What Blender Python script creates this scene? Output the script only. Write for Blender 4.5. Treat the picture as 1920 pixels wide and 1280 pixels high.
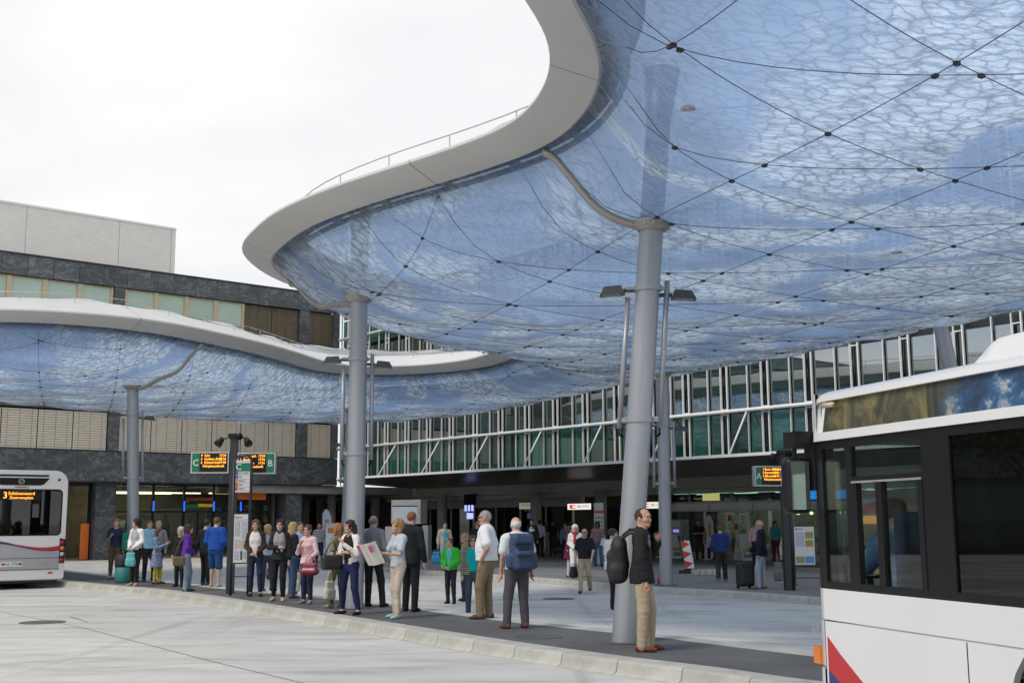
import bpy, bmesh, math, random
import numpy as np
from mathutils import Vector, Matrix
from mathutils.geometry import delaunay_2d_cdt
random.seed(7); rng = np.random.default_rng(11)
for o in list(bpy.data.objects): bpy.data.objects.remove(o)
scn = bpy.context.scene; COL = scn.collection
# ------------------------------------------------------------------ camera
FPX = 2190.0; CZ = 1.76; PITCH = math.radians(8.7243); ROLL = math.radians(-0.3134)
cp, sp = math.cos(PITCH), math.sin(PITCH); cr, sr = math.cos(ROLL), math.sin(ROLL)
FW = np.array([0, cp, sp]); UP0 = np.array([0, -sp, cp]); X0 = np.array([1.0, 0, 0])
CX = cr*X0 + sr*UP0; CU = -sr*X0 + cr*UP0
cam = bpy.data.cameras.new('camera'); camo = bpy.data.objects.new('camera', cam); COL.objects.link(camo)
camo.matrix_world = Matrix(((CX[0], CU[0], -FW[0], 0), (CX[1], CU[1], -FW[1], 0), (CX[2], CU[2], -FW[2], CZ), (0, 0, 0, 1)))
cam.sensor_width = 36; cam.lens = 36*FPX/1920; cam.clip_start = 0.1; cam.clip_end = 2000
scn.camera = camo
# ------------------------------------------------------------------ world: cloudy sky with blue breaks
SUN_EL, SUN_AZ = math.radians(52), math.radians(-130)      # azimuth from +y clockwise
w = bpy.data.worlds.new('World'); scn.world = w; w.use_nodes = True
nt = w.node_tree; nt.nodes.clear()
def N(t, **k):
    n = nt.nodes.new(t)
    for a, b in k.items(): setattr(n, a, b)
    return n
wo = N('ShaderNodeOutputWorld'); bg = N('ShaderNodeBackground'); sky = N('ShaderNodeTexSky')
sky.sky_type = 'NISHITA'; sky.sun_disc = False; sky.sun_elevation = SUN_EL; sky.sun_rotation = SUN_AZ
tc = N('ShaderNodeTexCoord'); sx = N('ShaderNodeSeparateXYZ'); nt.links.new(tc.outputs['Generated'], sx.inputs[0])
zz = N('ShaderNodeMath', operation='MAXIMUM'); zz.inputs[1].default_value = 0.0; nt.links.new(sx.outputs[2], zz.inputs[0])
za = N('ShaderNodeMath', operation='ADD'); za.inputs[1].default_value = 0.22; nt.links.new(zz.outputs[0], za.inputs[0])
dx = N('ShaderNodeMath', operation='DIVIDE'); dy = N('ShaderNodeMath', operation='DIVIDE')
nt.links.new(sx.outputs[0], dx.inputs[0]); nt.links.new(za.outputs[0], dx.inputs[1])
nt.links.new(sx.outputs[1], dy.inputs[0]); nt.links.new(za.outputs[0], dy.inputs[1])
cv = N('ShaderNodeCombineXYZ'); nt.links.new(dx.outputs[0], cv.inputs[0]); nt.links.new(dy.outputs[0], cv.inputs[1])
n1 = N('ShaderNodeTexNoise'); n1.inputs['Scale'].default_value = 0.42; n1.inputs['Detail'].default_value = 6; n1.inputs['Roughness'].default_value = .55
cv.inputs[2].default_value = .731
nt.links.new(cv.outputs[0], n1.inputs['Vector'])
cr1 = N('ShaderNodeValToRGB'); cr1.color_ramp.elements[0].position = .37; cr1.color_ramp.elements[1].position = .47
nt.links.new(n1.outputs['Fac'], cr1.inputs[0])
n2 = N('ShaderNodeTexNoise'); n2.inputs['Scale'].default_value = 1.3; n2.inputs['Detail'].default_value = 5
nt.links.new(cv.outputs[0], n2.inputs['Vector'])
cr2 = N('ShaderNodeValToRGB'); cr2.color_ramp.elements[0].position = .3; cr2.color_ramp.elements[1].position = .7
cr2.color_ramp.elements[0].color = (7.0, 7.1, 7.4, 1); cr2.color_ramp.elements[1].color = (9.0, 9.0, 9.05, 1)
nt.links.new(n2.outputs['Fac'], cr2.inputs[0])
mx = N('ShaderNodeMix', data_type='RGBA'); nt.links.new(cr1.outputs[0], mx.inputs[0]); nt.links.new(sky.outputs[0], mx.inputs[6]); nt.links.new(cr2.outputs[0], mx.inputs[7])
nt.links.new(mx.outputs[2], bg.inputs[0]); bg.inputs[1].default_value = 0.1; nt.links.new(bg.outputs[0], wo.inputs[0])
sun = bpy.data.lights.new('sun', 'SUN'); sun.energy = 1.7; sun.angle = math.radians(14); sun.color = (1, .96, .9)
suno = bpy.data.objects.new('sun', sun); COL.objects.link(suno)
sd = Vector((math.sin(SUN_AZ)*math.cos(SUN_EL), math.cos(SUN_AZ)*math.cos(SUN_EL), math.sin(SUN_EL)))
suno.rotation_euler = sd.to_track_quat('Z', 'Y').to_euler(); suno.location = sd*60
scn.view_settings.view_transform = 'Standard'; scn.view_settings.look = 'None'; scn.view_settings.exposure = 0.22; scn.view_settings.gamma = 1
scn.render.engine = 'CYCLES'
scn.cycles.max_bounces = 7; scn.cycles.transparent_max_bounces = 12; scn.cycles.transmission_bounces = 5; scn.cycles.diffuse_bounces = 3; scn.cycles.glossy_bounces = 3
scn.cycles.caustics_reflective = False; scn.cycles.caustics_refractive = False
scn.cycles.sample_clamp_indirect = 4.0
# ------------------------------------------------------------------ geometry frame helpers
AZ = math.radians(-39.5)
E1 = np.array([math.sin(AZ), math.cos(AZ)]); E2 = np.array([math.cos(AZ), -math.sin(AZ)])
def ray(px, py): return (px-960)/FPX*CX - (py-640)/FPX*CU + FW
def G(px, py, z=0.0):                      # pixel of the photograph -> point on the level z
    d = ray(px, py); t = (z-CZ)/d[2]; return Vector((d[0]*t, d[1]*t, z))
def AT(px, py, Y):
    d = ray(px, py); t = Y/d[1]; return Vector((d[0]*t, Y, CZ+d[2]*t))
def L(a, b, z=0.0): return Vector((a*E1[0]+b*E2[0], a*E1[1]+b*E2[1], z))
def ss(t): t = min(1, max(0, t)); return t*t*(3-2*t)
def zg(x, y):                               # the paved ground falls slightly towards the second lane
    a = x*E1[0]+y*E1[1]; b = x*E2[0]+y*E2[1]
    return -0.13*ss((b-12.5)/4)*(1-ss((a-42)/13))
# ------------------------------------------------------------------ object helpers
def tag(o, label, cat=None, group=None, kind=None):
    if label: o['label'] = label
    if cat: o['category'] = cat
    if group: o['group'] = group
    if kind: o['kind'] = kind
    return o
def empty(name, loc=(0, 0, 0), rz=0.0):
    o = bpy.data.objects.new(name, None); COL.objects.link(o); o.location = loc; o.rotation_euler = (0, 0, rz); o.empty_display_size = .2
    return o
def link(name, me, parent=None, loc=None, rot=None):
    o = bpy.data.objects.new(name, me); COL.objects.link(o)
    if parent: o.parent = parent
    if loc is not None: o.location = loc
    if rot is not None: o.rotation_euler = rot
    return o
def mesh(name, vs, fs, mats, smooth=False, mi=None):
    me = bpy.data.meshes.new(name); me.from_pydata([tuple(v) for v in vs], [], [tuple(f) for f in fs])
    for m in (mats if isinstance(mats, (list, tuple)) else [mats]): me.materials.append(m)
    if mi is not None: me.polygons.foreach_set('material_index', np.asarray(mi, dtype=np.int32))
    if smooth: me.polygons.foreach_set('use_smooth', np.ones(len(me.polygons), dtype=bool))
    me.update(); return me
class B:
    """collects simple solids into one mesh"""
    def __init__(s): s.v = []; s.f = []; s.m = []
    def add(s, vs, fs, m=0):
        n = len(s.v); s.v += [tuple(v) for v in vs]; s.f += [tuple(i+n for i in f) for f in fs]; s.m += [m]*len(fs)
    def box(s, c, h, m=0, ax=None):           # centre, half sizes, axes (3 vectors)
        ax = ax or (Vector((1, 0, 0)), Vector((0, 1, 0)), Vector((0, 0, 1)))
        c = Vector(c); vs = []
        for k in (-1, 1):
            for j in (-1, 1):
                for i in (-1, 1): vs.append(c + ax[0]*(i*h[0]) + ax[1]*(j*h[1]) + ax[2]*(k*h[2]))
        s.add(vs, [(0, 2, 3, 1), (4, 5, 7, 6), (0, 1, 5, 4), (2, 6, 7, 3), (0, 4, 6, 2), (1, 3, 7, 5)], m); return s
    def bx(s, x0, x1, y0, y1, z0, z1, m=0):
        return s.box(((x0+x1)/2, (y0+y1)/2, (z0+z1)/2), (abs(x1-x0)/2, abs(y1-y0)/2, abs(z1-z0)/2), m)
    def cham(s, x0, x1, y0, y1, z0, z1, c=.01, m=0):   # box with chamfered vertical-ish edges (all edges via two rings)
        def ring(z, i): return [(x0+i, y0+c, z), (x0+c, y0+i, z), (x1-c, y0+i, z), (x1-i, y0+c, z), (x1-i, y1-c, z), (x1-c, y1-i, z), (x0+c, y1-i, z), (x0+i, y1-c, z)]
        rs = [ring(z0, c*.7), ring(z0+c, 0), ring(z1-c, 0), ring(z1, c*.7)]
        vs = sum(rs, []); fs = [tuple(range(7, -1, -1)), tuple(range(24, 32))]
        for r in range(3):
            for i in range(8): fs.append((r*8+i, r*8+(i+1) % 8, r*8+8+(i+1) % 8, r*8+8+i))
        s.add(vs, fs, m); return s
    def tube(s, pts, r, n=8, m=0, cap=True, r2=None):
        pts = [Vector(p) for p in pts]; k = len(pts); rings = []
        up = Vector((0, 0, 1))
        for i, p in enumerate(pts):
            t = (pts[min(i+1, k-1)] - pts[max(i-1, 0)]).normalized()
            a = t.cross(up)
            if a.length < 1e-3: a = t.cross(Vector((1, 0, 0)))
            a.normalize(); b = a.cross(t)
            rr = r[i] if isinstance(r, (list, tuple)) else (r if r2 is None else r + (r2-r)*i/(k-1))
            rings.append([p + (a*math.cos(q*2*math.pi/n) + b*math.sin(q*2*math.pi/n))*rr for q in range(n)])
        vs = sum(rings, []); fs = []
        for i in range(k-1):
            for q in range(n): fs.append((i*n+q, i*n+(q+1) % n, (i+1)*n+(q+1) % n, (i+1)*n+q))
        if cap: fs += [tuple(range(n-1, -1, -1)), tuple((k-1)*n+q for q in range(n))]
        s.add(vs, fs, m); return s
    def cyl(s, c, r, z0, z1, n=20, m=0, r1=None):
        return s.tube([(c[0], c[1], z0), (c[0], c[1], z1)], r, n, m, r2=r1)
    def lathe(s, prof, n=16, m=0, c=(0, 0, 0)):
        vs = []; fs = []; k = len(prof)
        for (r, z) in prof:
            for q in range(n): vs.append((c[0]+r*math.cos(q*2*math.pi/n), c[1]+r*math.sin(q*2*math.pi/n), c[2]+z))
        for i in range(k-1):
            for q in range(n): fs.append((i*n+q, i*n+(q+1) % n, (i+1)*n+(q+1) % n, (i+1)*n+q))
        fs += [tuple(range(n-1, -1, -1)), tuple((k-1)*n+q for q in range(n))]
        s.add(vs, fs, m); return s
    def prism(s, poly, z0, z1, m=0):
        n = len(poly); vs = [(p[0], p[1], z0) for p in poly] + [(p[0], p[1], z1) for p in poly]
        s.add(vs, [tuple(range(n-1, -1, -1)), tuple(range(n, 2*n))] + [(i, (i+1) % n, n+(i+1) % n, n+i) for i in range(n)], m); return s
    def mesh(s, name, mats, smooth=False): return mesh(name, s.v, s.f, mats, smooth, s.m)
    def obj(s, name, mats, parent=None, smooth=False, loc=None, rot=None): return link(name, s.mesh(name, mats, smooth), parent, loc, rot)
def autosmooth(o, ang=40):
    me = o.data; bm = bmesh.new(); bm.from_mesh(me)
    for f in bm.faces: f.smooth = True
    for e in bm.edges:
        if len(e.link_faces) == 2 and e.calc_face_angle(0) > math.radians(ang): e.smooth = False
    bm.to_mesh(me); bm.free(); return o
def text(name, body, size, mat, parent, loc, rot, align='CENTER', ext=.002, squash=1.0):
    cu = bpy.data.curves.new(name, 'FONT'); cu.body = body; cu.size = size; cu.align_x = align; cu.align_y = 'CENTER'; cu.extrude = ext; cu.resolution_u = 2
    t = bpy.data.objects.new(name, cu); COL.objects.link(t)
    dg = bpy.context.evaluated_depsgraph_get(); me = bpy.data.meshes.new_from_object(t.evaluated_get(dg))
    bpy.data.objects.remove(t); me.materials.clear(); me.materials.append(mat); me.name = name
    o = link(name, me, parent, loc, rot); o.scale = (squash, 1, 1); return o
# ------------------------------------------------------------------ materials
def newmat(name):
    m = bpy.data.materials.new(name); m.use_nodes = True; t = m.node_tree
    return m, t, t.nodes['Principled BSDF'], t.nodes['Material Output']
def nd(t, kind, **k):
    n = t.nodes.new(kind)
    for a, b in k.items():
        if a in n.inputs: n.inputs[a].default_value = b
        else: setattr(n, a, b)
    return n
def pmat(name, col, rough=.5, metal=0.0, var=.12, scale=4.0, bump=0.0, bscale=30.0, spec=.5, stretch=(1, 1, 1), rnd=0.0, coat=0.0, detail=4, var2=0.0, scale2=.4):
    m, t, p, out = newmat(name)
    tc = nd(t, 'ShaderNodeTexCoord'); mp = nd(t, 'ShaderNodeMapping'); mp.inputs['Scale'].default_value = stretch
    t.links.new(tc.outputs['Object'], mp.inputs[0])
    n = nd(t, 'ShaderNodeTexNoise'); n.inputs['Scale'].default_value = scale; n.inputs['Detail'].default_value = detail; t.links.new(mp.outputs[0], n.inputs['Vector'])
    hs = nd(t, 'ShaderNodeHueSaturation'); hs.inputs['Color'].default_value = (*col, 1)
    mr = nd(t, 'ShaderNodeMapRange'); mr.inputs[1].default_value = .25; mr.inputs[2].default_value = .75; mr.inputs[3].default_value = 1-var; mr.inputs[4].default_value = 1+var
    t.links.new(n.outputs['Fac'], mr.inputs[0]); val = mr.outputs[0]
    if var2:
        n3 = nd(t, 'ShaderNodeTexNoise'); n3.inputs['Scale'].default_value = scale2; n3.inputs['Detail'].default_value = 3; t.links.new(mp.outputs[0], n3.inputs['Vector'])
        m3 = nd(t, 'ShaderNodeMapRange'); m3.inputs[1].default_value = .3; m3.inputs[2].default_value = .7; m3.inputs[3].default_value = 1-var2; m3.inputs[4].default_value = 1+var2
        t.links.new(n3.outputs['Fac'], m3.inputs[0]); mm = nd(t, 'ShaderNodeMath', operation='MULTIPLY'); t.links.new(val, mm.inputs[0]); t.links.new(m3.outputs[0], mm.inputs[1]); val = mm.outputs[0]
    if rnd:
        oi = nd(t, 'ShaderNodeObjectInfo'); m2 = nd(t, 'ShaderNodeMapRange'); m2.inputs[3].default_value = 1-rnd; m2.inputs[4].default_value = 1+rnd
        t.links.new(oi.outputs['Random'], m2.inputs[0]); mm = nd(t, 'ShaderNodeMath', operation='MULTIPLY'); t.links.new(val, mm.inputs[0]); t.links.new(m2.outputs[0], mm.inputs[1]); val = mm.outputs[0]
    t.links.new(val, hs.inputs['Value']); t.links.new(hs.outputs[0], p.inputs['Base Color'])
    p.inputs['Roughness'].default_value = rough; p.inputs['Metallic'].default_value = metal; p.inputs['Specular IOR Level'].default_value = spec; p.inputs['Coat Weight'].default_value = coat
    if bump:
        nb = nd(t, 'ShaderNodeTexNoise'); nb.inputs['Scale'].default_value = bscale; nb.inputs['Detail'].default_value = 3; t.links.new(mp.outputs[0], nb.inputs['Vector'])
        b = nd(t, 'ShaderNodeBump'); b.inputs['Strength'].default_value = bump; b.inputs['Distance'].default_value = .02
        t.links.new(nb.outputs['Fac'], b.inputs['Height']); t.links.new(b.outputs[0], p.inputs['Normal'])
    return m
def emat(name, col, st):
    m, t, p, out = newmat(name); p.inputs['Base Color'].default_value = (*col, 1); p.inputs['Emission Color'].default_value = (*col, 1); p.inputs['Emission Strength'].default_value = st
    return m
def glass(name, tint, transp, rough=.02, base=(.01, .02, .02), rnd=0.0, refl=1.0, f0=.06):
    """window pane: Fresnel reflection over a part-transparent tinted sheet"""
    m, t, p, out = newmat(name); t.nodes.remove(p)
    fr = fres(t, f0)
    gl = nd(t, 'ShaderNodeBsdfGlossy'); gl.inputs['Roughness'].default_value = rough; gl.inputs['Color'].default_value = (refl, refl, refl, 1)
    tr = nd(t, 'ShaderNodeBsdfTransparent'); tr.inputs[0].default_value = (*tint, 1)
    df = nd(t, 'ShaderNodeBsdfDiffuse'); df.inputs[0].default_value = (*base, 1)
    m1 = nd(t, 'ShaderNodeMixShader'); m1.inputs[0].default_value = transp; t.links.new(df.outputs[0], m1.inputs[1]); t.links.new(tr.outputs[0], m1.inputs[2])
    if rnd:
        oi = nd(t, 'ShaderNodeObjectInfo'); hs = nd(t, 'ShaderNodeHueSaturation'); hs.inputs['Color'].default_value = (*base, 1)
        mr = nd(t, 'ShaderNodeMapRange'); mr.inputs[3].default_value = 1-rnd; mr.inputs[4].default_value = 1+rnd
        t.links.new(oi.outputs['Random'], mr.inputs[0]); t.links.new(mr.outputs[0], hs.inputs['Value']); t.links.new(hs.outputs[0], df.inputs[0])
    m2 = nd(t, 'ShaderNodeMixShader'); t.links.new(fr.outputs[0], m2.inputs[0]); t.links.new(m1.outputs[0], m2.inputs[1]); t.links.new(gl.outputs[0], m2.inputs[2])
    t.links.new(m2.outputs[0], out.inputs[0]); return m
def fres(t, f0=.04):
    """two-sided Schlick reflectance"""
    ge = nd(t, 'ShaderNodeNewGeometry'); dt = nd(t, 'ShaderNodeVectorMath', operation='DOT_PRODUCT'); t.links.new(ge.outputs['Incoming'], dt.inputs[0]); t.links.new(ge.outputs['Normal'], dt.inputs[1])
    ab = nd(t, 'ShaderNodeMath', operation='ABSOLUTE'); t.links.new(dt.outputs['Value'], ab.inputs[0])
    su = nd(t, 'ShaderNodeMath', operation='SUBTRACT'); su.inputs[0].default_value = 1.0; t.links.new(ab.outputs[0], su.inputs[1])
    pw = nd(t, 'ShaderNodeMath', operation='POWER'); pw.inputs[1].default_value = 5; t.links.new(su.outputs[0], pw.inputs[0])
    ma = nd(t, 'ShaderNodeMath', operation='MULTIPLY_ADD'); ma.inputs[1].default_value = 1-f0; ma.inputs[2].default_value = f0; t.links.new(pw.outputs[0], ma.inputs[0])
    return ma
M = {}
M['rim'] = pmat('rim_paint', (.54, .54, .535), .42, 0, .05, .8, .02, 60, var2=.06, scale2=.15)
M['steel'] = pmat('column_paint', (.33, .345, .37), .36, .25, .07, 9, .03, 50, stretch=(1, 1, .12), var2=.07, scale2=1.3)
M['galv'] = pmat('galvanised_steel', (.5, .5, .49), .45, .7, .12, 9)
M['beige_steel'] = pmat('champagne_steel', (.36, .345, .31), .4, .45, .08, 3)
M['dark_steel'] = pmat('dark_steel', (.05, .047, .042), .5, .4, .2, 5)
M['cable'] = pmat('cable_steel', (.1, .1, .105), .5, .5, .1, 20)
M['white'] = pmat('white_paint', (.8, .8, .79), .4, 0, .04, 2)
M['offwhite'] = pmat('offwhite_louvre', (.82, .79, .75), .5, 0, .04, 1.5, rnd=.02)
M['blackpl'] = pmat('black_plastic', (.012, .012, .014), .35, 0, .15, 8, spec=.25)
M['rubber'] = pmat('rubber', (.02, .02, .02), .75, 0, .2, 20)
M['anthracite'] = pmat('anthracite_paint', (.03, .034, .038), .42, .2, .1, 3)
M['red'] = pmat('red_paint', (.62, .05, .03), .45, 0, .05, 4)
M['green'] = pmat('sign_green', (.0, .16, .085), .4, 0, .04, 3)
M['orange'] = pmat('orange_panel', (.72, .17, .02), .45, 0, .05, 3)
M['grey_conc'] = pmat('fairface_concrete', (.36, .35, .33), .75, 0, .12, 1.3, .1, 20, var2=.1, scale2=.25)
M['led'] = emat('amber_led', (1.0, .36, .03), 2.2)
M['lamp_warm'] = emat('warm_lamp', (1, .8, .5), 5)
M['lit_sign'] = emat('lit_sign_white', (1, .96, .86), .75)
M['screen_blue'] = emat('blue_screen', (.35, .4, .9), 1.3)
def film_lower():
    m, t, p, out = newmat('printed_film'); t.nodes.remove(p)
    tc = nd(t, 'ShaderNodeTexCoord'); mp = nd(t, 'ShaderNodeMapping'); mp.inputs['Scale'].default_value = (1, 1, 0); t.links.new(tc.outputs['Object'], mp.inputs[0])
    n0 = nd(t, 'ShaderNodeTexNoise', Scale=1.1, Detail=2); t.links.new(mp.outputs[0], n0.inputs['Vector'])
    va = nd(t, 'ShaderNodeVectorMath', operation='MULTIPLY_ADD'); va.inputs[1].default_value = (.3, .3, 0); t.links.new(n0.outputs['Color'], va.inputs[0]); t.links.new(mp.outputs[0], va.inputs[2])
    n9 = nd(t, 'ShaderNodeTexNoise', Scale=7.0, Detail=2); t.links.new(mp.outputs[0], n9.inputs['Vector']); vb = nd(t, 'ShaderNodeVectorMath', operation='MULTIPLY_ADD'); vb.inputs[1].default_value = (.12, .12, 0); t.links.new(n9.outputs['Color'], vb.inputs[0]); t.links.new(va.outputs[0], vb.inputs[2]); va = vb
    m2 = nd(t, 'ShaderNodeMapping'); m2.inputs['Rotation'].default_value = (0, 0, .6); m2.inputs['Scale'].default_value = (4.6, 7.8, 1); t.links.new(va.outputs[0], m2.inputs[0])
    vo = nd(t, 'ShaderNodeTexVoronoi', feature='DISTANCE_TO_EDGE', Scale=1.0); t.links.new(m2.outputs[0], vo.inputs['Vector'])
    ed = nd(t, 'ShaderNodeMapRange', interpolation_type='SMOOTHSTEP'); ed.inputs[1].default_value = .0; ed.inputs[2].default_value = .12; t.links.new(vo.outputs['Distance'], ed.inputs[0])
    vf = nd(t, 'ShaderNodeTexVoronoi', feature='SMOOTH_F1', Scale=1.0); vf.inputs['Smoothness'].default_value = .2; t.links.new(m2.outputs[0], vf.inputs['Vector'])
    v2 = nd(t, 'ShaderNodeTexVoronoi', feature='DISTANCE_TO_EDGE', Scale=2.3); t.links.new(m2.outputs[0], v2.inputs['Vector'])
    e2_ = nd(t, 'ShaderNodeMapRange', interpolation_type='SMOOTHSTEP'); e2_.inputs[1].default_value = .0; e2_.inputs[2].default_value = .08; e2_.inputs[3].default_value = .86; e2_.inputs[4].default_value = 1.02; t.links.new(v2.outputs['Distance'], e2_.inputs[0])
    lf = nd(t, 'ShaderNodeMapRange'); lf.inputs[1].default_value = .15; lf.inputs[2].default_value = .75; lf.inputs[3].default_value = 1.12; lf.inputs[4].default_value = .78; t.links.new(vf.outputs['Distance'], lf.inputs[0])
    ns = nd(t, 'ShaderNodeTexNoise', Scale=5.5, Detail=7, Roughness=.75); m3 = nd(t, 'ShaderNodeMapping'); m3.inputs['Rotation'].default_value = (0, 0, .9); m3.inputs['Scale'].default_value = (1, 5, 1); t.links.new(va.outputs[0], m3.inputs[0]); t.links.new(m3.outputs[0], ns.inputs['Vector'])
    nb = nd(t, 'ShaderNodeTexNoise', Scale=.17, Detail=2.5, Distortion=.8); t.links.new(mp.outputs[0], nb.inputs['Vector'])
    bd = nd(t, 'ShaderNodeMapRange', interpolation_type='SMOOTHSTEP'); bd.inputs[1].default_value = .44; bd.inputs[2].default_value = .475; t.links.new(nb.outputs['Fac'], bd.inputs[0])
    bd2 = nd(t, 'ShaderNodeMapRange', interpolation_type='SMOOTHSTEP'); bd2.inputs[1].default_value = .56; bd2.inputs[2].default_value = .525; t.links.new(nb.outputs['Fac'], bd2.inputs[0])
    bm_ = nd(t, 'ShaderNodeMath', operation='MULTIPLY'); t.links.new(bd.outputs[0], bm_.inputs[0]); t.links.new(bd2.outputs[0], bm_.inputs[1])       # 1 inside a smooth unprinted ribbon
    lobe = nd(t, 'ShaderNodeMix', data_type='RGBA'); lobe.inputs[6].default_value = (.4, .53, .75, 1); lobe.inputs[7].default_value = (.74, .87, 1.0, 1); t.links.new(ed.outputs[0], lobe.inputs[0])
    st = nd(t, 'ShaderNodeMapRange'); st.inputs[1].default_value = .3; st.inputs[2].default_value = .72; st.inputs[3].default_value = .58; st.inputs[4].default_value = 1.5; t.links.new(ns.outputs['Fac'], st.inputs[0])
    hs = nd(t, 'ShaderNodeHueSaturation'); t.links.new(lobe.outputs[2], hs.inputs['Color']); mA = nd(t, 'ShaderNodeMath', operation='MULTIPLY'); t.links.new(st.outputs[0], mA.inputs[0]); t.links.new(lf.outputs[0], mA.inputs[1]); mB = nd(t, 'ShaderNodeMath', operation='MULTIPLY'); t.links.new(mA.outputs[0], mB.inputs[0]); t.links.new(e2_.outputs[0], mB.inputs[1]); t.links.new(mB.outputs[0], hs.inputs['Value'])
    rib = nd(t, 'ShaderNodeMix', data_type='RGBA'); rib.inputs[6].default_value = (.31, .45, .68, 1); rib.inputs[7].default_value = (.39, .55, .82, 1); t.links.new(ed.outputs[0], rib.inputs[0])
    cl = nd(t, 'ShaderNodeMix', data_type='RGBA'); t.links.new(bm_.outputs[0], cl.inputs[0]); t.links.new(hs.outputs[0], cl.inputs[6]); t.links.new(rib.outputs[2], cl.inputs[7])
    tl = nd(t, 'ShaderNodeBsdfTranslucent'); t.links.new(cl.outputs[2], tl.inputs[0])
    df = nd(t, 'ShaderNodeBsdfDiffuse'); t.links.new(cl.outputs[2], df.inputs[0])
    a = nd(t, 'ShaderNodeMixShader'); a.inputs[0].default_value = .1; t.links.new(tl.outputs[0], a.inputs[1]); t.links.new(df.outputs[0], a.inputs[2])
    tr = nd(t, 'ShaderNodeBsdfTransparent'); tr.inputs[0].default_value = (.6, .76, .97, 1)
    b = nd(t, 'ShaderNodeMixShader'); b.inputs[0].default_value = .28; t.links.new(a.outputs[0], b.inputs[1]); t.links.new(tr.outputs[0], b.inputs[2])
    gl = nd(t, 'ShaderNodeBsdfGlossy'); gl.inputs['Roughness'].default_value = .09
    fr = fres(t, .035)
    bp = nd(t, 'ShaderNodeBump'); bp.inputs['Strength'].default_value = .35; bp.inputs['Distance'].default_value = .05; t.links.new(ed.outputs[0], bp.inputs['Height'])
    for x in (gl, df): t.links.new(bp.outputs[0], x.inputs['Normal'])
    c = nd(t, 'ShaderNodeMixShader'); t.links.new(fr.outputs[0], c.inputs[0]); t.links.new(b.outputs[0], c.inputs[1]); t.links.new(gl.outputs[0], c.inputs[2])
    t.links.new(c.outputs[0], out.inputs[0]); return m
def film_upper():
    m, t, p, out = newmat('clear_film'); t.nodes.remove(p)
    tr = nd(t, 'ShaderNodeBsdfTransparent'); tr.inputs[0].default_value = (.93, .96, 1, 1)
    df = nd(t, 'ShaderNodeBsdfDiffuse'); df.inputs[0].default_value = (.8, .82, .9, 1)
    tl = nd(t, 'ShaderNodeBsdfTranslucent'); tl.inputs[0].default_value = (.8, .84, .92, 1)
    a = nd(t, 'ShaderNodeMixShader'); a.inputs[0].default_value = .5; t.links.new(df.outputs[0], a.inputs[1]); t.links.new(tl.outputs[0], a.inputs[2])
    b = nd(t, 'ShaderNodeMixShader'); b.inputs[0].default_value = .62; t.links.new(a.outputs[0], b.inputs[1]); t.links.new(tr.outputs[0], b.inputs[2])
    gl = nd(t, 'ShaderNodeBsdfGlossy'); gl.inputs['Roughness'].default_value = .08; fr = fres(t, .035)
    c = nd(t, 'ShaderNodeMixShader'); t.links.new(fr.outputs[0], c.inputs[0]); t.links.new(b.outputs[0], c.inputs[1]); t.links.new(gl.outputs[0], c.inputs[2])
    t.links.new(c.outputs[0], out.inputs[0]); return m
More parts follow.
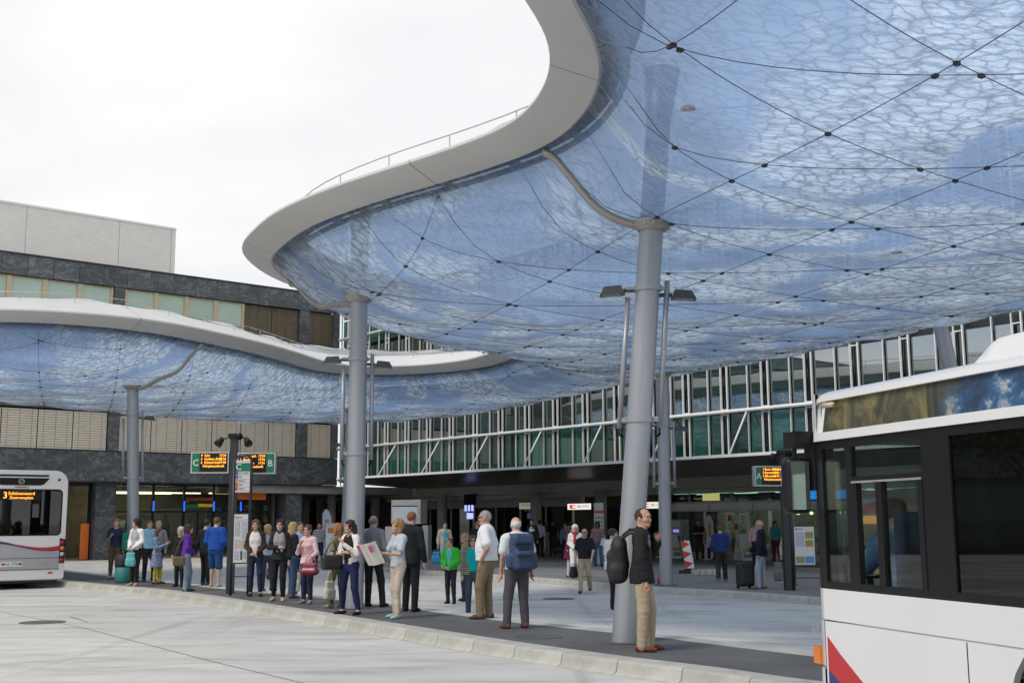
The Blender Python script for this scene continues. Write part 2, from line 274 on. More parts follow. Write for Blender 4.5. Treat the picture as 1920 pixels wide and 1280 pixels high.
def stone_mat():
    m, t, p, out = newmat('green_gneiss')
    tc = nd(t, 'ShaderNodeTexCoord'); oi = nd(t, 'ShaderNodeObjectInfo')
    va = nd(t, 'ShaderNodeVectorMath', operation='MULTIPLY_ADD'); va.inputs[0].default_value = (37, 23, 51); t.links.new(oi.outputs['Random'], va.inputs[1]); t.links.new(tc.outputs['Object'], va.inputs[2])
    n1 = nd(t, 'ShaderNodeTexNoise', Scale=1.3, Detail=7, Roughness=.68, Distortion=2.2); t.links.new(va.outputs[0], n1.inputs['Vector'])
    n2 = nd(t, 'ShaderNodeTexNoise', Scale=28, Detail=4, Roughness=.7); t.links.new(va.outputs[0], n2.inputs['Vector'])
    mp = nd(t, 'ShaderNodeMapping'); mp.inputs['Rotation'].default_value = (.4, .7, .5); mp.inputs['Scale'].default_value = (.6, 1.1, 1.1); t.links.new(va.outputs[0], mp.inputs[0])
    n3 = nd(t, 'ShaderNodeTexNoise', Scale=1.5, Detail=6, Roughness=.6, Distortion=1.0); t.links.new(mp.outputs[0], n3.inputs['Vector'])
    r1 = nd(t, 'ShaderNodeValToRGB'); e = r1.color_ramp.elements; e[0].position = .3; e[0].color = (.042, .05, .057, 1); e[1].position = .75; e[1].color = (.108, .122, .132, 1); t.links.new(n1.outputs['Fac'], r1.inputs[0])
    r2 = nd(t, 'ShaderNodeValToRGB'); e = r2.color_ramp.elements; e[0].position = .5; e[0].color = (0, 0, 0, 1); e[1].position = .53; e[1].color = (1, 1, 1, 1); x = e.new(.57); x.color = (0, 0, 0, 1); t.links.new(n3.outputs['Fac'], r2.inputs[0])
    ml = nd(t, 'ShaderNodeMath', operation='MULTIPLY'); t.links.new(r2.outputs[0], ml.inputs[0]); t.links.new(n2.outputs['Fac'], ml.inputs[1])
    mx = nd(t, 'ShaderNodeMix', data_type='RGBA'); mx.inputs[7].default_value = (.26, .29, .305, 1); t.links.new(ml.outputs[0], mx.inputs[0]); t.links.new(r1.outputs[0], mx.inputs[6])
    hs = nd(t, 'ShaderNodeHueSaturation'); t.links.new(mx.outputs[2], hs.inputs['Color'])
    mr = nd(t, 'ShaderNodeMapRange'); mr.inputs[3].default_value = .8; mr.inputs[4].default_value = 1.2; t.links.new(oi.outputs['Random'], mr.inputs[0])
    m2 = nd(t, 'ShaderNodeMath', operation='MULTIPLY_ADD'); m2.inputs[1].default_value = .6; m2.inputs[2].default_value = .7; t.links.new(n2.outputs['Fac'], m2.inputs[0])
    m3 = nd(t, 'ShaderNodeMath', operation='MULTIPLY'); t.links.new(mr.outputs[0], m3.inputs[0]); t.links.new(m2.outputs[0], m3.inputs[1]); t.links.new(m3.outputs[0], hs.inputs['Value'])
    t.links.new(hs.outputs[0], p.inputs['Base Color']); p.inputs['Roughness'].default_value = .45
    return m
def road_mat():
    m, t, p, out = newmat('brushed_concrete')
    tc = nd(t, 'ShaderNodeTexCoord'); mp = nd(t, 'ShaderNodeMapping'); mp.inputs['Rotation'].default_value = (0, 0, .12); mp.inputs['Scale'].default_value = (.45, 1.5, 1); t.links.new(tc.outputs['Object'], mp.inputs[0])
    n1 = nd(t, 'ShaderNodeTexNoise', Scale=1.1, Detail=6, Roughness=.62, Distortion=.6); t.links.new(mp.outputs[0], n1.inputs['Vector'])
    n2 = nd(t, 'ShaderNodeTexNoise', Scale=.22, Detail=3); t.links.new(tc.outputs['Object'], n2.inputs['Vector'])
    n3 = nd(t, 'ShaderNodeTexNoise', Scale=60, Detail=3, Roughness=.8); t.links.new(tc.outputs['Object'], n3.inputs['Vector'])
    r = nd(t, 'ShaderNodeValToRGB'); e = r.color_ramp.elements; e[0].position = .27; e[0].color = (.33, .318, .29, 1); e[1].position = .72; e[1].color = (.61, .595, .56, 1); x = e.new(.46); x.color = (.5, .485, .45, 1); t.links.new(n1.outputs['Fac'], r.inputs[0])
    hs = nd(t, 'ShaderNodeHueSaturation'); t.links.new(r.outputs[0], hs.inputs['Color'])
    a = nd(t, 'ShaderNodeMapRange'); a.inputs[1].default_value = .3; a.inputs[2].default_value = .7; a.inputs[3].default_value = .88; a.inputs[4].default_value = 1.08; t.links.new(n2.outputs['Fac'], a.inputs[0])
    b = nd(t, 'ShaderNodeMapRange'); b.inputs[1].default_value = .3; b.inputs[2].default_value = .7; b.inputs[3].default_value = .92; b.inputs[4].default_value = 1.06; t.links.new(n3.outputs['Fac'], b.inputs[0])
    c = nd(t, 'ShaderNodeMath', operation='MULTIPLY'); t.links.new(a.outputs[0], c.inputs[0]); t.links.new(b.outputs[0], c.inputs[1]); t.links.new(c.outputs[0], hs.inputs['Value'])
    mt = nd(t, 'ShaderNodeMapping'); mt.inputs['Rotation'].default_value = (0, 0, AZ); mt.inputs['Scale'].default_value = (1.6, .05, 1); t.links.new(tc.outputs['Object'], mt.inputs[0])
    n4 = nd(t, 'ShaderNodeTexNoise', Scale=1.0, Detail=4, Roughness=.6); t.links.new(mt.outputs[0], n4.inputs['Vector'])
    s4 = nd(t, 'ShaderNodeMapRange', interpolation_type='SMOOTHSTEP'); s4.inputs[1].default_value = .55; s4.inputs[2].default_value = .72; s4.inputs[3].default_value = 1.0; s4.inputs[4].default_value = .8; t.links.new(n4.outputs['Fac'], s4.inputs[0])
    n5 = nd(t, 'ShaderNodeTexNoise', Scale=.9, Detail=6, Roughness=.7, Distortion=1.0); t.links.new(tc.outputs['Object'], n5.inputs['Vector'])
    s5 = nd(t, 'ShaderNodeMapRange', interpolation_type='SMOOTHSTEP'); s5.inputs[1].default_value = .64; s5.inputs[2].default_value = .74; s5.inputs[3].default_value = 1.0; s5.inputs[4].default_value = .72; t.links.new(n5.outputs['Fac'], s5.inputs[0])
    c4 = nd(t, 'ShaderNodeMath', operation='MULTIPLY'); t.links.new(s4.outputs[0], c4.inputs[0]); t.links.new(s5.outputs[0], c4.inputs[1]); c5 = nd(t, 'ShaderNodeMath', operation='MULTIPLY'); t.links.new(c4.outputs[0], c5.inputs[0]); t.links.new(c.outputs[0], c5.inputs[1]); t.links.new(c5.outputs[0], hs.inputs['Value'])
    t.links.new(hs.outputs[0], p.inputs['Base Color'])
    rr = nd(t, 'ShaderNodeMapRange'); rr.inputs[3].default_value = .5; rr.inputs[4].default_value = .8; t.links.new(n1.outputs['Fac'], rr.inputs[0]); t.links.new(rr.outputs[0], p.inputs['Roughness'])
    bp = nd(t, 'ShaderNodeBump'); bp.inputs['Strength'].default_value = .12; bp.inputs['Distance'].default_value = .01; t.links.new(n3.outputs['Fac'], bp.inputs['Height']); t.links.new(bp.outputs[0], p.inputs['Normal'])
    return m
M['film'] = film_lower(); M['film_top'] = film_upper(); M['stone'] = stone_mat(); M['road'] = road_mat()
M['asphalt'] = pmat('asphalt', (.1, .098, .098), .8, 0, .2, 60, .5, 120, var2=.22, scale2=.8)
M['paving'] = pmat('grey_paving', (.2, .195, .19), .75, 0, .12, 30, .3, 90, var2=.12, scale2=.35)
M['kerb'] = pmat('kerb_concrete', (.42, .405, .36), .75, 0, .12, 6, .15, 60, rnd=.06, var2=.1, scale2=1.5)
M['joint'] = pmat('joint_sealant', (.07, .065, .06), .8, 0, .2, 10)
M['iron'] = pmat('cast_iron', (.13, .12, .11), .6, .5, .2, 12, .3, 30)
M['glass_green'] = glass('teal_glass', (.16, .4, .34), .3, .01, (.01, .045, .038), rnd=.6, f0=.42)
M['glass_dark'] = glass('dark_glass', (.3, .42, .38), .55, .02, (.012, .018, .017))
M['glass_shop'] = glass('shop_glass', (.75, .82, .78), .85, .015, (.03, .035, .03))
M['glass_bus'] = glass('bus_glass', (.8, .86, .84), .92, .01, (.006, .008, .008))
M['glass_busdark'] = glass('tinted_bus_glass', (.16, .17, .17), .85, .01, (.006, .006, .007))
M['glass_pale'] = pmat('blind_behind_glass', (.42, .56, .47), .08, 0, .05, 1, rnd=.06, spec=.6)
M['slat'] = pmat('cream_slat', (.64, .58, .48), .45, .1, .05, 3)
M['slat_bronze'] = pmat('bronze_slat', (.25, .2, .13), .45, .2, .08, 3)
M['cream'] = pmat('cream_frame', (.58, .47, .3), .45, 0, .04, 2)
M['soffit'] = pmat('dark_soffit_metal', (.1, .085, .075), .3, .5, .15, .7, stretch=(1, 1, 1))
M['interior'] = pmat('shop_interior', (.3, .29, .23), .8, 0, .3, .8)
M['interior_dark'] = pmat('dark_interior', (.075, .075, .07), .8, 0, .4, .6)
# ------------------------------------------------------------------ ground
def ground():
    xs = np.concatenate([[-900, -300, -120], np.arange(-60, 60.1, 1.5), [120, 300, 900]]); ys = np.concatenate([[-900, -300, -100, -40], np.arange(-20, 90.1, 1.5), [150, 400, 900]])
    vs = []; fs = []
    for y in ys:
        for x in xs: vs.append((x, y, zg(x, y)))
    nx = len(xs)
    for j in range(len(ys)-1):
        for i in range(nx-1): fs.append((j*nx+i, j*nx+i+1, (j+1)*nx+i+1, (j+1)*nx+i))
    o = link('ground', mesh('ground', vs, fs, M['road'], True)); o['kind'] = 'structure'; return o
road = ground()
def strip_on(name, pts, wid, mat, parent, dz=.004):
    vs = []; fs = []; out = []
    for i in range(len(pts)-1):
        a, b = Vector(pts[i]), Vector(pts[i+1]); n = max(1, int((b-a).length/1.0))
        for k in range(n + (i == len(pts)-2)): out.append(a.lerp(b, k/n))
    for i, p in enumerate(out):
        d = (out[min(i+1, len(out)-1)]-out[max(i-1, 0)]).to_2d().normalized(); nn = Vector((-d.y, d.x))
        for s in (-1, 1):
            q = p.to_2d()+nn*s*wid/2; vs.append((q.x, q.y, zg(q.x, q.y)+dz))
        if i: fs.append((2*i-2, 2*i-1, 2*i+1, 2*i))
    o = link(name, mesh(name, vs, fs, mat), parent); return o
J = [G(-300, 1090), G(0, 1146), G(150, 1175), G(400, 1240), G(560, 1278), G(1100, 1400)]
strip_on('slab_joint', J, .012, M['joint'], road)
strip_on('slab_joint', [G(-100, 1245), G(140, 1255), G(420, 1240)], .008, M['joint'], road)
strip_on('slab_joint', [G(130, 1155), G(165, 1166)], .02, M['joint'], road)
strip_on('slab_joint', [L(15, 15.5, 0), L(60, 17.0, 0)], .012, M['joint'], road)
for a in (16, 24, 32, 40): strip_on('slab_joint', [L(a, 12.8, 0), L(a+1, 20.4, 0)], .012, M['joint'], road)
for a in (8, 15.5): strip_on('slab_joint', [L(a, -8, 0), L(a+.4, 6.2 if a > 9 else 2, 0)], .01, M['joint'], road)
def manhole(c, r, zoff, par=None):
    b = B(); z = zg(c[0], c[1])+zoff
    b.lathe([(r*1.12, -.05), (r*1.12, .006), (r*1.0, .007), (r*.99, .002), (r*.97, .002), (r*.96, .008), (r*.1, .009)], 28)
    o = b.obj('manhole_cover', M['iron'], par or road, loc=(c[0], c[1], z)); return o
for px, py, zo in ((80, 1166, 0), (1048, 1122, -.13)):
    c = G(px, py, zo); manhole(c, .36, 0)
# ------------------------------------------------------------------ platforms with kerb stones
def catmull(P, closed, step):
    P = [Vector(p) for p in P]; n = len(P); out = []
    rngs = range(n) if closed else range(n-1)
    for i in rngs:
        g = (lambda k: P[k % n]) if closed else (lambda k: P[min(max(k, 0), n-1)])
        p0, p1, p2, p3 = g(i-1), g(i), g(i+1), g(i+2)
        m = max(1, int((p2-p1).length/step))
        for k in range(m):
            t = k/m; out.append(.5*((2*p1)+(p2-p0)*t+(2*p0-5*p1+4*p2-p3)*t*t+(3*p1-p0-3*p2+p3)*t**3))
    if not closed: out.append(P[-1])
    return out
def resample(C, step, closed):
    C = list(C) + ([C[0]] if closed else []); d = [0]
    for i in range(1, len(C)): d.append(d[-1]+(C[i]-C[i-1]).length)
    n = max(2, round(d[-1]/step)); out = []; j = 0
    for k in range(n if closed else n+1):
        s = d[-1]*k/n
        while j < len(d)-2 and d[j+1] < s: j += 1
        t = (s-d[j])/max(1e-9, d[j+1]-d[j]); out.append(C[j].lerp(C[j+1], t))
    return out
def kerbed(name, outline, top, prof, inset, stone_len, zf, keep=None, mat='asphalt'):
    """raised island: asphalt top + separate kerb stones along the outline (outline counter-clockwise)"""
    C = resample(catmull(outline, True, .3), stone_len/4, True); n = len(C)
    nrm = []
    for i in range(n):
        d = (C[(i+1) % n]-C[i-1]).normalized(); nrm.append(Vector((d.y, -d.x)))
    inn = [C[i]-nrm[i]*inset for i in range(n)]
    vs = [(p.x, p.y, top+zf(p.x, p.y)) for p in inn]
    fs = [list(range(n))]
    bm = bmesh.new(); bv = [bm.verts.new(v) for v in vs]; bm.faces.new(bv); bmesh.ops.triangulate(bm, faces=bm.faces[:])
    bm.faces.ensure_lookup_table(); bm.normal_update()
    if bm.faces[0].normal.z < 0: bmesh.ops.reverse_faces(bm, faces=bm.faces[:])
    low = [bm.verts.new((v[0], v[1], v[2]-top-.3)) for v in vs]
    for i in range(n): bm.faces.new((bv[i], low[i], low[(i+1) % n], bv[(i+1) % n]))
    me = bpy.data.meshes.new(name); bm.to_mesh(me); bm.free(); me.materials.append(M[mat])
    o = link(name, me); o['kind'] = 'structure'
    for s in range(0, n-3, 4):
        vs = []; fs = []; k = len(prof)
        mid = C[(s+2) % n]
        if keep and not keep(mid): continue
        for q in range(5):
            i = (s+q) % n; c = C[i].copy(); nn = nrm[i]
            if q == 0: c = c.lerp(C[(i+1) % n], .006/(stone_len/4))
            if q == 4: c = c.lerp(C[i-1], .006/(stone_len/4))
            for (u, z) in prof:
                p = c+nn*u; vs.append((p.x-mid.x, p.y-mid.y, z+zf(p.x, p.y)))
        for q in range(4):
            for j in range(k-1): fs.append((q*k+j, (q+1)*k+j, (q+1)*k+j+1, q*k+j+1))
        fs += [tuple(range(k)), tuple(4*k+j for j in range(k-1, -1, -1))]
        me = mesh('kerb_stone', vs, [f[::-1] for f in fs], M['kerb']); link('kerb_stone', me, o, (mid.x, mid.y, 0))
    return o
near_k = [G(1500, 1283, .16), G(1300, 1255, .16), G(1100, 1230, .16), G(900, 1201, .16), G(700, 1169, .16), G(500, 1137, .16), G(300, 1107, .16), G(140, 1092, .16)]
far_k = [G(140, 1070, .16), G(300, 1087, .16), G(480, 1106, .16), G(640, 1120, .16), G(800, 1139, .16), G(1000, 1164, .16), G(1250, 1189, .16), G(1400, 1207, .16)]
out1 = [v.to_2d() for v in near_k] + [Vector((-16.5, 38.6)), Vector((-20, 44.5)), Vector((-20.8, 46.6)), Vector((-19.4, 46.8))] + [v.to_2d() for v in far_k] + [Vector((4.3, 13.75)), Vector((5.1, 12.5)), Vector((4.9, 11.5)), Vector((3.9, 11.05))]
K1 = [(-.36, .02), (-.36, .163), (-.04, .166), (-.012, .158), (0, .14), (.015, .07), (.03, .035), (.06, .014), (.1, .006), (.1, -.1)]
plat = kerbed('platform', out1[::-1], .158, K1, .35, 1.0, lambda x, y: 0.0)
fk = [G(560, 1060, -.13), G(640, 1066, -.13), G(800, 1078, -.13), G(1000, 1092, -.13), G(1200, 1110, -.13), G(1350, 1119, -.13), G(1500, 1131, -.13)]
e = (fk[-1]-fk[-2]).normalized()
out2 = [v.to_2d() for v in fk] + [(fk[-1]+e*4).to_2d(), (fk[-1]+e*12).to_2d(), L(-5, 30).to_2d(), L(-5, 60).to_2d(), L(40, 60).to_2d(), L(75, 60).to_2d(), L(75, 36).to_2d(), L(57.5, 36).to_2d(), L(56.8, 30).to_2d()]
K2 = [(-.2, .02), (-.2, .163), (-.02, .165), (0, .145), (.03, .0), (.03, -.1)]
def zpave(x, y): return -.13
pave = kerbed('pavement', out2, .158, K2, .19, 1.25, zpave, keep=lambda c: 14 < c.y < 56 and c.x*E2[0]+c.y*E2[1] < 32, mat='paving')
for px, py in ((1010, 1193), (1118, 1203), (556, 1131)):
    c = G(px, py, .158); manhole(c, .3, .158, plat)

M['glass_pale2'] = pmat('balustrade_glass', (.2, .34, .28), .06, 0, .05, 1, spec=.6)
M['blue_lit'] = emat('blue_led', (.02, .12, .9), 1.0)
M['orange_dim'] = pmat('orange_letters', (.55, .1, .03), .5); M['yellow'] = pmat('yellow_print', (.7, .5, .02), .5)
for i_, c_ in enumerate(((.35, .2, .08), (.1, .22, .1), (.4, .36, .3))): M['goods%d' % i_] = pmat('goods%d' % i_, c_, .6)
M['louvre_back'] = pmat('louvre_backing', (.6, .57, .53), .6)
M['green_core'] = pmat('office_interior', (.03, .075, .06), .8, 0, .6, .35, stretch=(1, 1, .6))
M['glass_dark2'] = glass('vent_glass', (.2, .3, .28), .3, .015, (.01, .02, .02), f0=.15)
M['glass_green2'] = glass('pale_teal_glass', (.2, .5, .42), .3, .01, (.018, .1, .078), rnd=.6, f0=.16)
M['glass_shop2'] = glass('station_shop_glass', (.6, .72, .66), .8, .015, (.02, .028, .025))
M['shop_back'] = pmat('shop_back', (.3, .3, .24), .8, 0, .6, .7)
M['notice'] = emat('yellow_notice', (.62, .6, .22), .5)
M['sticker'] = pmat('white_sticker', (.6, .6, .58), .5)
M['orange_lit'] = emat('orange_menu', (1, .3, .05), 2.0)
M['lamp_white'] = emat('white_strip_lamp', (1, .95, .85), 13)
# ------------------------------------------------------------------ canopy
ZR = 7.0
RIM = [(1.1, 13.4), (1.04, 12.6), (.84, 11.8), (.6, 11.1), (.42, 10.1), (.55, 8.9), (1.3, 7.7), (2.8, 6.9), (5.5, 6.3), (9.5, 6.8), (13.5, 9.5), (15.5, 14), (14.0, 19.5), (11.2, 24.5), (8.8, 30), (6.8, 36), (4, 42.5), (0, 48.5), (-5.5, 52), (-11, 51), (-15.5, 47), (-19, 41.5), (-21, 36), (-20, 32), (-17, 30.4), (-13.4, 30.2), (-12.1, 30.5), (-10.9, 31.2), (-9.9, 32.3), (-8.9, 34.3), (-8.1, 36.2), (-7.5, 38.2), (-6.95, 40.3), (-6.1, 41.5), (-5, 41.85), (-3, 41.45), (-1.1, 40), (0, 37.8), (.45, 35.8), (.15, 33.5), (-1.0, 31.2), (-2.9, 29.0), (-4.25, 27.1), (-4.8, 25.6), (-4.95, 24.2), (-4.85, 22.95), (-4.3, 21.7), (-3.75, 20.6), (-2.9, 19.5), (-1.95, 18.5), (-.87, 17.5), (-.2, 16.8), (.48, 16.0), (.87, 15.05), (1.06, 14.1)]
RIM = [Vector(p) for p in RIM]
area = sum(RIM[i].x*RIM[(i+1) % len(RIM)].y-RIM[(i+1) % len(RIM)].x*RIM[i].y for i in range(len(RIM)))
if area < 0: RIM.reverse()
RC = resample(catmull(RIM, True, .2), .3, True); NR = len(RC)
for _ in range(6): RC = [(RC[i-1]+RC[i]*2+RC[(i+1) % NR])/4 for i in range(NR)]
RN = []
for i in range(NR):
    d = (RC[(i+1) % NR]-RC[i-1]).normalized(); RN.append(Vector((d.y, -d.x)))       # outward
poly = np.array([(p.x, p.y) for p in RC])
def inside(xy):
    x, y = xy[:, 0], xy[:, 1]; c = np.zeros(len(xy), bool); px, py = poly[:, 0], poly[:, 1]; j = len(poly)-1
    for i in range(len(poly)):
        m = ((py[i] > y) != (py[j] > y)) & (x < (px[j]-px[i])*(y-py[i])/(py[j]-py[i]+1e-12)+px[i]); c ^= m; j = i
    return c
# inflated height: Poisson solution over the plan
hh = .4; gx = np.arange(poly[:, 0].min()-1, poly[:, 0].max()+1, hh); gy = np.arange(poly[:, 1].min()-1, poly[:, 1].max()+1, hh)
XX, YY = np.meshgrid(gx, gy, indexing='ij'); INS = inside(np.stack([XX.ravel(), YY.ravel()], 1)).reshape(XX.shape)
PH = np.zeros(XX.shape)
for it in range(1500):
    q = .25*(np.roll(PH, 1, 0)+np.roll(PH, -1, 0)+np.roll(PH, 1, 1)+np.roll(PH, -1, 1)+hh*hh); PH = np.where(INS, PH+1.6*(q-PH)*.62, 0)
def phi(x, y):
    u = np.clip((x-gx[0])/hh, 0, len(gx)-1.001); v = np.clip((y-gy[0])/hh, 0, len(gy)-1.001); i = u.astype(int); j = v.astype(int); fu = u-i; fv = v-j
    return PH[i, j]*(1-fu)*(1-fv)+PH[i+1, j]*fu*(1-fv)+PH[i, j+1]*(1-fu)*fv+PH[i+1, j+1]*fu*fv
def edge_fade(x, y):
    x = np.atleast_1d(np.asarray(x, float)); y = np.atleast_1d(np.asarray(y, float)); d = np.full(x.shape, 9.0)
    for k in range(0, len(poly), 60):
        q = poly[k:k+61]; a = q[:-1] if len(q) > 60 else q; d = np.minimum(d, np.min(np.hypot(x[:, None]-a[None, :, 0], y[:, None]-a[None, :, 1]), 1))
    return 1-np.exp(-(d/.45)**2)
PM = 7.0
# cable net: three families of straight lines in plan
FAM = [((.83, .56), 1.9, .4), ((-.35, .94), 2.1, 1.1), ((.985, -.17), 2.5, .9)]      # direction, spacing, offset
def cabled(x, y):
    d = np.full(np.shape(x), 9.0)
    for (dx_, dy_), s, o in FAM:
        t = (-dy_*x+dx_*y-o)/s; d = np.minimum(d, np.abs(t-np.round(t))*s)
    return d
SAG, RISE = 1.45, .95
def zlow(x, y):
    x = np.asarray(x, float); y = np.asarray(y, float); x = np.atleast_1d(x); y = np.atleast_1d(y); f = np.clip(phi(x, y)/PM, 0, 9)*edge_fade(x, y); g = 1-np.exp(-f)
    return ZR - SAG*g - .11*np.minimum(1, np.minimum(f*4, 1))*(1-np.exp(-(cabled(x, y)/.55)**2)) + .0
def zup(x, y):
    x = np.asarray(x, float); y = np.asarray(y, float); x = np.atleast_1d(x); y = np.atleast_1d(y); f = np.clip(phi(x, y)/PM, 0, 9)*edge_fade(x, y)
    return ZR + .42 + RISE*(1-np.exp(-f)) + .16*np.minimum(f*4, 1)*(1-np.exp(-(cabled(x, y)/.9)**2))
canopy = empty('canopy', (RC[0].x, RC[0].y, 0)); canopy.location = (0, 0, 0)
tag(canopy, 'curved air-cushion canopy of blue film with a grey rim over the bus stops', 'canopy')
# triangulated film sheets
st = .42; pts = []
rows = np.arange(gy[0], gy[-1], st*.87)
for k, y in enumerate(rows):
    x = np.arange(gx[0]+(k % 2)*st/2, gx[-1], st); pts.append(np.stack([x, np.full_like(x, y)], 1))
pts = np.concatenate(pts); pts = pts[inside(pts)]
dmin = np.full(len(pts), 9.0)
for i in range(0, NR): dmin = np.minimum(dmin, np.hypot(pts[:, 0]-poly[i, 0], pts[:, 1]-poly[i, 1]))
pts = pts[dmin > .3]
allp = [Vector(p) for p in poly]+[Vector(p) for p in pts]
r = delaunay_2d_cdt(allp, [(i, (i+1) % NR) for i in range(NR)], [list(range(NR))], 1, 1e-5)
tv = np.array([(v.x, v.y) for v in r[0]]); tf = [tuple(f) for f in r[2]]
cxy = tv[np.array([f[:3] for f in tf])].mean(1); keep = inside(cxy); tf = [f for f, k in zip(tf, keep) if k]
zl = zlow(tv[:, 0], tv[:, 1]); zu = zup(tv[:, 0], tv[:, 1])
ed = np.min(np.abs(tv[:, None, 0]-poly[None, ::3, 0])+np.abs(tv[:, None, 1]-poly[None, ::3, 1]), 1) < .02
link('lower_film', mesh('lower_film', np.column_stack([tv, zl]), [f[::-1] for f in tf], M['film'], True), canopy)
link('upper_film', mesh('upper_film', np.column_stack([tv, zu]), tf, M['film_top'], True), canopy)
# rim: fascia panels swept along the outline
PROF = [(-.05, .04), (-.02, .0), (.03, -.02), (.57, .17), (.605, .2), (.6, .24), (.56, .27), (-.5, .74), (-.53, .66)]   # (outward, z)
CHAN = [(-.3, .64), (-.3, .2), (-.26, .06), (-.1, .05), (-.03, .03), (-.02, .0)]
def sweep(i0, i1, prof, name, mat, gap=0.0, smooth=True):
    vs = []; fs = []; k = len(prof); m = i1-i0+1
    for q in range(m):
        i = (i0+q) % NR; c = RC[i]; nn = RN[i]
        if gap and q == 0: c = c.lerp(RC[(i+1) % NR], gap)
        if gap and q == m-1: c = c.lerp(RC[i-1], gap)
        for (u, z) in prof: vs.append((c.x+nn.x*u, c.y+nn.y*u, ZR+z))
    for q in range(m-1):
        for j in range(k-1): fs.append((q*k+j, q*k+j+1, (q+1)*k+j+1, (q+1)*k+j))
    o = link(name, mesh(name, vs, fs, mat, smooth), canopy)
    if smooth: autosmooth(o, 35)
    return o
seg = 20
for s in range(0, NR, seg): sweep(s, min(s+seg, NR), PROF, 'fascia_panel', M['rim'], .02)
sweep(0, NR, CHAN, 'edge_channel', M['dark_steel'])
b = B(); b.tube([(RC[i % NR].x-RN[i % NR].x*.3, RC[i % NR].y-RN[i % NR].y*.3, ZR-.01) for i in range(NR+1)], .045, 6, 0, cap=False)
b.obj('clamping_tube', M['beige_steel'], canopy, True)
brk = B().box((0, 0, 0), (.05, .12, .035)).tube([(0, -.12, 0), (0, .16, -.02)], .022, 6).mesh('cable_bracket', M['galv'])
for i in range(0, NR, 5):
    p = RC[i]-RN[i]*.2; link('cable_bracket', brk, canopy, (p.x, p.y, ZR+.02), (0, 0, math.atan2(RN[i].y, RN[i].x)+math.pi/2))
b = B(); b.tube([(RC[i % NR].x-RN[i % NR].x*.25, RC[i % NR].y-RN[i % NR].y*.25, ZR+.85) for i in range(0, NR+1, 2)], .011, 5, 0, cap=False)
b.obj('safety_rail', M['galv'], canopy, True)
sm = B().tube([(0, 0, .58), (0, 0, .85)], .011, 5).mesh('rail_post', M['galv'])
for i in range(0, NR, 5): link('rail_post', sm, canopy, (RC[i].x-RN[i].x*.25, RC[i].y-RN[i].y*.25, ZR))
# cables under the film, with clips where they cross
clip = B(); lines = []
for fi, ((dx_, dy_), s, o) in enumerate(FAM):
    for k in range(-20, 30):
        n0 = np.array([-dy_, dx_])*(o+k*s); t = np.arange(-70, 70, .35); P = n0[None]+t[:, None]*np.array([dx_, dy_])[None]
        ins = inside(P)
        if ins.sum() < 5: continue
        run = []
        for q in range(len(t)+1):
            if q < len(t) and ins[q]: run.append(q)
            elif run:
                if len(run) > 5:
                    for zf, nm, off in ((zlow, 'lower_cable', -.035), (zup, 'upper_cable', .02)):
                        z = zf(P[run, 0], P[run, 1])+off
                        b = B(); b.tube([(P[i, 0], P[i, 1], zz_) for i, zz_ in zip(run, z)], .005 if off < 0 else .005, 5); b.obj(nm, M['cable'], canopy, True)
                    lines.append((fi, n0, np.array([dx_, dy_]), t[run[0]], t[run[-1]]))
                run = []
for i in range(len(lines)):
    for j in range(i+1, len(lines)):
        if lines[i][0] == lines[j][0]: continue
        A = np.array([lines[i][2], -lines[j][2]]).T; r_ = np.linalg.solve(A, lines[j][1]-lines[i][1])
        if lines[i][3] < r_[0] < lines[i][4] and lines[j][3] < r_[1] < lines[j][4]:
            p = lines[i][1]+lines[i][2]*r_[0]; z = float(zlow(p[:1], p[1:])[0])-.045
            d = lines[i][2]; clip.box((p[0], p[1], z), (.03, .022, .017), 0, (Vector((d[0], d[1], 0)), Vector((-d[1], d[0], 0)), Vector((0, 0, 1))))
c = clip.obj('cable_clips', M['dark_steel'], canopy); c['kind'] = 'stuff'
vent = B().lathe([(.075, 0), (.08, -.02), (.06, -.03), (.055, -.015), (.02, -.015), (.015, -.03)], 18).mesh('air_valve', M['galv'])
for px, py in ((1290, 200), (823, 463), (1682, 470), (1125, 610), (383, 735)):
    p = G(px, py, 6.0)
    for _ in range(4): p = G(px, py, float(zlow([p.x], [p.y])[0]))
    if inside(np.array([[p.x, p.y]]))[0]: link('air_valve', vent, canopy, (p.x, p.y, p.z-.01))
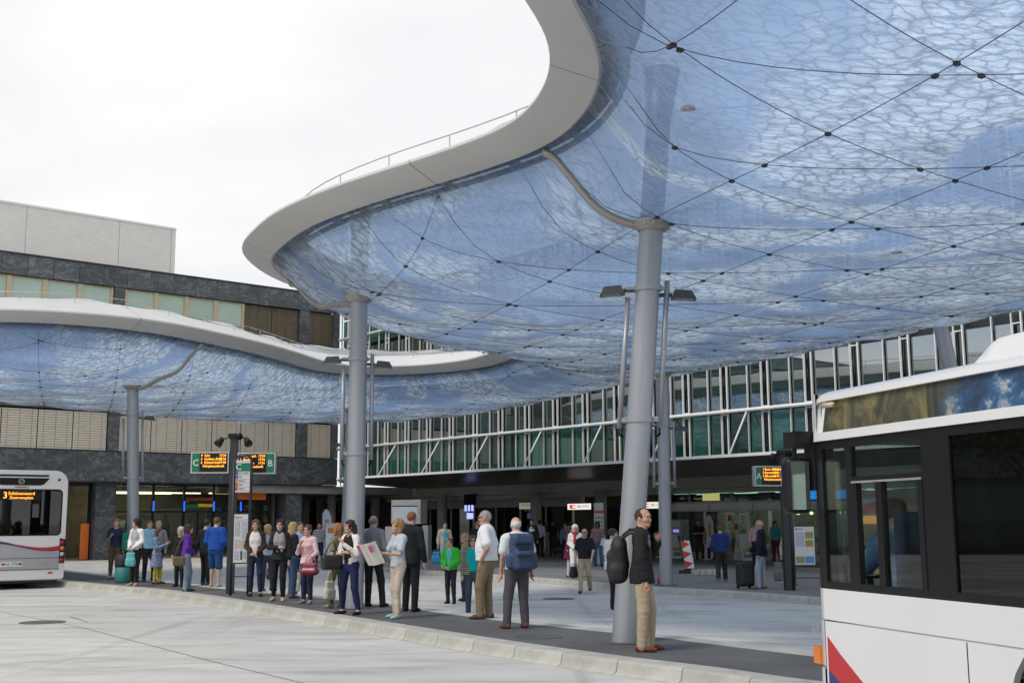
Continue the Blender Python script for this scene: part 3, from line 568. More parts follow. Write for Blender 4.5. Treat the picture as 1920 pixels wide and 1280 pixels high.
# columns
M['dark_lamp'] = pmat('lamp_housing', (.055, .062, .062), .45, .2, .1, 5); M['lamp_glass'] = pmat('lamp_lens', (.3, .31, .3), .15, 0, .1, 9)
def column(name, base, topxy, label, ztop=None, r=.175, rings=(4.85, 3.1), lamps=True, arm=None, side=1, tilt_z=5.8):
    """base point, xy of the axis at height tilt_z"""
    base = Vector(base); d = (Vector((topxy[0], topxy[1], tilt_z))-base); d /= d.z
    zm = float(zlow([topxy[0]], [topxy[1]])[0])
    o = empty(name, base); tag(o, label, 'column', 'steel canopy columns')
    f = lambda z: d*(z-base.z)
    B().tube([f(base.z-.05), f(zm+.02)], r, 28, r2=r*.96).obj('shaft', M['steel'], o, True)
    autosmooth(o.children[-1])
    B().tube([f(zm+.03), f(ZR+.35), f(float(zup([topxy[0]], [topxy[1]])[0])-.03)], [r*.96, r, r*1.5], 20).obj('inner_shaft', M['steel'], o, True)
    b = B(); t = f(zm); b.lathe([(r*.97, -.09), (r*1.12, -.1), (r*1.5, -.02), (r*1.62, .0), (r*1.62, .035), (r*.97, .04)], 28, 0, t); autosmooth(b.obj('collar', M['beige_steel'], o))
    b = B()
    for q in range(12):
        a = q*math.pi/6; b.cyl((t.x+r*1.42*math.cos(a), t.y+r*1.42*math.sin(a)), .018, t.z-.04, t.z+.0, 6)
    b.obj('collar_bolts', M['galv'], o)
    B().lathe([(r*1.9, .004), (r*1.9, .012), (r*1.02, .014)], 28, 0, (0, 0, .0)).obj('footing_ring', M['iron'], o)
    view = Vector((base.x, base.y)).normalized(); sx_ = Vector((view.y, -view.x))
    for z in rings:
        c = f(z); b = B(); b.lathe([(r*.9, -.04), (r*1.1, -.04), (r*1.1, .04), (r*.9, .04)], 24, 0, c)
        for s in (-1, 1): b.box(c+Vector((sx_.x, sx_.y, 0))*s*(r+.07), (.06, .025, .03), 0, (Vector((sx_.x, sx_.y, 0)), Vector((-sx_.y, sx_.x, 0)), Vector((0, 0, 1))))
        autosmooth(b.obj('ring_clamp', M['steel'], o))
    if len(rings) == 2:
        for s in (-1, 1):
            a = f(rings[0]); e_ = f(rings[1]); k = Vector((sx_.x, sx_.y, 0))*s*(r+.1)
            B().tube([e_+k+Vector((0, 0, -.12)), a+k+Vector((0, 0, .1 if s > 0 else -.12))], .038, 8).obj('downpipe', M['steel'], o, True)
            B().tube([e_+k+Vector((0, 0, -.12)), e_+k+Vector((0, 0, -.2)), e_+k*.8+Vector((0, 0, -.24))], .02, 6).obj('pipe_end', M['blackpl'], o, True)
    if lamps:
        for s in (-1, 1):
            c = f(rings[0])+Vector((sx_.x, sx_.y, 0))*s*(r+.3)+Vector((0, 0, -.02 if s < 0 else -.1))
            ex = Vector((sx_.x*s, sx_.y*s, 0)); ey = Vector((-ex.y, ex.x, 0)); ez = Vector((0, 0, 1))
            v = []
            for (u, z, wy) in ((-.16, -.055, .1), (.19, -.075, .115), (.13, .045, .085), (-.1, .065, .08)):
                for y_ in (-1, 1): v.append(c+ex*u+ey*wy*y_+ez*z)
            h = B(); h.add(v, [(0, 1, 3, 2), (2, 3, 5, 4), (4, 5, 7, 6), (6, 7, 1, 0), (0, 2, 4, 6), (1, 7, 5, 3)])
            h.tube([c+ex*-.14, c-ex*.36], .03, 6)
            lo = h.obj('floodlight', M['dark_lamp'], o)
            B().box(c+ex*.03+ez*-.068, (.13, .085, .004), 0, (ex+ez*-.068, ey, ez)).obj('lamp_glass', M['lamp_glass'], lo)
    if arm:
        a = f(zm)+base; q = Vector(arm); pts_ = []
        for k in range(15):
            t_ = k/14; p = a.lerp(q, t_); p.z = min(float(zlow([p.x], [p.y])[0])-.07, a.z-.03+(q.z-a.z+.03)*t_**1.25); pts_.append(p-base)
        b = B(); b.tube(pts_, .055, 8); b.tube([p+Vector((0, 0, -.05)) for p in pts_], .02, 5)
        b.obj('edge_beam', M['beige_steel'], o, True)
    return o
M['dark_lamp'] = pmat('lamp_housing', (.055, .062, .062), .45, .2, .1, 5); M['lamp_glass'] = pmat('lamp_lens', (.3, .31, .3), .15, 0, .1, 9)
def rimpt(px, py):
    p = G(px, py, ZR).to_2d(); q = min(RC, key=lambda c: (c-p).length); return (q.x, q.y, ZR+.0)
column('canopy_column', (1.48, 15.97, .158), (1.97, 16.0), 'steel column leaning beside the man with the black backpack', rings=(4.95, 3.12), arm=rimpt(1022, 279))
column('canopy_column', (-2.99, 22.4, .158), (-2.98, 22.4), 'upright steel column with the long-haired woman in the white jacket leaning on it', rings=(4.87, 3.05), arm=rimpt(548, 528))
column('canopy_column', (-11.25, 35.2, .158), (-11.5, 35.2), 'slim steel column behind the waste bin on the platform', rings=(5.0, 3.1), arm=rimpt(398, 640))
c4 = G(1249, 1096, .03); column('canopy_column', c4, (c4.x+.05, c4.y), 'steel column at the far kerb beside the red and white beacon', rings=(4.35, 2.75))
c5 = L(37.5, 22.9, .03); column('canopy_column', c5, (c5.x+.15, c5.y), 'steel column on the far pavement half hidden behind the upright column', rings=(4.6, 3.3))
column('canopy_column', (10.9, 26.6, .03), (9.95, 26.6), 'steel column leaning above the roof of the nearest bus', rings=(4.4,), lamps=False)
# ------------------------------------------------------------------ stone building (facade along E2 at a = 56.5)
ROT = math.atan2(E2[1], E2[0])             # local x = E2, local y = E1
AF = 56.5
stone = empty('stone_building', L(AF, 33.95), ROT); tag(stone, 'dark green stone office block with cream blinds and a white louvred roof box', 'building')
def S(b0, b1, y0, y1, z0, z1, bb=None, m=0, cham=None):      # box in facade coordinates: b (E2), y depth behind facade, z
    bb = bb or B()
    (bb.cham(b0-33.95, b1-33.95, y0, y1, z0, z1, cham, m) if cham else bb.bx(b0-33.95, b1-33.95, y0, y1, z0, z1, m)); return bb
S(-60, 33.7, .5, 18, 3.8, 14.2).obj('core_wall', M['interior_dark'], stone)
S(-60, 33.9, .1, 18, 14.2, 14.3).obj('roof', M['grey_conc'], stone)
S(-60, 33.97, -.06, .3, 14.36, 14.42).obj('roof_coping', M['anthracite'], stone)
def slabs(z0, z1, wid, b_start, b_end, y=0.0, name='stone_panel'):
    b = b_start
    while b < b_end-.05:
        e_ = min(b+wid, b_end); S(b+.005, e_-.005, y, y+.12, z0+.004, z1-.004, cham=.008).obj(name, M['stone'], stone); b = e_
slabs(13.36, 14.36, 1.205, 9.6, 33.95)
slabs(3.76, 5.22, 2.42, 7.5, 33.95, -.02)
slabs(7.17, 8.34, 1.21, 9.6, 33.95)
slabs(10.27, 11.44, 1.21, 9.6, 33.95)
for z0, z1 in ((5.24, 7.15), (8.36, 10.25), (11.46, 13.34)):
    for b0, b1 in ((10.5, 11.05), (21.03, 21.55), (31.4, 32.03)): S(b0, b1, -.01, .3, z0, z1, cham=.01).obj('stone_pier', M['stone'], stone)
    S(10, 33.6, .42, .48, z0, z1).obj('window_backing', M['interior_dark'], stone)
    S(10, 33.75, -.03, .35, z0-.05, z0+.01).obj('window_sill', M['anthracite'], stone)
for z0, z1 in ((3.76, 5.22), (7.17, 8.34), (10.27, 11.44), (13.36, 14.36)):
    for k in range(14): S(-60+k*5.0, -55+k*5.0-.02, 0, .12, z0, z1).obj('stone_panel', M['stone'], stone)
for z0, z1 in ((0.0, 3.7), (5.24, 7.15), (8.36, 10.25), (11.46, 13.34)): S(-60, 9.6, .3, .4, z0, z1).obj('window_band', M['glass_dark'], stone)
def blind(b0, b1, z0, z1, mat, pitch=.115, tilt=.052, y=.12):
    bb = B(); z = z0+.05
    while z < z1-.03:
        v = [(b0-33.95+.01, y-.02, z-tilt), (b1-33.95-.01, y-.02, z-tilt), (b1-33.95-.01, y+.012, z+tilt), (b0-33.95+.01, y+.012, z+tilt)]
        v += [(q[0], q[1]+.008, q[2]) for q in v]
        bb.add(v, [(0, 1, 2, 3), (7, 6, 5, 4), (0, 4, 5, 1), (2, 6, 7, 3)]); z += pitch
    S(b0+.01, b1-.01, y-.03, y+.04, z0, z0+.04, bb)
    for k in (.16, .5, .84): x = b0+(b1-b0)*k; S(x-.004, x+.004, y-.032, y-.028, z0, z1, bb, 1)
    return bb.obj('venetian_blind', [mat, M['blackpl']], stone)
bays = [(11.05, 21.03, 6), (21.55, 31.4, 6), (32.03, 33.6, 1)]
for row, (z0, z1) in enumerate(((5.26, 7.14), (8.38, 10.24), (11.48, 13.33))):
    for bi, (b0, b1, n) in enumerate(bays):
        wv = (b1-b0-.08)/n
        for k in range(n):
            x0 = b0+.04+k*wv; x1 = x0+wv
            if row == 0: blind(x0+.012, x1-.012, z0, z1, M['slat'])
            elif row == 1:
                if bi: blind(x0+.012, x1-.012, z0, z1, M['slat'], pitch=.15)
            else:
                if bi == 2 or (bi == 1 and k >= 4): blind(x0+.012, x1-.012, z0, z1, M['slat_bronze'], tilt=.03)
                else:
                    wn = S(x0+.11, x1-.11, .2, .22, z0, z1).obj('window_pane', M['glass_pale'], stone)
                    bb = B(); S(x0, x0+.11, .1, .26, z0, z1, bb); S(x1-.11, x1, .1, .26, z0, z1, bb); S(x0+.11, x1-.11, .14, .24, z1-.05, z1, bb); bb.obj('window_frame', M['cream'], wn)
                    S(x0+.11, x1-.11, .185, .198, z0, z0+.62).obj('parapet_glass', M['glass_pale2'], wn)
S(32.03+1.56, 33.95, -.01, .4, 5.24, 13.36).obj('corner_pier', M['stone'], stone)
# ground floor
for b0, b1 in ((10.1, 11.1), (20.69, 21.7), (31.04, 31.98)):
    for z0, z1 in ((0, 1.9), (1.9, 3.76)): S(b0, b1, .35, 1.35, z0+.003, z1-.003, cham=.01).obj('stone_pier', M['stone'], stone)
S(10, 33.9, .0, 6.5, 3.7, 3.755).obj('soffit', M['anthracite'], stone)
S(9, 30.6, 6.3, 6.5, -.1, 3.7).obj('shop_back_wall', M['interior'], stone)
S(9, 34, .9, 9, -.02, .02).obj('shop_floor', M['grey_conc'], stone)
S(30.5, 30.7, 1.0, 9, 0, 3.7).obj('shop_side_wall', M['interior_dark'], stone)
mull = [11.3, 13.0, 14.6, 16.3, 17.9, 19.4, 20.6, 21.8, 23.81, 25.44, 27.07, 28.6, 30.3]
for b in mull: S(b-.05, b+.05, .85, 1.0, 0, 3.7).obj('shopfront_mullion', M['blackpl'], stone)
for b0, b1 in zip(mull[:-1], mull[1:]):
    if b1-b0 < 1.3: continue
    S(b0+.05, b1-.05, .92, .93, .08, 2.28).obj('shop_window', M['glass_shop'], stone); S(b0+.05, b1-.05, .92, .93, 2.36, 3.62).obj('shop_window', M['glass_shop'], stone)
    S(b0+.05, b1-.05, .88, .98, 2.28, 2.36).obj('shopfront_transom', M['blackpl'], stone)
S(11, 30.3, .86, 1.0, 3.62, 3.72).obj('shopfront_head', M['blackpl'], stone)
for b in (23.81, 25.44, 27.07, 28.6, 19.4): S(b-.04, b+.04, .83, .848, 2.35, 2.85).obj('door_sensor_light', M['blue_lit'], stone)
S(26.2, 26.26, .9, .96, .05, 2.28).obj('door_stile', M['blackpl'], stone)
S(20.2, 20.6, .8, .84, .05, 1.75).obj('orange_panel', M['orange'], stone)
S(28.3, 29.9, .55, .68, 2.95, 3.6).obj('orange_sign_board', M['orange'], stone)
for b, y, l in ((22.6, 3, 1.6), (24.6, 3, 1.8), (26.6, 3.5, 1.8), (28.6, 3, 1.6), (14.5, 3, 1.8), (17.5, 3, 1.8), (25.5, 5, 2.0), (23.2, 5, 2)): S(b-l/2, b+l/2, y-.08, y+.08, 3.3, 3.36).obj('ceiling_light', M['lamp_warm'], stone)
for b0, b1, z1 in ((22.0, 24.6, 1.7), (24.7, 26, 1.5), (28.0, 30, 1.8), (12, 14, 1.6), (15, 18, 1.7)):
    o = S(b0, b1, 4.2, 4.9, 0, z1).obj('counter', M['interior_dark'], stone)
    for k in range(7): S(b0+.1+k*(b1-b0-.2)/7, b0+.1+(k+.6)*(b1-b0-.2)/7, 4.05, 4.19, z1*.45, z1*.62).obj('goods', M['goods%d' % (k % 3)], o)
text('shop_lettering', 'gourmessa', .34, M['orange_dim'], stone, (26.28-33.95, .84, 2.98), (math.pi/2, 0, 0))
S(26.2, 27.0, .83, .85, 2.56, 2.72).obj('yellow_sign', M['yellow'], stone); S(25.55, 26.2, .83, .85, 2.5, 2.68).obj('green_sign', M['green'], stone)
# rooftop box of white louvres
box = empty('roof_plant_room', L(AF+.6, 24.3), ROT); tag(box, 'white louvred plant room standing on the stone building roof', 'roof room')
bb = B(); z = 14.5
while z < 16.9:
    for x0, x1 in ((-16, -7.52), (-7.5, -2.97), (-2.95, -.22), (-.2, 0)): bb.add([(x0, 0, z), (x1, 0, z), (x1, .008, z+.109), (x0, .008, z+.109), (x0, .05, z), (x1, .05, z)], [(0, 1, 2, 3), (4, 5, 1, 0), (3, 2, 5, 4)])
    z += .114
o = bb.obj('louvre_slats', M['offwhite'], box); o['kind'] = 'stuff'
B().bx(-16, -.01, .06, 9, 14.3, 16.88).obj('wall', M['louvre_back'], box); B().bx(-16, .04, -.04, 9, 16.88, 16.96).obj('roof_edge', M['white'], box); B().bx(-.06, .02, -.012, .05, 14.4, 16.88).obj('corner_trim', M['offwhite'], box)
# ------------------------------------------------------------------ glass building (facade along E1 at b = 34)
ROT2 = math.atan2(E1[1], E1[0])            # local x = E1 (a), local y = -E2 (towards the square)
gb = empty('glass_building', L(0, 34.0), ROT2); tag(gb, 'long glass station building with green panes, white mullions and a dark canopy soffit', 'building')
def Q(a0, a1, y0, y1, z0, z1, bb=None, m=0): bb = bb or B(); bb.bx(a0, a1, -y1, -y0, z0, z1, m); return bb    # y measured behind the facade
ZT = 14.1
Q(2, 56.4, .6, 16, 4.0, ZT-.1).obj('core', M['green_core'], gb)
for z in (7.72, 11.3): Q(2, 56.45, .3, .62, z-.18, z+.18).obj('floor_edge', M['anthracite'], gb)
Q(2, 56.45, -.1, 1, ZT-.12, ZT+.25).obj('roof_edge', M['white'], gb)
rows = [(4.12, 5.66), (5.82, 7.62), (7.8, 9.3), (9.42, 11.2), (11.4, 12.9), (12.98, 14.0)]
shared = {}
for k in range(-13, 15):
    a0 = 28.55+1.915*k
    cells = [(a0, a0+.31, 1), (a0+.31, a0+.95, 0), (a0+.95, a0+1.915, 0)]
    for ri, (z0, z1) in enumerate(rows):
        if ri >= 2 and 4 > k > -8 and ri < 5: continue
        for ci, (x0, x1, nar) in enumerate(cells):
            if x1 > 56.4 or x0 < 3: continue
            key = (ci, ri)
            if key not in shared: shared[key] = B().bx(0, x1-x0-.06, -.012, .012, z0, z1).mesh('window_pane', M['glass_dark2'] if nar else M['glass_green2'] if ri % 2 == 0 else M['glass_green'])
            link('window_pane', shared[key], gb, (x0+.03, -.1-.05*nar, 0))
            if nar:
                kk = ('f', ri)
                if kk not in shared:
                    bb = B(); w_ = x1-x0
                    for u0, u1, v0, v1 in ((.02, .035, z0, z1), (w_-.035, w_-.018, z0, z1), (.035, w_-.035, z1-.04, z1), (.035, w_-.035, z0, z0+.04)): bb.bx(u0, u1, -.02, .025, v0, v1)
                    shared[kk] = bb.mesh('vent_frame', M['white'])
                link('vent_frame', shared[kk], gb, (x0, -.02, 0))
    for x, wd in ((a0, .05), (a0+.31, .032), (a0+.95, .034)):
        if 3 < x < 56.4:
            kk = ('m', wd)
            if kk not in shared: shared[kk] = B().bx(-wd/2, wd/2, -.04, .04, 4.05, ZT-.1).mesh('mullion', M['white'])
            link('mullion', shared[kk], gb, (x, 0, 0))
    if 3 < a0 < 56.4: Q(a0+.03, a0+.07, .02, .12, 4.05, ZT-.1).obj('mullion_edge', M['anthracite'], gb)
B().tube([(2, .14, 5.74), (56.4, .14, 5.74)], .075, 10).obj('rail_tube', M['white'], gb, True)
B().tube([(2, .14, 9.36), (56.4, .14, 9.36)], .06, 8).obj('rail_tube', M['white'], gb, True)
B().tube([(40, .16, 11.85), (56.4, .16, 11.85)], .07, 8).obj('rail_tube', M['white'], gb, True)
for k in range(-6, 7):
    a = 27.55+3.84*k
    if 4 < a < 56.4: B().tube([(a, .12, 5.72), (a, 1.2, 4.06)], .035, 8).obj('canopy_strut', M['white'], gb, True)
# projecting dark canopy over the arcade
B().bx(2, 54.6, 1.14, 1.24, 3.98, 4.09).obj('canopy_edge', M['white'], gb)
bb = B(); bb.add([(2, 1.2, 3.97), (54.6, 1.2, 3.97), (56.45, -.1, 3.9), (56.45, -5.2, 3.62), (2, -5.2, 3.62), (2, 1.2, 4.05), (54.6, 1.2, 4.05), (56.45, -.1, 4.05), (56.45, -5.2, 4.0), (2, -5.2, 4.0)], [(4, 3, 2, 1, 0), (5, 6, 7, 8, 9), (0, 1, 6, 5), (1, 2, 7, 6), (2, 3, 8, 7)]); bb.obj('soffit', M['soffit'], gb)
Q(2, 75, 5.2, 5.5, 3.14, 3.7).obj('beam', M['grey_conc'], gb); Q(2, 75, 5.5, 5.7, 2.92, 3.12).obj('lower_beam', M['grey_conc'], gb)
Q(44.2, 75, 6.9, 7.2, 2.5, 3.2).obj('lintel_wall', M['grey_conc'], gb)
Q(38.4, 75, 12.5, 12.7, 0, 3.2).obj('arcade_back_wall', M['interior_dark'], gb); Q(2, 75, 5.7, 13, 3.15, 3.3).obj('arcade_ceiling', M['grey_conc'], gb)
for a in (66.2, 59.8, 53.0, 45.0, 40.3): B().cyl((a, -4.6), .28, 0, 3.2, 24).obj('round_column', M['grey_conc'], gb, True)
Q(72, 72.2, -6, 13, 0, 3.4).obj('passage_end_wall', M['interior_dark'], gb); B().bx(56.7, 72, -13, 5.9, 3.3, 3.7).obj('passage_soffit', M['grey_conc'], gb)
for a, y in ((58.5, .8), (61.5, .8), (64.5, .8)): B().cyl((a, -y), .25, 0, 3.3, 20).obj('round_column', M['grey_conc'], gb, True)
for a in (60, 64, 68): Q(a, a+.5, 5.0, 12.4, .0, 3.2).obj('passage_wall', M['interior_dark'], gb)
# dark glazing inside the arcade
for k in range(17):
    a = 38.6+k*2.1
    Q(a, a+.07, 7.0, 7.12, 0, 2.5).obj('glazing_bar', M['galv'], gb)
    if k % 4 != 2: Q(a+.07, a+2.1, 7.05, 7.06, .08, 2.48).obj('arcade_pane', M['glass_dark'], gb)
# shop front with white frames on the right
Q(2, 38.4, 7.0, 7.5, 2.14, 2.5).obj('shop_fascia', M['white'], gb); Q(2, 38.4, 6.94, 7.0, 2.15, 2.2).obj('fascia_lip', M['galv'], gb)
for k in range(15): Q(38.2-k*2.5-.01, 38.2-k*2.5+.01, 6.985, 7.0, 2.2, 2.5).obj('fascia_joint', M['anthracite'], gb)
Q(2, 38.4, 6.98, 7.06, 2.5, 2.58).obj('clerestory_sill', M['galv'], gb); Q(2, 38.4, 6.98, 7.06, 2.98, 3.14).obj('clerestory_head', M['galv'], gb)
Q(2, 38.4, 7.04, 7.05, 2.58, 2.98).obj('clerestory_glass', M['glass_dark'], gb)
Q(2, 38.4, 11, 11.2, 0, 3.1).obj('shop_back_wall', M['shop_back'], gb); Q(2, 38.4, 7.0, 11, .02, .06).obj('shop_floor', M['grey_conc'], gb)
Q(2, 38.4, 6.95, 7.15, .03, .3).obj('shop_plinth', M['galv'], gb)
for a in (38.4, 35.97, 33.48, 31.06, 28.6, 26.1, 23.6, 21, 18.5, 16): Q(a-.045, a+.045, 6.95, 7.08, .3, 2.14).obj('shop_mullion', M['white'], gb); Q(a-2.4, a-.05, 7.03, 7.04, .3, 2.14).obj('shop_pane', M['glass_shop2'], gb)
for a in (36.9, 34.4, 30.1, 27.0): Q(a-.02, a+.02, 6.985, 7.04, 2.58, 2.98).obj('clerestory_bar', M['galv'], gb)
Q(35.1, 36.1, 7.01, 7.03, 2.62, 2.95).obj('yellow_notice', M['notice'], gb)
for i in range(4):
    for j in range(3):
        a = 34.9-i*.36; o = Q(a-.1, a+.1, 6.99, 7.0, .95+j*.38, 1.2+j*.38).obj('window_sticker', M['red'] if (i+j) % 3 == 0 else M['sticker'], gb)
for a, y in ((32.3, 9), (31.6, 9), (29.6, 8.5), (30.4, 9.5), (27, 9)): B().lathe([(.01, .0), (.07, -.04), (.08, -.1), (.02, -.14)], 10, 0, (a, -y, 2.1)).obj('pendant_lamp', M['lamp_warm'], gb)
Q(28.6, 30.3, 10.4, 10.6, 1.55, 1.9).obj('lit_menu_board', M['orange_lit'], gb)

for a in np.arange(4, 38, 2.4):
    for y in (8.2, 9.8): Q(a, a+1.3, y-.06, y+.06, 2.98, 3.02).obj('ceiling_light', M['lamp_white'], gb)
for a in (40.5, 43.4, 46.5, 49.6, 52.7, 55.8, 59): Q(a, a+.35, 8.9, 9.25, 3.08, 3.12).obj('ceiling_light', M['lamp_white'], gb)
for k in range(8):
    a = 37.6-k*2.3; o = Q(a-1.6, a, 9.6, 10.2, .06, 1.1).obj('shop_shelf', M['interior'], gb)
    for j in range(6): Q(a-1.55+j*.26, a-1.37+j*.26, 9.5, 9.59, .65, .95).obj('goods', M['goods%d' % (j % 3)], o)
# ------------------------------------------------------------------ people (implicit surfaces -> meshes)
def nets(V, xs, ys, zs):
    ins = V < 0; nx, ny, nz = V.shape
    cs = [(i, j, k) for i in (0, 1) for j in (0, 1) for k in (0, 1)]
    sl = lambda A, c: A[c[0]:nx-1+c[0], c[1]:ny-1+c[1], c[2]:nz-1+c[2]]
    cnt = np.zeros((nx-1, ny-1, nz-1)); sub = sum(sl(ins, c).astype(np.int8) for c in cs); act = np.argwhere((sub > 0) & (sub < 8))
    if len(act) == 0: return np.zeros((0, 3)), np.zeros((0, 4), int)
    I, Jx, K = act.T; P = np.zeros((len(act), 3)); C = np.zeros(len(act))
    co = {c: V[I+c[0], Jx+c[1], K+c[2]] for c in cs}
    X = (xs, ys, zs)
    for c in cs:
        for ax in range(3):
            if c[ax]: continue
            d = list(c); d[ax] = 1; d = tuple(d); a, b_ = co[c], co[d]; m = (a < 0) != (b_ < 0)
            t = np.where(m, a/np.where(m, a-b_, 1), 0)
            q = [X[0][I+c[0]], X[1][Jx+c[1]], X[2][K+c[2]]]; idx = (I, Jx, K)[ax]
            q[ax] = X[ax][idx]+t*(X[ax][idx+1]-X[ax][idx])
            for r_ in range(3): P[:, r_] += np.where(m, q[r_], 0)
            C += m
    P /= C[:, None]
    ID = np.full((nx-1, ny-1, nz-1), -1); ID[I, Jx, K] = np.arange(len(act)); F = []
    for ax in range(3):
        A = ins; s0 = [slice(1, -1)]*3; s1 = [slice(1, -1)]*3; s0[ax] = slice(0, -1); s1[ax] = slice(1, None)
        a, b_ = A[tuple(s0)], A[tuple(s1)]; e_ = np.argwhere(a != b_)
        if len(e_) == 0: continue
        off = np.ones(3, int); off[ax] = 0; g = e_+off
        u, v = [(1, 2), (2, 0), (0, 1)][ax]
        def cell(du, dv):
            h = g.copy(); h[:, u] -= du; h[:, v] -= dv; return ID[h[:, 0], h[:, 1], h[:, 2]]
        qd = np.stack([cell(1, 1), cell(0, 1), cell(0, 0), cell(1, 0)], 1); fl = ~a[tuple(e_.T)]
        qd[fl] = qd[fl][:, ::-1]; F.append(qd)
    F = np.concatenate(F); F = F[(F >= 0).all(1)]
    return P, F
class Blob:
    """smooth union of capsules (rx tapering, squashed in local axes) and ellipsoids"""
    def __init__(s): s.p = []
    def cap(s, a, b, ra, rb=None, sq=(1, 1, 1), k=.02): s.p.append(('c', np.array(a, float), np.array(b, float), ra, ra if rb is None else rb, np.array(sq, float), k)); return s
    def ell(s, c, r, k=.02, neg=False): s.p.append(('n' if neg else 'e', np.array(c, float), np.array(r, float), 0, 0, None, k)); return s
    def rbox(s, c, h, r, k=.01, rz=0.0): s.p.append(('b', np.array(c, float), np.array(h, float), r, rz, None, k)); return s
    def ncap(s, a, b, ra, rb): s.p.append(('nc', np.array(a, float), np.array(b, float), ra, rb, np.ones(3), 0.0)); return s
    def nbox(s, c, h): s.p.append(('nb', np.array(c, float), np.array(h, float), .02, 0.0, None, 0.0)); return s
    def cut(s, ax, v, sign): s.p.append(('x', ax, v, sign, 0, None, 0)); return s
    def build(s, vox, fine=None):
        lo = np.full(3, 9.); hi = np.full(3, -9.)
        for q in s.p:
            if q[0] == 'c':
                m = max(q[3], q[4])*q[5].max(); lo = np.minimum(lo, np.minimum(q[1], q[2])-m); hi = np.maximum(hi, np.maximum(q[1], q[2])+m)
            elif q[0] == 'e': lo = np.minimum(lo, q[1]-q[2]); hi = np.maximum(hi, q[1]+q[2])
            elif q[0] == 'b': e_ = np.array([np.hypot(*q[2][:2])]*2+[q[2][2]]) if q[4] else q[2]; lo = np.minimum(lo, q[1]-e_-.01); hi = np.maximum(hi, q[1]+e_+.01)
        lo -= 2.2*vox; hi += 2.2*vox; ax = []
        for i in range(3):
            g = np.arange(lo[i], hi[i]+vox, vox)
            if fine is not None:
                f0, f1, fv = fine[0][i], fine[1][i], fine[2]
                g = np.concatenate([g[g < f0-vox*.3], np.arange(f0, f1, fv), g[g > f1+vox*.3]])
            ax.append(g)
        xs, ys, zs = ax; V = np.full((len(xs), len(ys), len(zs)), .5)
        for q in s.p:
            if q[0] == 'x':
                c = [None]*3; c = [xs[:, None, None], ys[None, :, None], zs[None, None, :]][q[1]]; V = np.maximum(V, (c-q[2])*q[3]); continue
            if q[0] in ('c', 'nc'): m = max(q[3], q[4])*q[5].max(); l_ = np.minimum(q[1], q[2])-m; h_ = np.maximum(q[1], q[2])+m
            elif q[0] in ('b', 'nb'): e_ = np.array([np.hypot(*q[2][:2])]*2+[q[2][2]]); l_ = q[1]-e_; h_ = q[1]+e_
            else: l_ = q[1]-q[2]; h_ = q[1]+q[2]
            mg = q[6]+2.5*vox
            sl = tuple(slice(max(0, np.searchsorted(g, l_[i]-mg)-1), np.searchsorted(g, h_[i]+mg)+1) for i, g in enumerate(ax))
            x, y, z = xs[sl[0]][:, None, None], ys[sl[1]][None, :, None], zs[sl[2]][None, None, :]
            if q[0] in ('c', 'nc'):
                sq = q[5]; a = q[1]; d = (q[2]-a)/sq; L2 = (d@d)+1e-12
                px, py, pz = (x-a[0])/sq[0], (y-a[1])/sq[1], (z-a[2])/sq[2]
                t = np.clip((px*d[0]+py*d[1]+pz*d[2])/L2, 0, 1)
                D = (np.sqrt((px-t*d[0])**2+(py-t*d[1])**2+(pz-t*d[2])**2)-(q[3]+(q[4]-q[3])*t))*sq.min()
            elif q[0] in ('b', 'nb'):
                px, py, pz = x-q[1][0], y-q[1][1], z-q[1][2]
                if q[4]: c_, s_ = math.cos(q[4]), math.sin(q[4]); px, py = px*c_+py*s_, -px*s_+py*c_
                ux, uy, uz = np.abs(px)-q[2][0]+q[3], np.abs(py)-q[2][1]+q[3], np.abs(pz)-q[2][2]+q[3]
                D = np.sqrt(np.maximum(ux, 0)**2+np.maximum(uy, 0)**2+np.maximum(uz, 0)**2)+np.minimum(np.maximum(np.maximum(ux, uy), uz), 0)-q[3]
            else:
                r_ = q[2]; k0 = np.sqrt(((x-q[1][0])/r_[0])**2+((y-q[1][1])/r_[1])**2+((z-q[1][2])/r_[2])**2); D = (k0-1)*r_.min()
            A = V[sl]; k = q[6]
            if q[0] in ('n', 'nc', 'nb'): V[sl] = np.maximum(A, -D); continue
            h = np.maximum(k-np.abs(A-D), 0)/max(k, 1e-6); V[sl] = np.minimum(A, D)-h*h*k*.25
        return nets(V, xs, ys, zs)
def blobmesh(name, bl, vox, mat, fine=None, extra=None, fold=0.0):
    P, F = bl.build(vox, fine)
    if fold:
        a, c = rng.uniform(0, 6, 2); x, y, z = P.T; th = np.arctan2(y, x)
        f_ = np.sin(z*31+3*np.sin(th*2+a+z*5)+x*34)*.32+np.sin(th*7+z*14+c)*.7+np.sin(z*90+th*3+x*40+c)*.35
        n_ = np.stack([np.cos(th), np.sin(th), 0*th], 1); P = P+n_*(fold*f_)[:, None]
    vs = P; fs = [tuple(f) for f in F]; mi = [0]*len(fs); mats = [mat]
    if extra:                                   # (verts, faces, material)
        vs = list(map(tuple, P))
        for ev, ef, em in extra:
            n = len(vs); vs += [tuple(v) for v in ev]; fs += [tuple(i+n for i in f) for f in ef]
            if em not in mats: mats.append(em)
            mi += [mats.index(em)]*len(ef)
    return mesh(name, vs, fs, mats, True, mi)
CM = {}
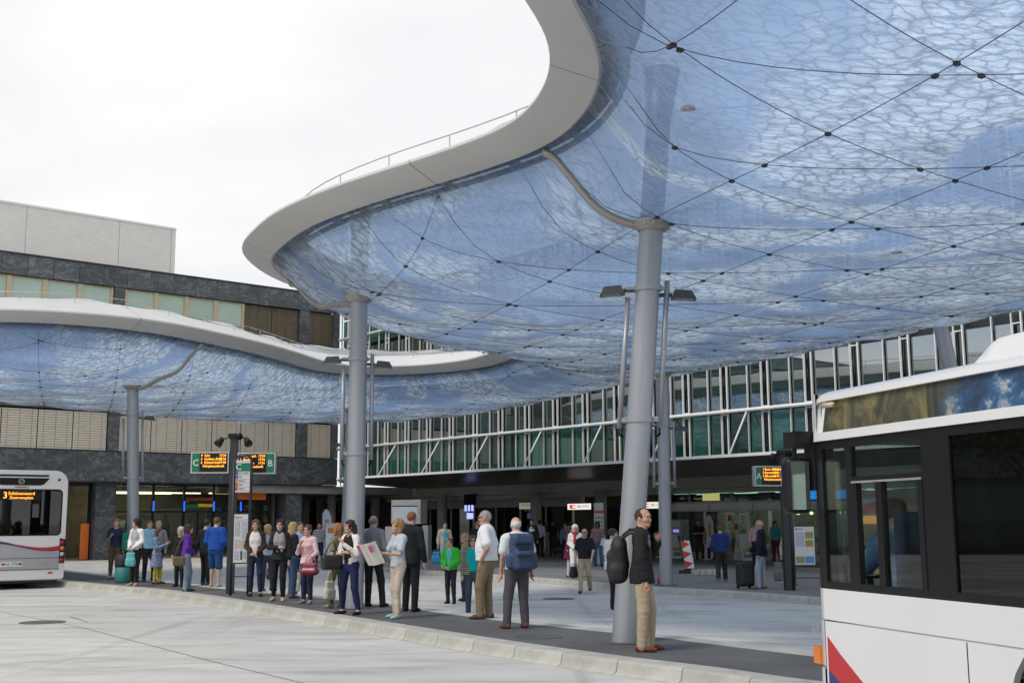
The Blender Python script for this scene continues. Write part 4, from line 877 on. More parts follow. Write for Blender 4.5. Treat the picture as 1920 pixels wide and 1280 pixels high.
def cloth(col, rough=.85, pattern=None):
    key = (tuple(col), pattern)
    if key in CM: return CM[key]
    m = pmat('cloth', col, rough, 0, .1, 9, .55, 11, spec=.25, stretch=(1, 1, .55))
    if pattern:
        t = m.node_tree; p = t.nodes['Principled BSDF']; tc = nd(t, 'ShaderNodeTexCoord')
        if pattern[0] == 'stripe':
            sp_ = nd(t, 'ShaderNodeSeparateXYZ'); t.links.new(tc.outputs['Object'], sp_.inputs[0]); w_ = nd(t, 'ShaderNodeMath', operation='MULTIPLY'); w_.inputs[1].default_value = pattern[2]; t.links.new(sp_.outputs[2], w_.inputs[0])
            f_ = nd(t, 'ShaderNodeMath', operation='FRACT'); t.links.new(w_.outputs[0], f_.inputs[0]); fac = nd(t, 'ShaderNodeMath', operation='GREATER_THAN'); fac.inputs[1].default_value = .5; t.links.new(f_.outputs[0], fac.inputs[0])
        elif pattern[0] == 'check':
            fac = nd(t, 'ShaderNodeTexChecker'); fac.inputs['Scale'].default_value = pattern[2]; t.links.new(tc.outputs['Object'], fac.inputs['Vector'])
        else:
            n_ = nd(t, 'ShaderNodeTexVoronoi', Scale=pattern[2]); t.links.new(tc.outputs['Object'], n_.inputs['Vector']); fac = nd(t, 'ShaderNodeMath', operation='GREATER_THAN'); fac.inputs[1].default_value = .38; t.links.new(n_.outputs['Distance'], fac.inputs[0])
        mx_ = nd(t, 'ShaderNodeMix', data_type='RGBA'); mx_.inputs[7].default_value = (*pattern[1], 1)
        src = p.inputs['Base Color'].links[0].from_socket; t.links.new(src, mx_.inputs[6]); t.links.new(fac.outputs[-1] if pattern[0] == 'check' else fac.outputs[0], mx_.inputs[0]); t.links.new(mx_.outputs[2], p.inputs['Base Color'])
    CM[key] = m; return m
def skinmat(c):
    k = ('skin', c)
    if k not in CM:
        m = pmat('skin', c, .55, 0, .06, 12, .1, 60, spec=.35); p = m.node_tree.nodes['Principled BSDF']; p.inputs['Subsurface Weight'].default_value = 0.0; CM[k] = m
    return CM[k]
def hairmat(c):
    k = ('hair', c)
    if k not in CM: CM[k] = pmat('hair', c, .5, 0, .35, 30, .7, 45, spec=.4, stretch=(3, 3, .5))
    return CM[k]
EYE = pmat('eye', (.03, .02, .018), .25); LIP = pmat('lip', (.36, .13, .11), .5); LENS = pmat('spectacles', (.02, .02, .022), .2)
def sph(c, r, n=6):
    vs = []; fs = []
    for i in range(1, n):
        for j in range(2*n): a, b_ = math.pi*i/n, math.pi*j/n; vs.append((c[0]+r[0]*math.sin(a)*math.cos(b_), c[1]+r[1]*math.sin(a)*math.sin(b_), c[2]+r[2]*math.cos(a)))
    for i in range(n-2):
        for j in range(2*n): fs.append((i*2*n+j, (i+1)*2*n+j, (i+1)*2*n+(j+1) % (2*n), i*2*n+(j+1) % (2*n)))
    vs += [(c[0], c[1], c[2]+r[2]), (c[0], c[1], c[2]-r[2])]; t = len(vs)-2
    for j in range(2*n): fs.append((t, j, (j+1) % (2*n))); fs.append((t+1, (n-2)*2*n+(j+1) % (2*n), (n-2)*2*n+j))
    return vs, fs
ARMS = {   # elbow, wrist, hand-direction for the RIGHT side (x>0), facing +y; stature 1.75
 'down': ((.25, -.02, 1.13), (.26, .05, .88), (.0, .1, -1)), 'downb': ((.25, -.06, 1.13), (.25, -.02, .88), (0, .05, -1)),
 'front': ((.24, .0, 1.14), (.05, .2, .97), (-.9, .3, -.3)), 'pocket': ((.29, -.08, 1.13), (.2, .05, .93), (-.3, .2, -1)),
 'phone': ((.23, .06, 1.13), (.09, .3, 1.24), (-.3, .6, .6)), 'strap': ((.27, .1, 1.15), (.13, .2, 1.33), (-.7, -.1, .7)),
 'cross': ((.24, .08, 1.14), (-.04, .23, 1.15), (-1, .1, .1)), 'read': ((.24, .1, 1.13), (.13, .38, 1.15), (-.2, .8, .3)),
 'hip': ((.36, -.08, 1.17), (.2, .04, 1.0), (-.8, .3, -.4)), 'fwd': ((.25, .12, 1.14), (.23, .3, .95), (0, .6, -.8)), 'back': ((.25, -.16, 1.15), (.25, -.14, .9), (0, .1, -1)),
 'chest': ((.25, .07, 1.12), (.06, .25, 1.3), (-.5, .1, .8)), 'bag': ((.27, .02, 1.13), (.24, .2, 1.02), (0, .7, -.6)), 'wheel': ((.25, .2, 1.12), (.16, .45, 1.12), (-.2, .9, .1))}
LEGS = {'stand': ((.1, .01, .5), (.11, -.02, .085), (.02, 1)), 'apart': ((.15, .03, .5), (.2, -.02, .085), (.25, 1)), 'fwd': ((.1, .15, .51), (.1, .24, .09), (.05, 1)), 'backw': ((.1, .03, .5), (.1, -.24, .13), (.02, 1)), 'sit': ((.12, .44, .93), (.12, .46, .5), (.1, 1)), 'relax': ((.12, .09, .51), (.13, .07, .085), (.35, 1))}
def person(loc, face, H, label, top, bottom, shoes, skin=(.52, .33, .24), hair=('short', (.05, .035, .025)), arms=('down', 'down'), legs=('stand', 'relax'), sex='m', lod=1, fat=0.0, sleeve='long', hem=.93, kind='trousers', glasses=False, head=0.0, jacket=None, beard=None, lean=0.0, collar=None, cat='person', group=None, leg_skin=None, loose=0.0, nod=0.0):
    """face = azimuth (deg from +y, clockwise) the chest points to; head = extra turn of the head to the person's right"""
    s = H/1.75; vx = {0: .0125, 1: .016, 2: .022}[lod]/s
    o = empty('person', loc, -math.radians(face)); o.scale = (s, s, s); tag(o, label, cat, group)
    o.rotation_euler[1] = float(rng.uniform(-.018, .018))
    wsh = .185 if sex == 'm' else .16; hipw = .09 if sex == 'm' else .095
    ln = np.array([0, lean, 0])
    def up(p, z=None): p = np.array(p, float); return p+ln*(p[2]-.9) if p[2] > .9 else p
    hd = np.array([0, .035+lean*.8, 1.625]); hr = math.radians(-head); c_, s_ = math.cos(hr), math.sin(hr)
    def hp(x, y, z): y, z = y*math.cos(nod)-z*math.sin(nod)*-1*-1, z*math.cos(nod)+y*math.sin(nod)*-1; return hd+np.array([x*c_-y*s_, x*s_+y*c_, z])
    sk = skinmat(skin); b = Blob()
    # head
    b.ell(hp(0, -.012, .03), (.076, .094, .092), .03); b.ell(hp(0, .022, -.045), (.056, .062, .07), .04); b.ell(hp(0, .06, -.088), (.03, .028, .022), .03)
    b.cap(hp(0, .083, .01), hp(0, .103, -.022), .009, .014, k=.012); b.ell(hp(0, .078, .035), (.05, .02, .012), .02)
    for q in (-1, 1): b.ell(hp(q*.078, -.005, -.005), (.011, .02, .032), .008); b.ell(hp(q*.032, .098, .012), (.017, .012, .011), .0, neg=True); b.ell(hp(q*.04, .06, -.025), (.022, .025, .022), .02)
    b.cap(up((0, -.012, 1.42)), hd+np.array([0, -.03, -.06]), .056 if sex == 'm' else .047, .05 if sex == 'm' else .043, k=.03)
    fw = 1+fat*.5
    for a_, c2, ra, rb in (((0, 0, 1.36), (0, .0, 1.12), .15*fw if sex == 'm' else .13*fw, (.125 if sex == 'm' else .108)*fw+fat*.1), ((0, .0, 1.12), (0, -.01, .96), (.122 if sex == 'm' else .108)*fw+fat*.1, .142*fw)): b.cap(up(a_), up(c2), ra, rb, (1, .68+fat*.5, 1), .05)
    b.cap(up((-wsh+.04, -.01, 1.415)), up((wsh-.04, -.01, 1.415)), .062, sq=(1, .85, 1), k=.05)
    T = Blob(); Bo = Blob(); inf = .016+loose
    ex = []; hands = []
    arm = {}
    for sd_, nm in ((1, arms[0]), (-1, arms[1])):
        e_, w_, hdn = ARMS[nm]; f = np.array([sd_, 1, 1]); e_ = np.array(e_)*f; w_ = np.array(w_)*f; hdn = np.array(hdn)*f; hdn = hdn/np.linalg.norm(hdn)
        dxs = (wsh-.185)*sd_; e_ = up(e_+[dxs, 0, 0]); w_ = up(w_+[dxs if abs(w_[0]) > .12 else 0, 0, 0]); sh = up((sd_*wsh, -.01, 1.405)); arm[sd_] = (sh, e_, w_, hdn)
        ra = .045 if sex == 'm' else .038
        b.cap(sh, e_, ra, ra*.82, k=.03); b.cap(e_, w_, ra*.83, ra*.6, k=.02)
        pc = w_+hdn*.055; b.cap(w_, w_+hdn*.085, .024, .03, (1, 1, 1), .015)
        side_ = np.cross(hdn, [0, 0, 1.]) if abs(hdn[2]) < .8 else np.array([0, 1., 0]); side_ = side_/np.linalg.norm(side_); nrm = np.cross(side_, hdn)
        if lod < 2:
            for fi, (off, ln_) in enumerate(((-.027, .07), (-.009, .08), (.009, .075), (.026, .06))):
                p0 = w_+hdn*.08+side_*off; p1 = p0+hdn*ln_*.55+nrm*-.008*sd_; p2 = p1+hdn*ln_*.35-nrm*.03*sd_; bb = B(); bb.tube([p0, p1, p2], [.0095, .0085, .0065], 5); ex.append((bb.v, bb.f, sk))
            p0 = w_+hdn*.03+side_*-.028; bb = B(); bb.tube([p0, p0+hdn*.035-side_*.022-nrm*.01*sd_, p0+hdn*.065-side_*.022-nrm*.03*sd_], [.012, .0105, .008], 5); ex.append((bb.v, bb.f, sk))
        rs = ra+inf
        if sleeve == 'long': T.cap(sh, e_, rs+.003, rs-.002, k=.04); T.cap(e_, e_+(w_-e_)*.93, rs, rs*.82, k=.025)
        elif sleeve == 'half': T.cap(sh, e_, rs+.003, rs-.002, k=.04); T.cap(e_, e_+(w_-e_)*.35, rs, rs*.98, k=.02)
        elif sleeve == 'short': T.cap(sh, sh+(e_-sh)*.68, rs+.01, rs+.014, k=.04)
    legp = {}
    for sd_, nm in ((1, legs[0]), (-1, legs[1])):
        k_, a_, ft = LEGS[nm]; f = np.array([sd_, 1, 1]); hp_ = np.array((sd_*hipw, 0, .92)); k_ = np.array(k_)*f; a_ = np.array(a_)*f
        b.cap(hp_, k_, .083+fat*.03, .056, k=.03); b.cap(k_, a_, .055, .036, k=.02); b.cap(k_*.75+a_*.25, k_*.55+a_*.45, .05, .046, k=.03)
        fd = np.array([ft[0]*sd_, ft[1], 0]); fd = fd/np.linalg.norm(fd); b.cap(a_+[0, 0, -.035], a_+fd*.14+[0, 0, -.058], .036, .026, k=.03)
        legp[sd_] = (hp_, k_, a_, fd)
        sb = Blob(); z0 = a_[2]-.085
        sb.cap(a_-fd*.045+[0, 0, -.04], a_+fd*.1+[0, 0, -.052], .043, .04, k=.02); sb.cap(a_+fd*.1+[0, 0, -.052], a_+fd*.165+[0, 0, -.06], .04, .03, (1, 1, .8), k=.02)
        if shoes[0] == 'boot': sb.cap(a_+[0, 0, -.04], a_+[0, 0, .06], .05, .052, k=.02)
        sb.cut(2, z0+.002, -1)
        if shoes[0] == 'flat': sb.cut(2, a_[2]-.02, 1)
        link('shoe', blobmesh('shoe', sb, vx*.8, cloth(shoes[1], .5)), o)
        lo_ = loose*.6
        if kind == 'trousers': Bo.cap(hp_, k_, .098+fat*.03+lo_, .07+lo_, k=.03); Bo.cap(k_, a_+[0, .0, -.02], .07+lo_, .058+lo_, k=.03)
        elif kind == 'skinny': Bo.cap(hp_, k_, .094+fat*.03, .07, k=.03); Bo.cap(k_, k_*.45+a_*.55, .069, .06, k=.03); Bo.cap(k_*.45+a_*.55, a_+[0, 0, .03], .06, .047, k=.02)
        elif kind == 'shorts': Bo.cap(hp_, k_+[0, 0, .02], .108, .095, k=.03)
        elif kind == 'tights': Bo.cap(hp_, k_, .087, .06, k=.03); Bo.cap(k_, a_, .06, .041, k=.02); Bo.cap(k_*.75+a_*.25, k_*.55+a_*.45, .055, .051, k=.03)
    if kind != 'none':
        Bo.cap((0, -.005, 1.0), (0, -.01, .93), .138*fw+fat*.06, .162*fw, (1, .71+fat*.4, 1), .04)
        for q in (-1, 1): (Bo.ell((q*.07, -.07, .9), (.08, .055, .085), .04) if hem > .9 else None)
        if kind != 'tights': Bo.cut(2, 1.05, 1)
        link({'trousers': 'trousers', 'skinny': 'trousers', 'shorts': 'shorts', 'tights': 'tights'}[kind], blobmesh('trousers', Bo, vx, cloth(*bottom) if isinstance(bottom[0], tuple) else cloth(bottom), fold=.0035), o)
    # top garment
    tw = .164 if sex == 'm' else .146; dpt = .7+fat*.45
    T.cap(up((0, 0, 1.36)), up((0, .005, 1.14)), (tw)*fw, (.145 if sex == 'm' else .13)*fw+fat*.11+loose, (1, dpt, 1), .05)
    T.cap(up((0, .005, 1.14)), up((0, -.005, max(hem, .93))), (.145 if sex == 'm' else .13)*fw+fat*.11+loose, .18*fw+loose, (1, dpt+.05, 1), .05)
    if hem < .9: T.cap((0, -.005, .93), (0, 0, hem), .175*fw+loose, (.19 if hem > .7 else .25)*fw+loose, (1, .8, 1), .03)
    if sex == 'f' and not jacket:
        for q in (-1, 1): T.ell(up((q*.065, .085, 1.275)), (.062, .05, .06), .04)
    T.cap(up((-wsh+.045, -.01, 1.41)), up((wsh-.045, -.01, 1.41)), .076, sq=(1, .88, 1), k=.05)
    if collar or jacket: T.cap(up((0, -.015, 1.45)), up((0, -.01, 1.49)), .07, .064, k=.02)
    else: T.ell(up((0, .03, 1.5)), (.068, .075, .06), 0, neg=True)
    T.cut(2, hem, -1)
    if jacket == 'open': T.nbox(up((0, .2, (hem+1.5)/2)), (.055+fat*.12, .16, (1.56-hem)/2))
    elif jacket: T.ncap(up((0, .15, 1.48)), up((0, .17+fat*.15, 1.12)), .062, .012)
    tm = blobmesh('top', T, vx, cloth(*top) if isinstance(top[0], tuple) else cloth(top), fold=.0045); link('jacket' if jacket else ('dress' if hem < .7 else 'shirt'), tm, o)
    if jacket:
        U = Blob(); U.cap(up((0, .012, 1.36)), up((0, .015, 1.0)), .15*fw, .14*fw+fat*.1, (1, dpt, 1), .05); U.ell(up((0, .04, 1.47)), (.05, .06, .06), 0, neg=True); [U.ell(up((q*.06, .075, 1.275)), (.055, .045, .055), .04) for q in (-1, 1) if sex == 'f']; U.cut(2, max(.96, hem), -1)
        link('shirt', blobmesh('shirt', U, vx, cloth(collar or (.7, .7, .7))), o)
    # hair
    ht, hc = hair; hm = hairmat(hc); Hb = Blob()
    if ht != 'bald':
        if ht == 'balding':
            Hb.ell(hp(0, -.03, .015), (.083, .09, .075), .02); Hb.ell(hp(0, .01, .1), (.075, .1, .065), 0, neg=True); Hb.ell(hp(0, .1, -.0), (.09, .085, .11), 0, neg=True); Hb.ell(hp(0, -.02, -.1), (.09, .12, .065), 0, neg=True)
        else:
            big = {'short': .007, 'curly': .026, 'bob': .016, 'long': .015, 'crop': .003, 'tail': .01, 'recede': .003}[ht]
            Hb.ell(hp(0, -.018, .034), (.078+big, .096+big, .093+big), .02)
            if ht in ('bob', 'curly'):
                for q in (-1, 1): Hb.cap(hp(q*.072, -.02, .0), hp(q*.078, -.02, -.1), .034, .03, k=.03)
                Hb.cap(hp(0, -.07, 0), hp(0, -.075, -.11), .06, .05, k=.03)
            if ht == 'long':
                for q in (-1, 1): Hb.cap(hp(q*.075, -.03, .0), up((q*.105, -.03, 1.42)), .03, .034, k=.03); Hb.cap(up((q*.105, -.03, 1.42)), up((q*.115, .05, 1.27)), .034, .02, k=.03)
                Hb.cap(hp(0, -.075, 0), up((0, -.105, 1.3)), .068, .06, (1.2, .7, 1), k=.03)
            if ht == 'tail': Hb.cap(hp(0, -.11, .0), up((0, -.12, 1.42)), .03, .018, k=.02)
            Hb.ell(hp(0, .1, -.024), (.066, .085, .088), 0, neg=True); Hb.ncap(hp(0, .09, -.08), up((0, .12, 1.36)), .06, .07)
            if ht == 'recede': Hb.ell(hp(0, .085, .085), (.06, .1, .075), 0, neg=True)
            if ht in ('short', 'crop', 'tail', 'recede'): Hb.ell(hp(0, .0, -.12), (.1, .13, .09), 0, neg=True); Hb.ell(hp(0, .085, -.06), (.1, .09, .07), 0, neg=True)
        fn = (hd-[.13, .14, .16], hd+[.13, .14, .15], vx*.6) if lod < 2 else None
        P, F = Hb.build(vx*.8)
        if len(F):
            amp = .009 if ht in ('curly', 'long', 'bob') else .005; q_ = P*38; P = P+amp*np.stack([np.sin(q_[:, 1]*1.7+q_[:, 2]*.6+2*np.sin(q_[:, 0]*.9)), np.sin(q_[:, 0]*1.9+q_[:, 2]*.5), .6*np.sin(q_[:, 0]*1.3+q_[:, 1]*2.1)], 1)+rng.normal(0, .0022, P.shape)
            link('hair', mesh('hair', P, [tuple(f) for f in F], hm, True), o)
    if beard: bb_ = Blob(); bb_.ell(hp(0, .055, -.075), (.05, .045, .045), .02); bb_.ell(hp(0, .075, -.0), (.06, .08, .052), 0, neg=True); P, F = bb_.build(vx*.7); (len(F) and link('beard', mesh('beard', P, [tuple(f) for f in F], hairmat(beard), True), o))
    for q in (-1, 1): ev, ef = sph(hp(q*.032, .088, .012), (.012, .008, .007), 4); ex.append((ev, ef, EYE))
    for q in (-1, 1): ev, ef = sph(hp(q*.034, .094, .034), (.02, .006, .005), 4); ex.append((ev, ef, hm))
    ev, ef = sph(hp(0, .084, -.058), (.024, .012, .008), 5); ex.append((ev, ef, LIP))
    if glasses:
        g_ = B()
        for q in (-1, 1):
            pts_ = [hp(q*.034+.022*math.cos(t*math.pi/5), .11, .01+.017*math.sin(t*math.pi/5)) for t in range(11)]; g_.tube(pts_, .0035, 4, cap=False); g_.tube([hp(q*.056, .108, .014), hp(q*.08, 0, .012)], .003, 4)
            if glasses == 'dark': g_.box(hp(q*.034, .108, .01), (.02, .003, .015), 0, (Vector((c_, s_, 0)), Vector((-s_, c_, 0)), Vector((0, 0, 1))))
        g_.tube([hp(-.012, .112, .014), hp(.012, .112, .014)], .003, 4); g_.obj('spectacles', LENS, o)
    fine = (hd-[.1, .12, .14], hd+[.1, .14, .14], vx*(.55 if lod < 2 else .7))
    link('body', blobmesh('body', b, vx, sk, fine, ex), o)
    o['_arm'] = 0; del o['_arm']
    return o, arm, s
def wp(o, s, p):                               # person-local point to world
    return o.matrix_basis @ Vector([float(v) for v in p])
def bag(name, label, cat, pts, mat, loc, rz=0.0, vox=.014, straps=(), strap_r=.008, strapmat=None, group=None):
    """soft bag from rounded boxes [(centre, half, r)], at loc; straps = lists of local points"""
    b = Blob()
    for q in pts: b.rbox(*q, k=.03)
    o = link(name, blobmesh(name, b, vox, mat), None, loc, (0, 0, rz)); tag(o, label, cat, group)
    for st_ in straps:
        t = B(); t.tube(st_, strap_r, 6); t.obj('strap', strapmat or mat, o, True)
    return o
# ------------------------------------------------------------------ the waiting crowd
BLK = (.018, .018, .02); NAVY = (.02, .03, .07); JEAN = (.06, .1, .19); DJEAN = (.02, .03, .065); WHT = (.75, .75, .76); KHA = (.2, .155, .095); BEI = (.55, .46, .34)
PZ, RZ, FZ = .158, -.13, .03
def at(px, py, z):
    p = G(px, py, z); b = p.x*E2[0]+p.y*E2[1]
    if z == FZ and b > 39.9: k = 39.9/b; p = Vector((p.x*k, p.y*k, z))       # stay in front of the shop fronts
    return (p.x, p.y, z)
W1 = 'waiting passengers on the platform'; W2 = 'people on the far pavement'
PPL = {}
def P_(key, px, py, z, *a, **k): PPL[key] = person(at(px, py, z), *a, **k); return PPL[key]
P_('phone', 213, 1085, PZ, 172, 1.73, 'fair-haired woman in navy top and brown trousers looking down at her phone', NAVY, (.1, .07, .045), ('shoe', (.3, .2, .15)), hair=('tail', (.25, .16, .08)), arms=('phone', 'down'), sex='f', sleeve='short', kind='skinny', group=W1, nod=.25)
P_('white', 252, 1098, PZ, 205, 1.72, 'woman with long black hair in white cardigan and black trousers', WHT, BLK, ('flat', (.45, .3, .22)), hair=('long', (.012, .01, .01)), arms=('front', 'front'), sex='f', jacket='open', collar=(.42, .42, .44), kind='skinny', group=W1, head=35)
P_('bluem', 277, 1089, PZ, 150, 1.68, 'man in light blue short-sleeved shirt standing behind the girl in the dress', (.22, .42, .62), BLK, ('shoe', BLK), hair=('short', (.09, .05, .03)), skin=(.5, .27, .19), sleeve='short', collar=True, group=W1, lod=1)
P_('greyh', 293, 1086, PZ, 185, 1.66, 'grey-haired person mostly hidden behind the man in light blue', (.2, .2, .22), BLK, ('shoe', BLK), hair=('short', (.35, .34, .32)), group=W1, lod=2)
P_('girl', 292, 1094, PZ, 95, 1.45, 'girl in blue patterned dress with yellow tights', ((.05, .06, .2), .85, ('dots', (.25, .28, .4), 22)), (.55, .46, .02), ('shoe', (.05, .03, .025)), hair=('bob', (.1, .05, .025)), arms=('phone', 'phone'), sex='f', hem=.52, kind='tights', group=W1)
P_('purple', 348, 1108, PZ, 70, 1.56, 'woman in purple hooded jacket and pale jeans with an olive shoulder bag', (.11, .03, .32), (.22, .29, .36), ('shoe', (.03, .03, .03)), hair=('bob', (.05, .02, .02)), arms=('front', 'front'), sex='f', collar=True, loose=.015, hem=.9, group=W1)
P_('dark1', 336, 1099, PZ, 195, 1.5, 'grey-haired woman in black behind the purple jacket', BLK, BLK, ('shoe', BLK), hair=('bob', (.5, .48, .44)), sex='f', group=W1, lod=2)
P_('blue', 402, 1100, PZ, 12, 1.74, 'man in bright blue sweater and blue shorts seen from behind', (.015, .075, .33), (.02, .07, .2), ('shoe', (.4, .35, .35)), hair=('crop', (.12, .08, .05)), arms=('front', 'front'), kind='shorts', loose=.03, group=W1, lod=0)
P_('dark2', 384, 1097, PZ, 25, 1.68, 'man in black with a white armband stripe beside the blue sweater', BLK, BLK, ('shoe', (.1, .1, .1)), hair=('short', (.02, .015, .012)), group=W1, lod=2)
P_('brown', 478, 1117, PZ, 178, 1.66, 'young woman in brown leather jacket over white top and dark jeans', (.05, .024, .022), DJEAN, ('shoe', (.02, .02, .02)), hair=('long', (.1, .05, .025)), arms=('front', 'front'), sex='f', jacket='open', collar=(.7, .68, .64), kind='skinny', group=W1, hem=.9, lod=0)
P_('blond', 499, 1107, PZ, 140, 1.55, 'short blonde woman in pale blue shirt between two dark-haired women', (.4, .5, .62), (.05, .06, .08), ('shoe', BLK), hair=('bob', (.5, .33, .13)), sex='f', group=W1, lod=2)
P_('black', 521, 1126, PZ, 188, 1.66, 'dark-haired woman all in black with a patterned scarf and beige shoes', BLK, (.012, .012, .014), ('flat', (.45, .33, .24)), hair=('long', (.015, .01, .01)), arms=('cross', 'down'), sex='f', jacket='v', collar=(.3, .29, .29), kind='skinny', hem=.88, group=W1, lod=0)
P_('curly', 545, 1121, PZ, 50, 1.6, 'woman with long curly blonde hair, black top, jeans and red shoes', (.014, .015, .022), (.045, .085, .16), ('shoe', (.3, .04, .04)), hair=('long', (.42, .3, .15)), arms=('front', 'front'), sex='f', loose=.01, group=W1, lod=0)
P_('blue2', 562, 1113, PZ, 160, 1.6, 'man in light blue shirt hidden behind the curly blonde woman', (.2, .36, .58), NAVY, ('shoe', BLK), hair=('short', (.08, .05, .03)), group=W1, lod=2)
P_('pink', 576, 1131, PZ, 205, 1.55, 'woman in pale pink top and jeans carrying a red handbag', (.68, .46, .47), DJEAN, ('shoe', (.2, .22, .25)), hair=('tail', (.09, .045, .025)), arms=('chest', 'bag'), sex='f', kind='skinny', hem=.88, group=W1, lod=0)
P_('olive', 633, 1139, PZ, -50, 1.56, 'stout woman with short ginger hair in olive shirt left of the column', (.19, .18, .11), (.13, .13, .08), ('shoe', (.2, .2, .15)), hair=('curly', (.33, .15, .06)), arms=('down', 'downb'), sex='f', fat=.18, sleeve='short', hem=.85, group=W1)
P_('wjack', 655, 1151, PZ, 215, 1.63, 'woman with long auburn hair in white jacket and blue jeans leaning on the column', (.72, .69, .64), (.015, .022, .07), ('flat', (.02, .015, .015)), hair=('long', (.045, .014, .01)), arms=('cross', 'chest'), legs=('apart', 'apart'), sex='f', jacket='open', collar=(.025, .015, .015), kind='skinny', group=W1, head=20, lod=0)
P_('grey', 700, 1137, PZ, 15, 1.72, 'bald man in grey suit jacket standing behind the column', (.2, .22, .25), (.02, .02, .022), ('shoe', (.03, .015, .012)), hair=('balding', (.2, .19, .18)), legs=('apart', 'stand'), collar=True, hem=.84, group=W1)
P_('news', 745, 1158, PZ, -125, 1.64, 'blonde woman in pale grey t-shirt and cream trousers reading a newspaper', (.45, .49, .55), (.6, .5, .4), ('flat', (.3, .5, .45)), hair=('bob', (.36, .21, .08)), arms=('read', 'read'), sex='f', sleeve='short', kind='skinny', group=W1, lod=0, nod=.25, hem=.9)
P_('dsuit', 768, 1146, PZ, 25, 1.78, 'tall red-haired man in black suit behind the newspaper reader', (.014, .015, .018), (.014, .015, .018), ('shoe', (.02, .014, .012)), hair=('crop', (.22, .09, .04)), collar=True, hem=.82, group=W1)
P_('boy', 846, 1131, RZ, 205, 1.5, 'boy in bright green and black jacket standing in the far lane', (.03, .42, .03), (.02, .022, .028), ('boot', BLK), hair=('crop', (.06, .035, .025)), arms=('front', 'front'), jacket='open', collar=(.1, .45, .47), hem=.9, kind='skinny', loose=.01, head=35)
P_('bgirl', 873, 1126, RZ, 240, 1.6, 'long-haired blonde girl hidden behind the woman in turquoise', (.25, .2, .15), DJEAN, ('shoe', BLK), hair=('long', (.4, .24, .12)), sex='f', lod=2)
P_('teal', 887, 1153, RZ, 178, 1.6, 'woman in turquoise polo shirt and striped cardigan wearing glasses', ((.02, .04, .09), .85, ('stripe', (.3, .3, .16), 24)), (.05, .065, .085), ('shoe', BLK), hair=('bob', (.1, .06, .035)), arms=('down', 'down'), sex='f', jacket='open', collar=(.0, .36, .36), fat=.1, glasses=True, hem=.88)
P_('wshirt', 912, 1159, PZ, -78, 1.77, 'grey-haired man in white short-sleeved shirt and khaki trousers, hand in pocket', WHT, KHA, ('shoe', (.09, .05, .03)), hair=('short', (.33, .32, .31)), arms=('pocket', 'pocket'), skin=(.5, .27, .19), sleeve='short', collar=True, fat=.24, glasses=True, loose=.015, group=W1, lod=0, hem=.94)
P_('bpack', 972, 1177, PZ, -18, 1.66, 'white-haired man in pale shirt and grey trousers seen from behind with a backpack', (.62, .66, .66), (.075, .07, .08), ('boot', (.12, .04, .025)), hair=('balding', (.72, .7, .66)), arms=('down', 'down'), skin=(.56, .3, .22), sleeve='short', collar=True, fat=.14, loose=.012, legs=('stand', 'apart'), group=W1, lod=0)
P_('near', 1207, 1220, PZ, 98, 1.75, 'balding man in black jacket and beige trousers carrying a big black backpack', (.02, .019, .019), (.42, .34, .23), ('shoe', (.18, .05, .025)), hair=('recede', (.06, .035, .022)), arms=('down', 'strap'), skin=(.5, .28, .2), jacket='v', collar=(.2, .23, .32), hem=.82, loose=.01, group=W1, lod=0, head=34)
# far lane and far pavement
P_('bald', 1098, 1111, RZ, 192, 1.68, 'bald man in black t-shirt and beige trousers walking across the far lane', (.014, .015, .02), (.42, .33, .22), ('shoe', (.05, .05, .05)), hair=('bald', BLK), arms=('down', 'fwd'), legs=('fwd', 'backw'), sleeve='short', fat=.22, glasses=True, beard=(.3, .28, .26))
P_('jersey', 1150, 1142, RZ, 70, 1.72, 'person in white sports jersey half hidden behind the leaning column', WHT, BLK, ('shoe', BLK), hair=('short', (.05, .03, .02)), arms=('front', 'front'), loose=.03, hem=.86)
P_('stripe', 598, 1057, FZ, 170, 1.66, 'old man in striped shirt carrying a white plastic bag', ((.04, .04, .05), .85, ('stripe', (.6, .6, .6), 14)), NAVY, ('shoe', BLK), hair=('balding', (.4, .38, .36)), skin=(.5, .28, .2), sleeve='short', fat=.15, lod=2, group=W2)
P_('tealbag', 833, 1068, FZ, 165, 1.7, 'young man in open beige shirt over turquoise t-shirt on the far pavement', (.5, .42, .36), (.3, .36, .42), ('shoe', (.1, .1, .1)), hair=('short', (.03, .02, .015)), jacket='open', collar=(.08, .4, .46), legs=('fwd', 'backw'), lod=2, group=W2)
P_('sung', 895, 1064, FZ, 185, 1.74, 'man in dark t-shirt and sunglasses by the screen kiosk', (.014, .015, .022), (.05, .05, .06), ('shoe', BLK), hair=('crop', (.04, .03, .025)), sleeve='short', glasses='dark', fat=.08, lod=2, group=W2)
P_('fsuit', 999, 1053, FZ, 205, 1.8, 'dark-suited man with white shirt and tie behind the backpack man', (.014, .015, .02), (.014, .015, .02), ('shoe', BLK), hair=('short', (.02, .015, .012)), jacket='v', collar=(.75, .75, .76), hem=.82, lod=2, group=W2)
P_('fwhite', 1013, 1044, FZ, 10, 1.76, 'man in white shirt walking into the station arcade', (.6, .58, .66), BLK, ('shoe', BLK), hair=('short', (.02, .015, .012)), lod=2, group=W2)
P_('wtr', 1024, 1038, FZ, 15, 1.6, 'woman in white trousers and cream top at the station entrance', (.55, .48, .42), (.72, .7, .68), ('flat', (.4, .3, .25)), hair=('long', (.14, .08, .04)), sex='f', lod=2, group=W2, legs=('fwd', 'backw'))
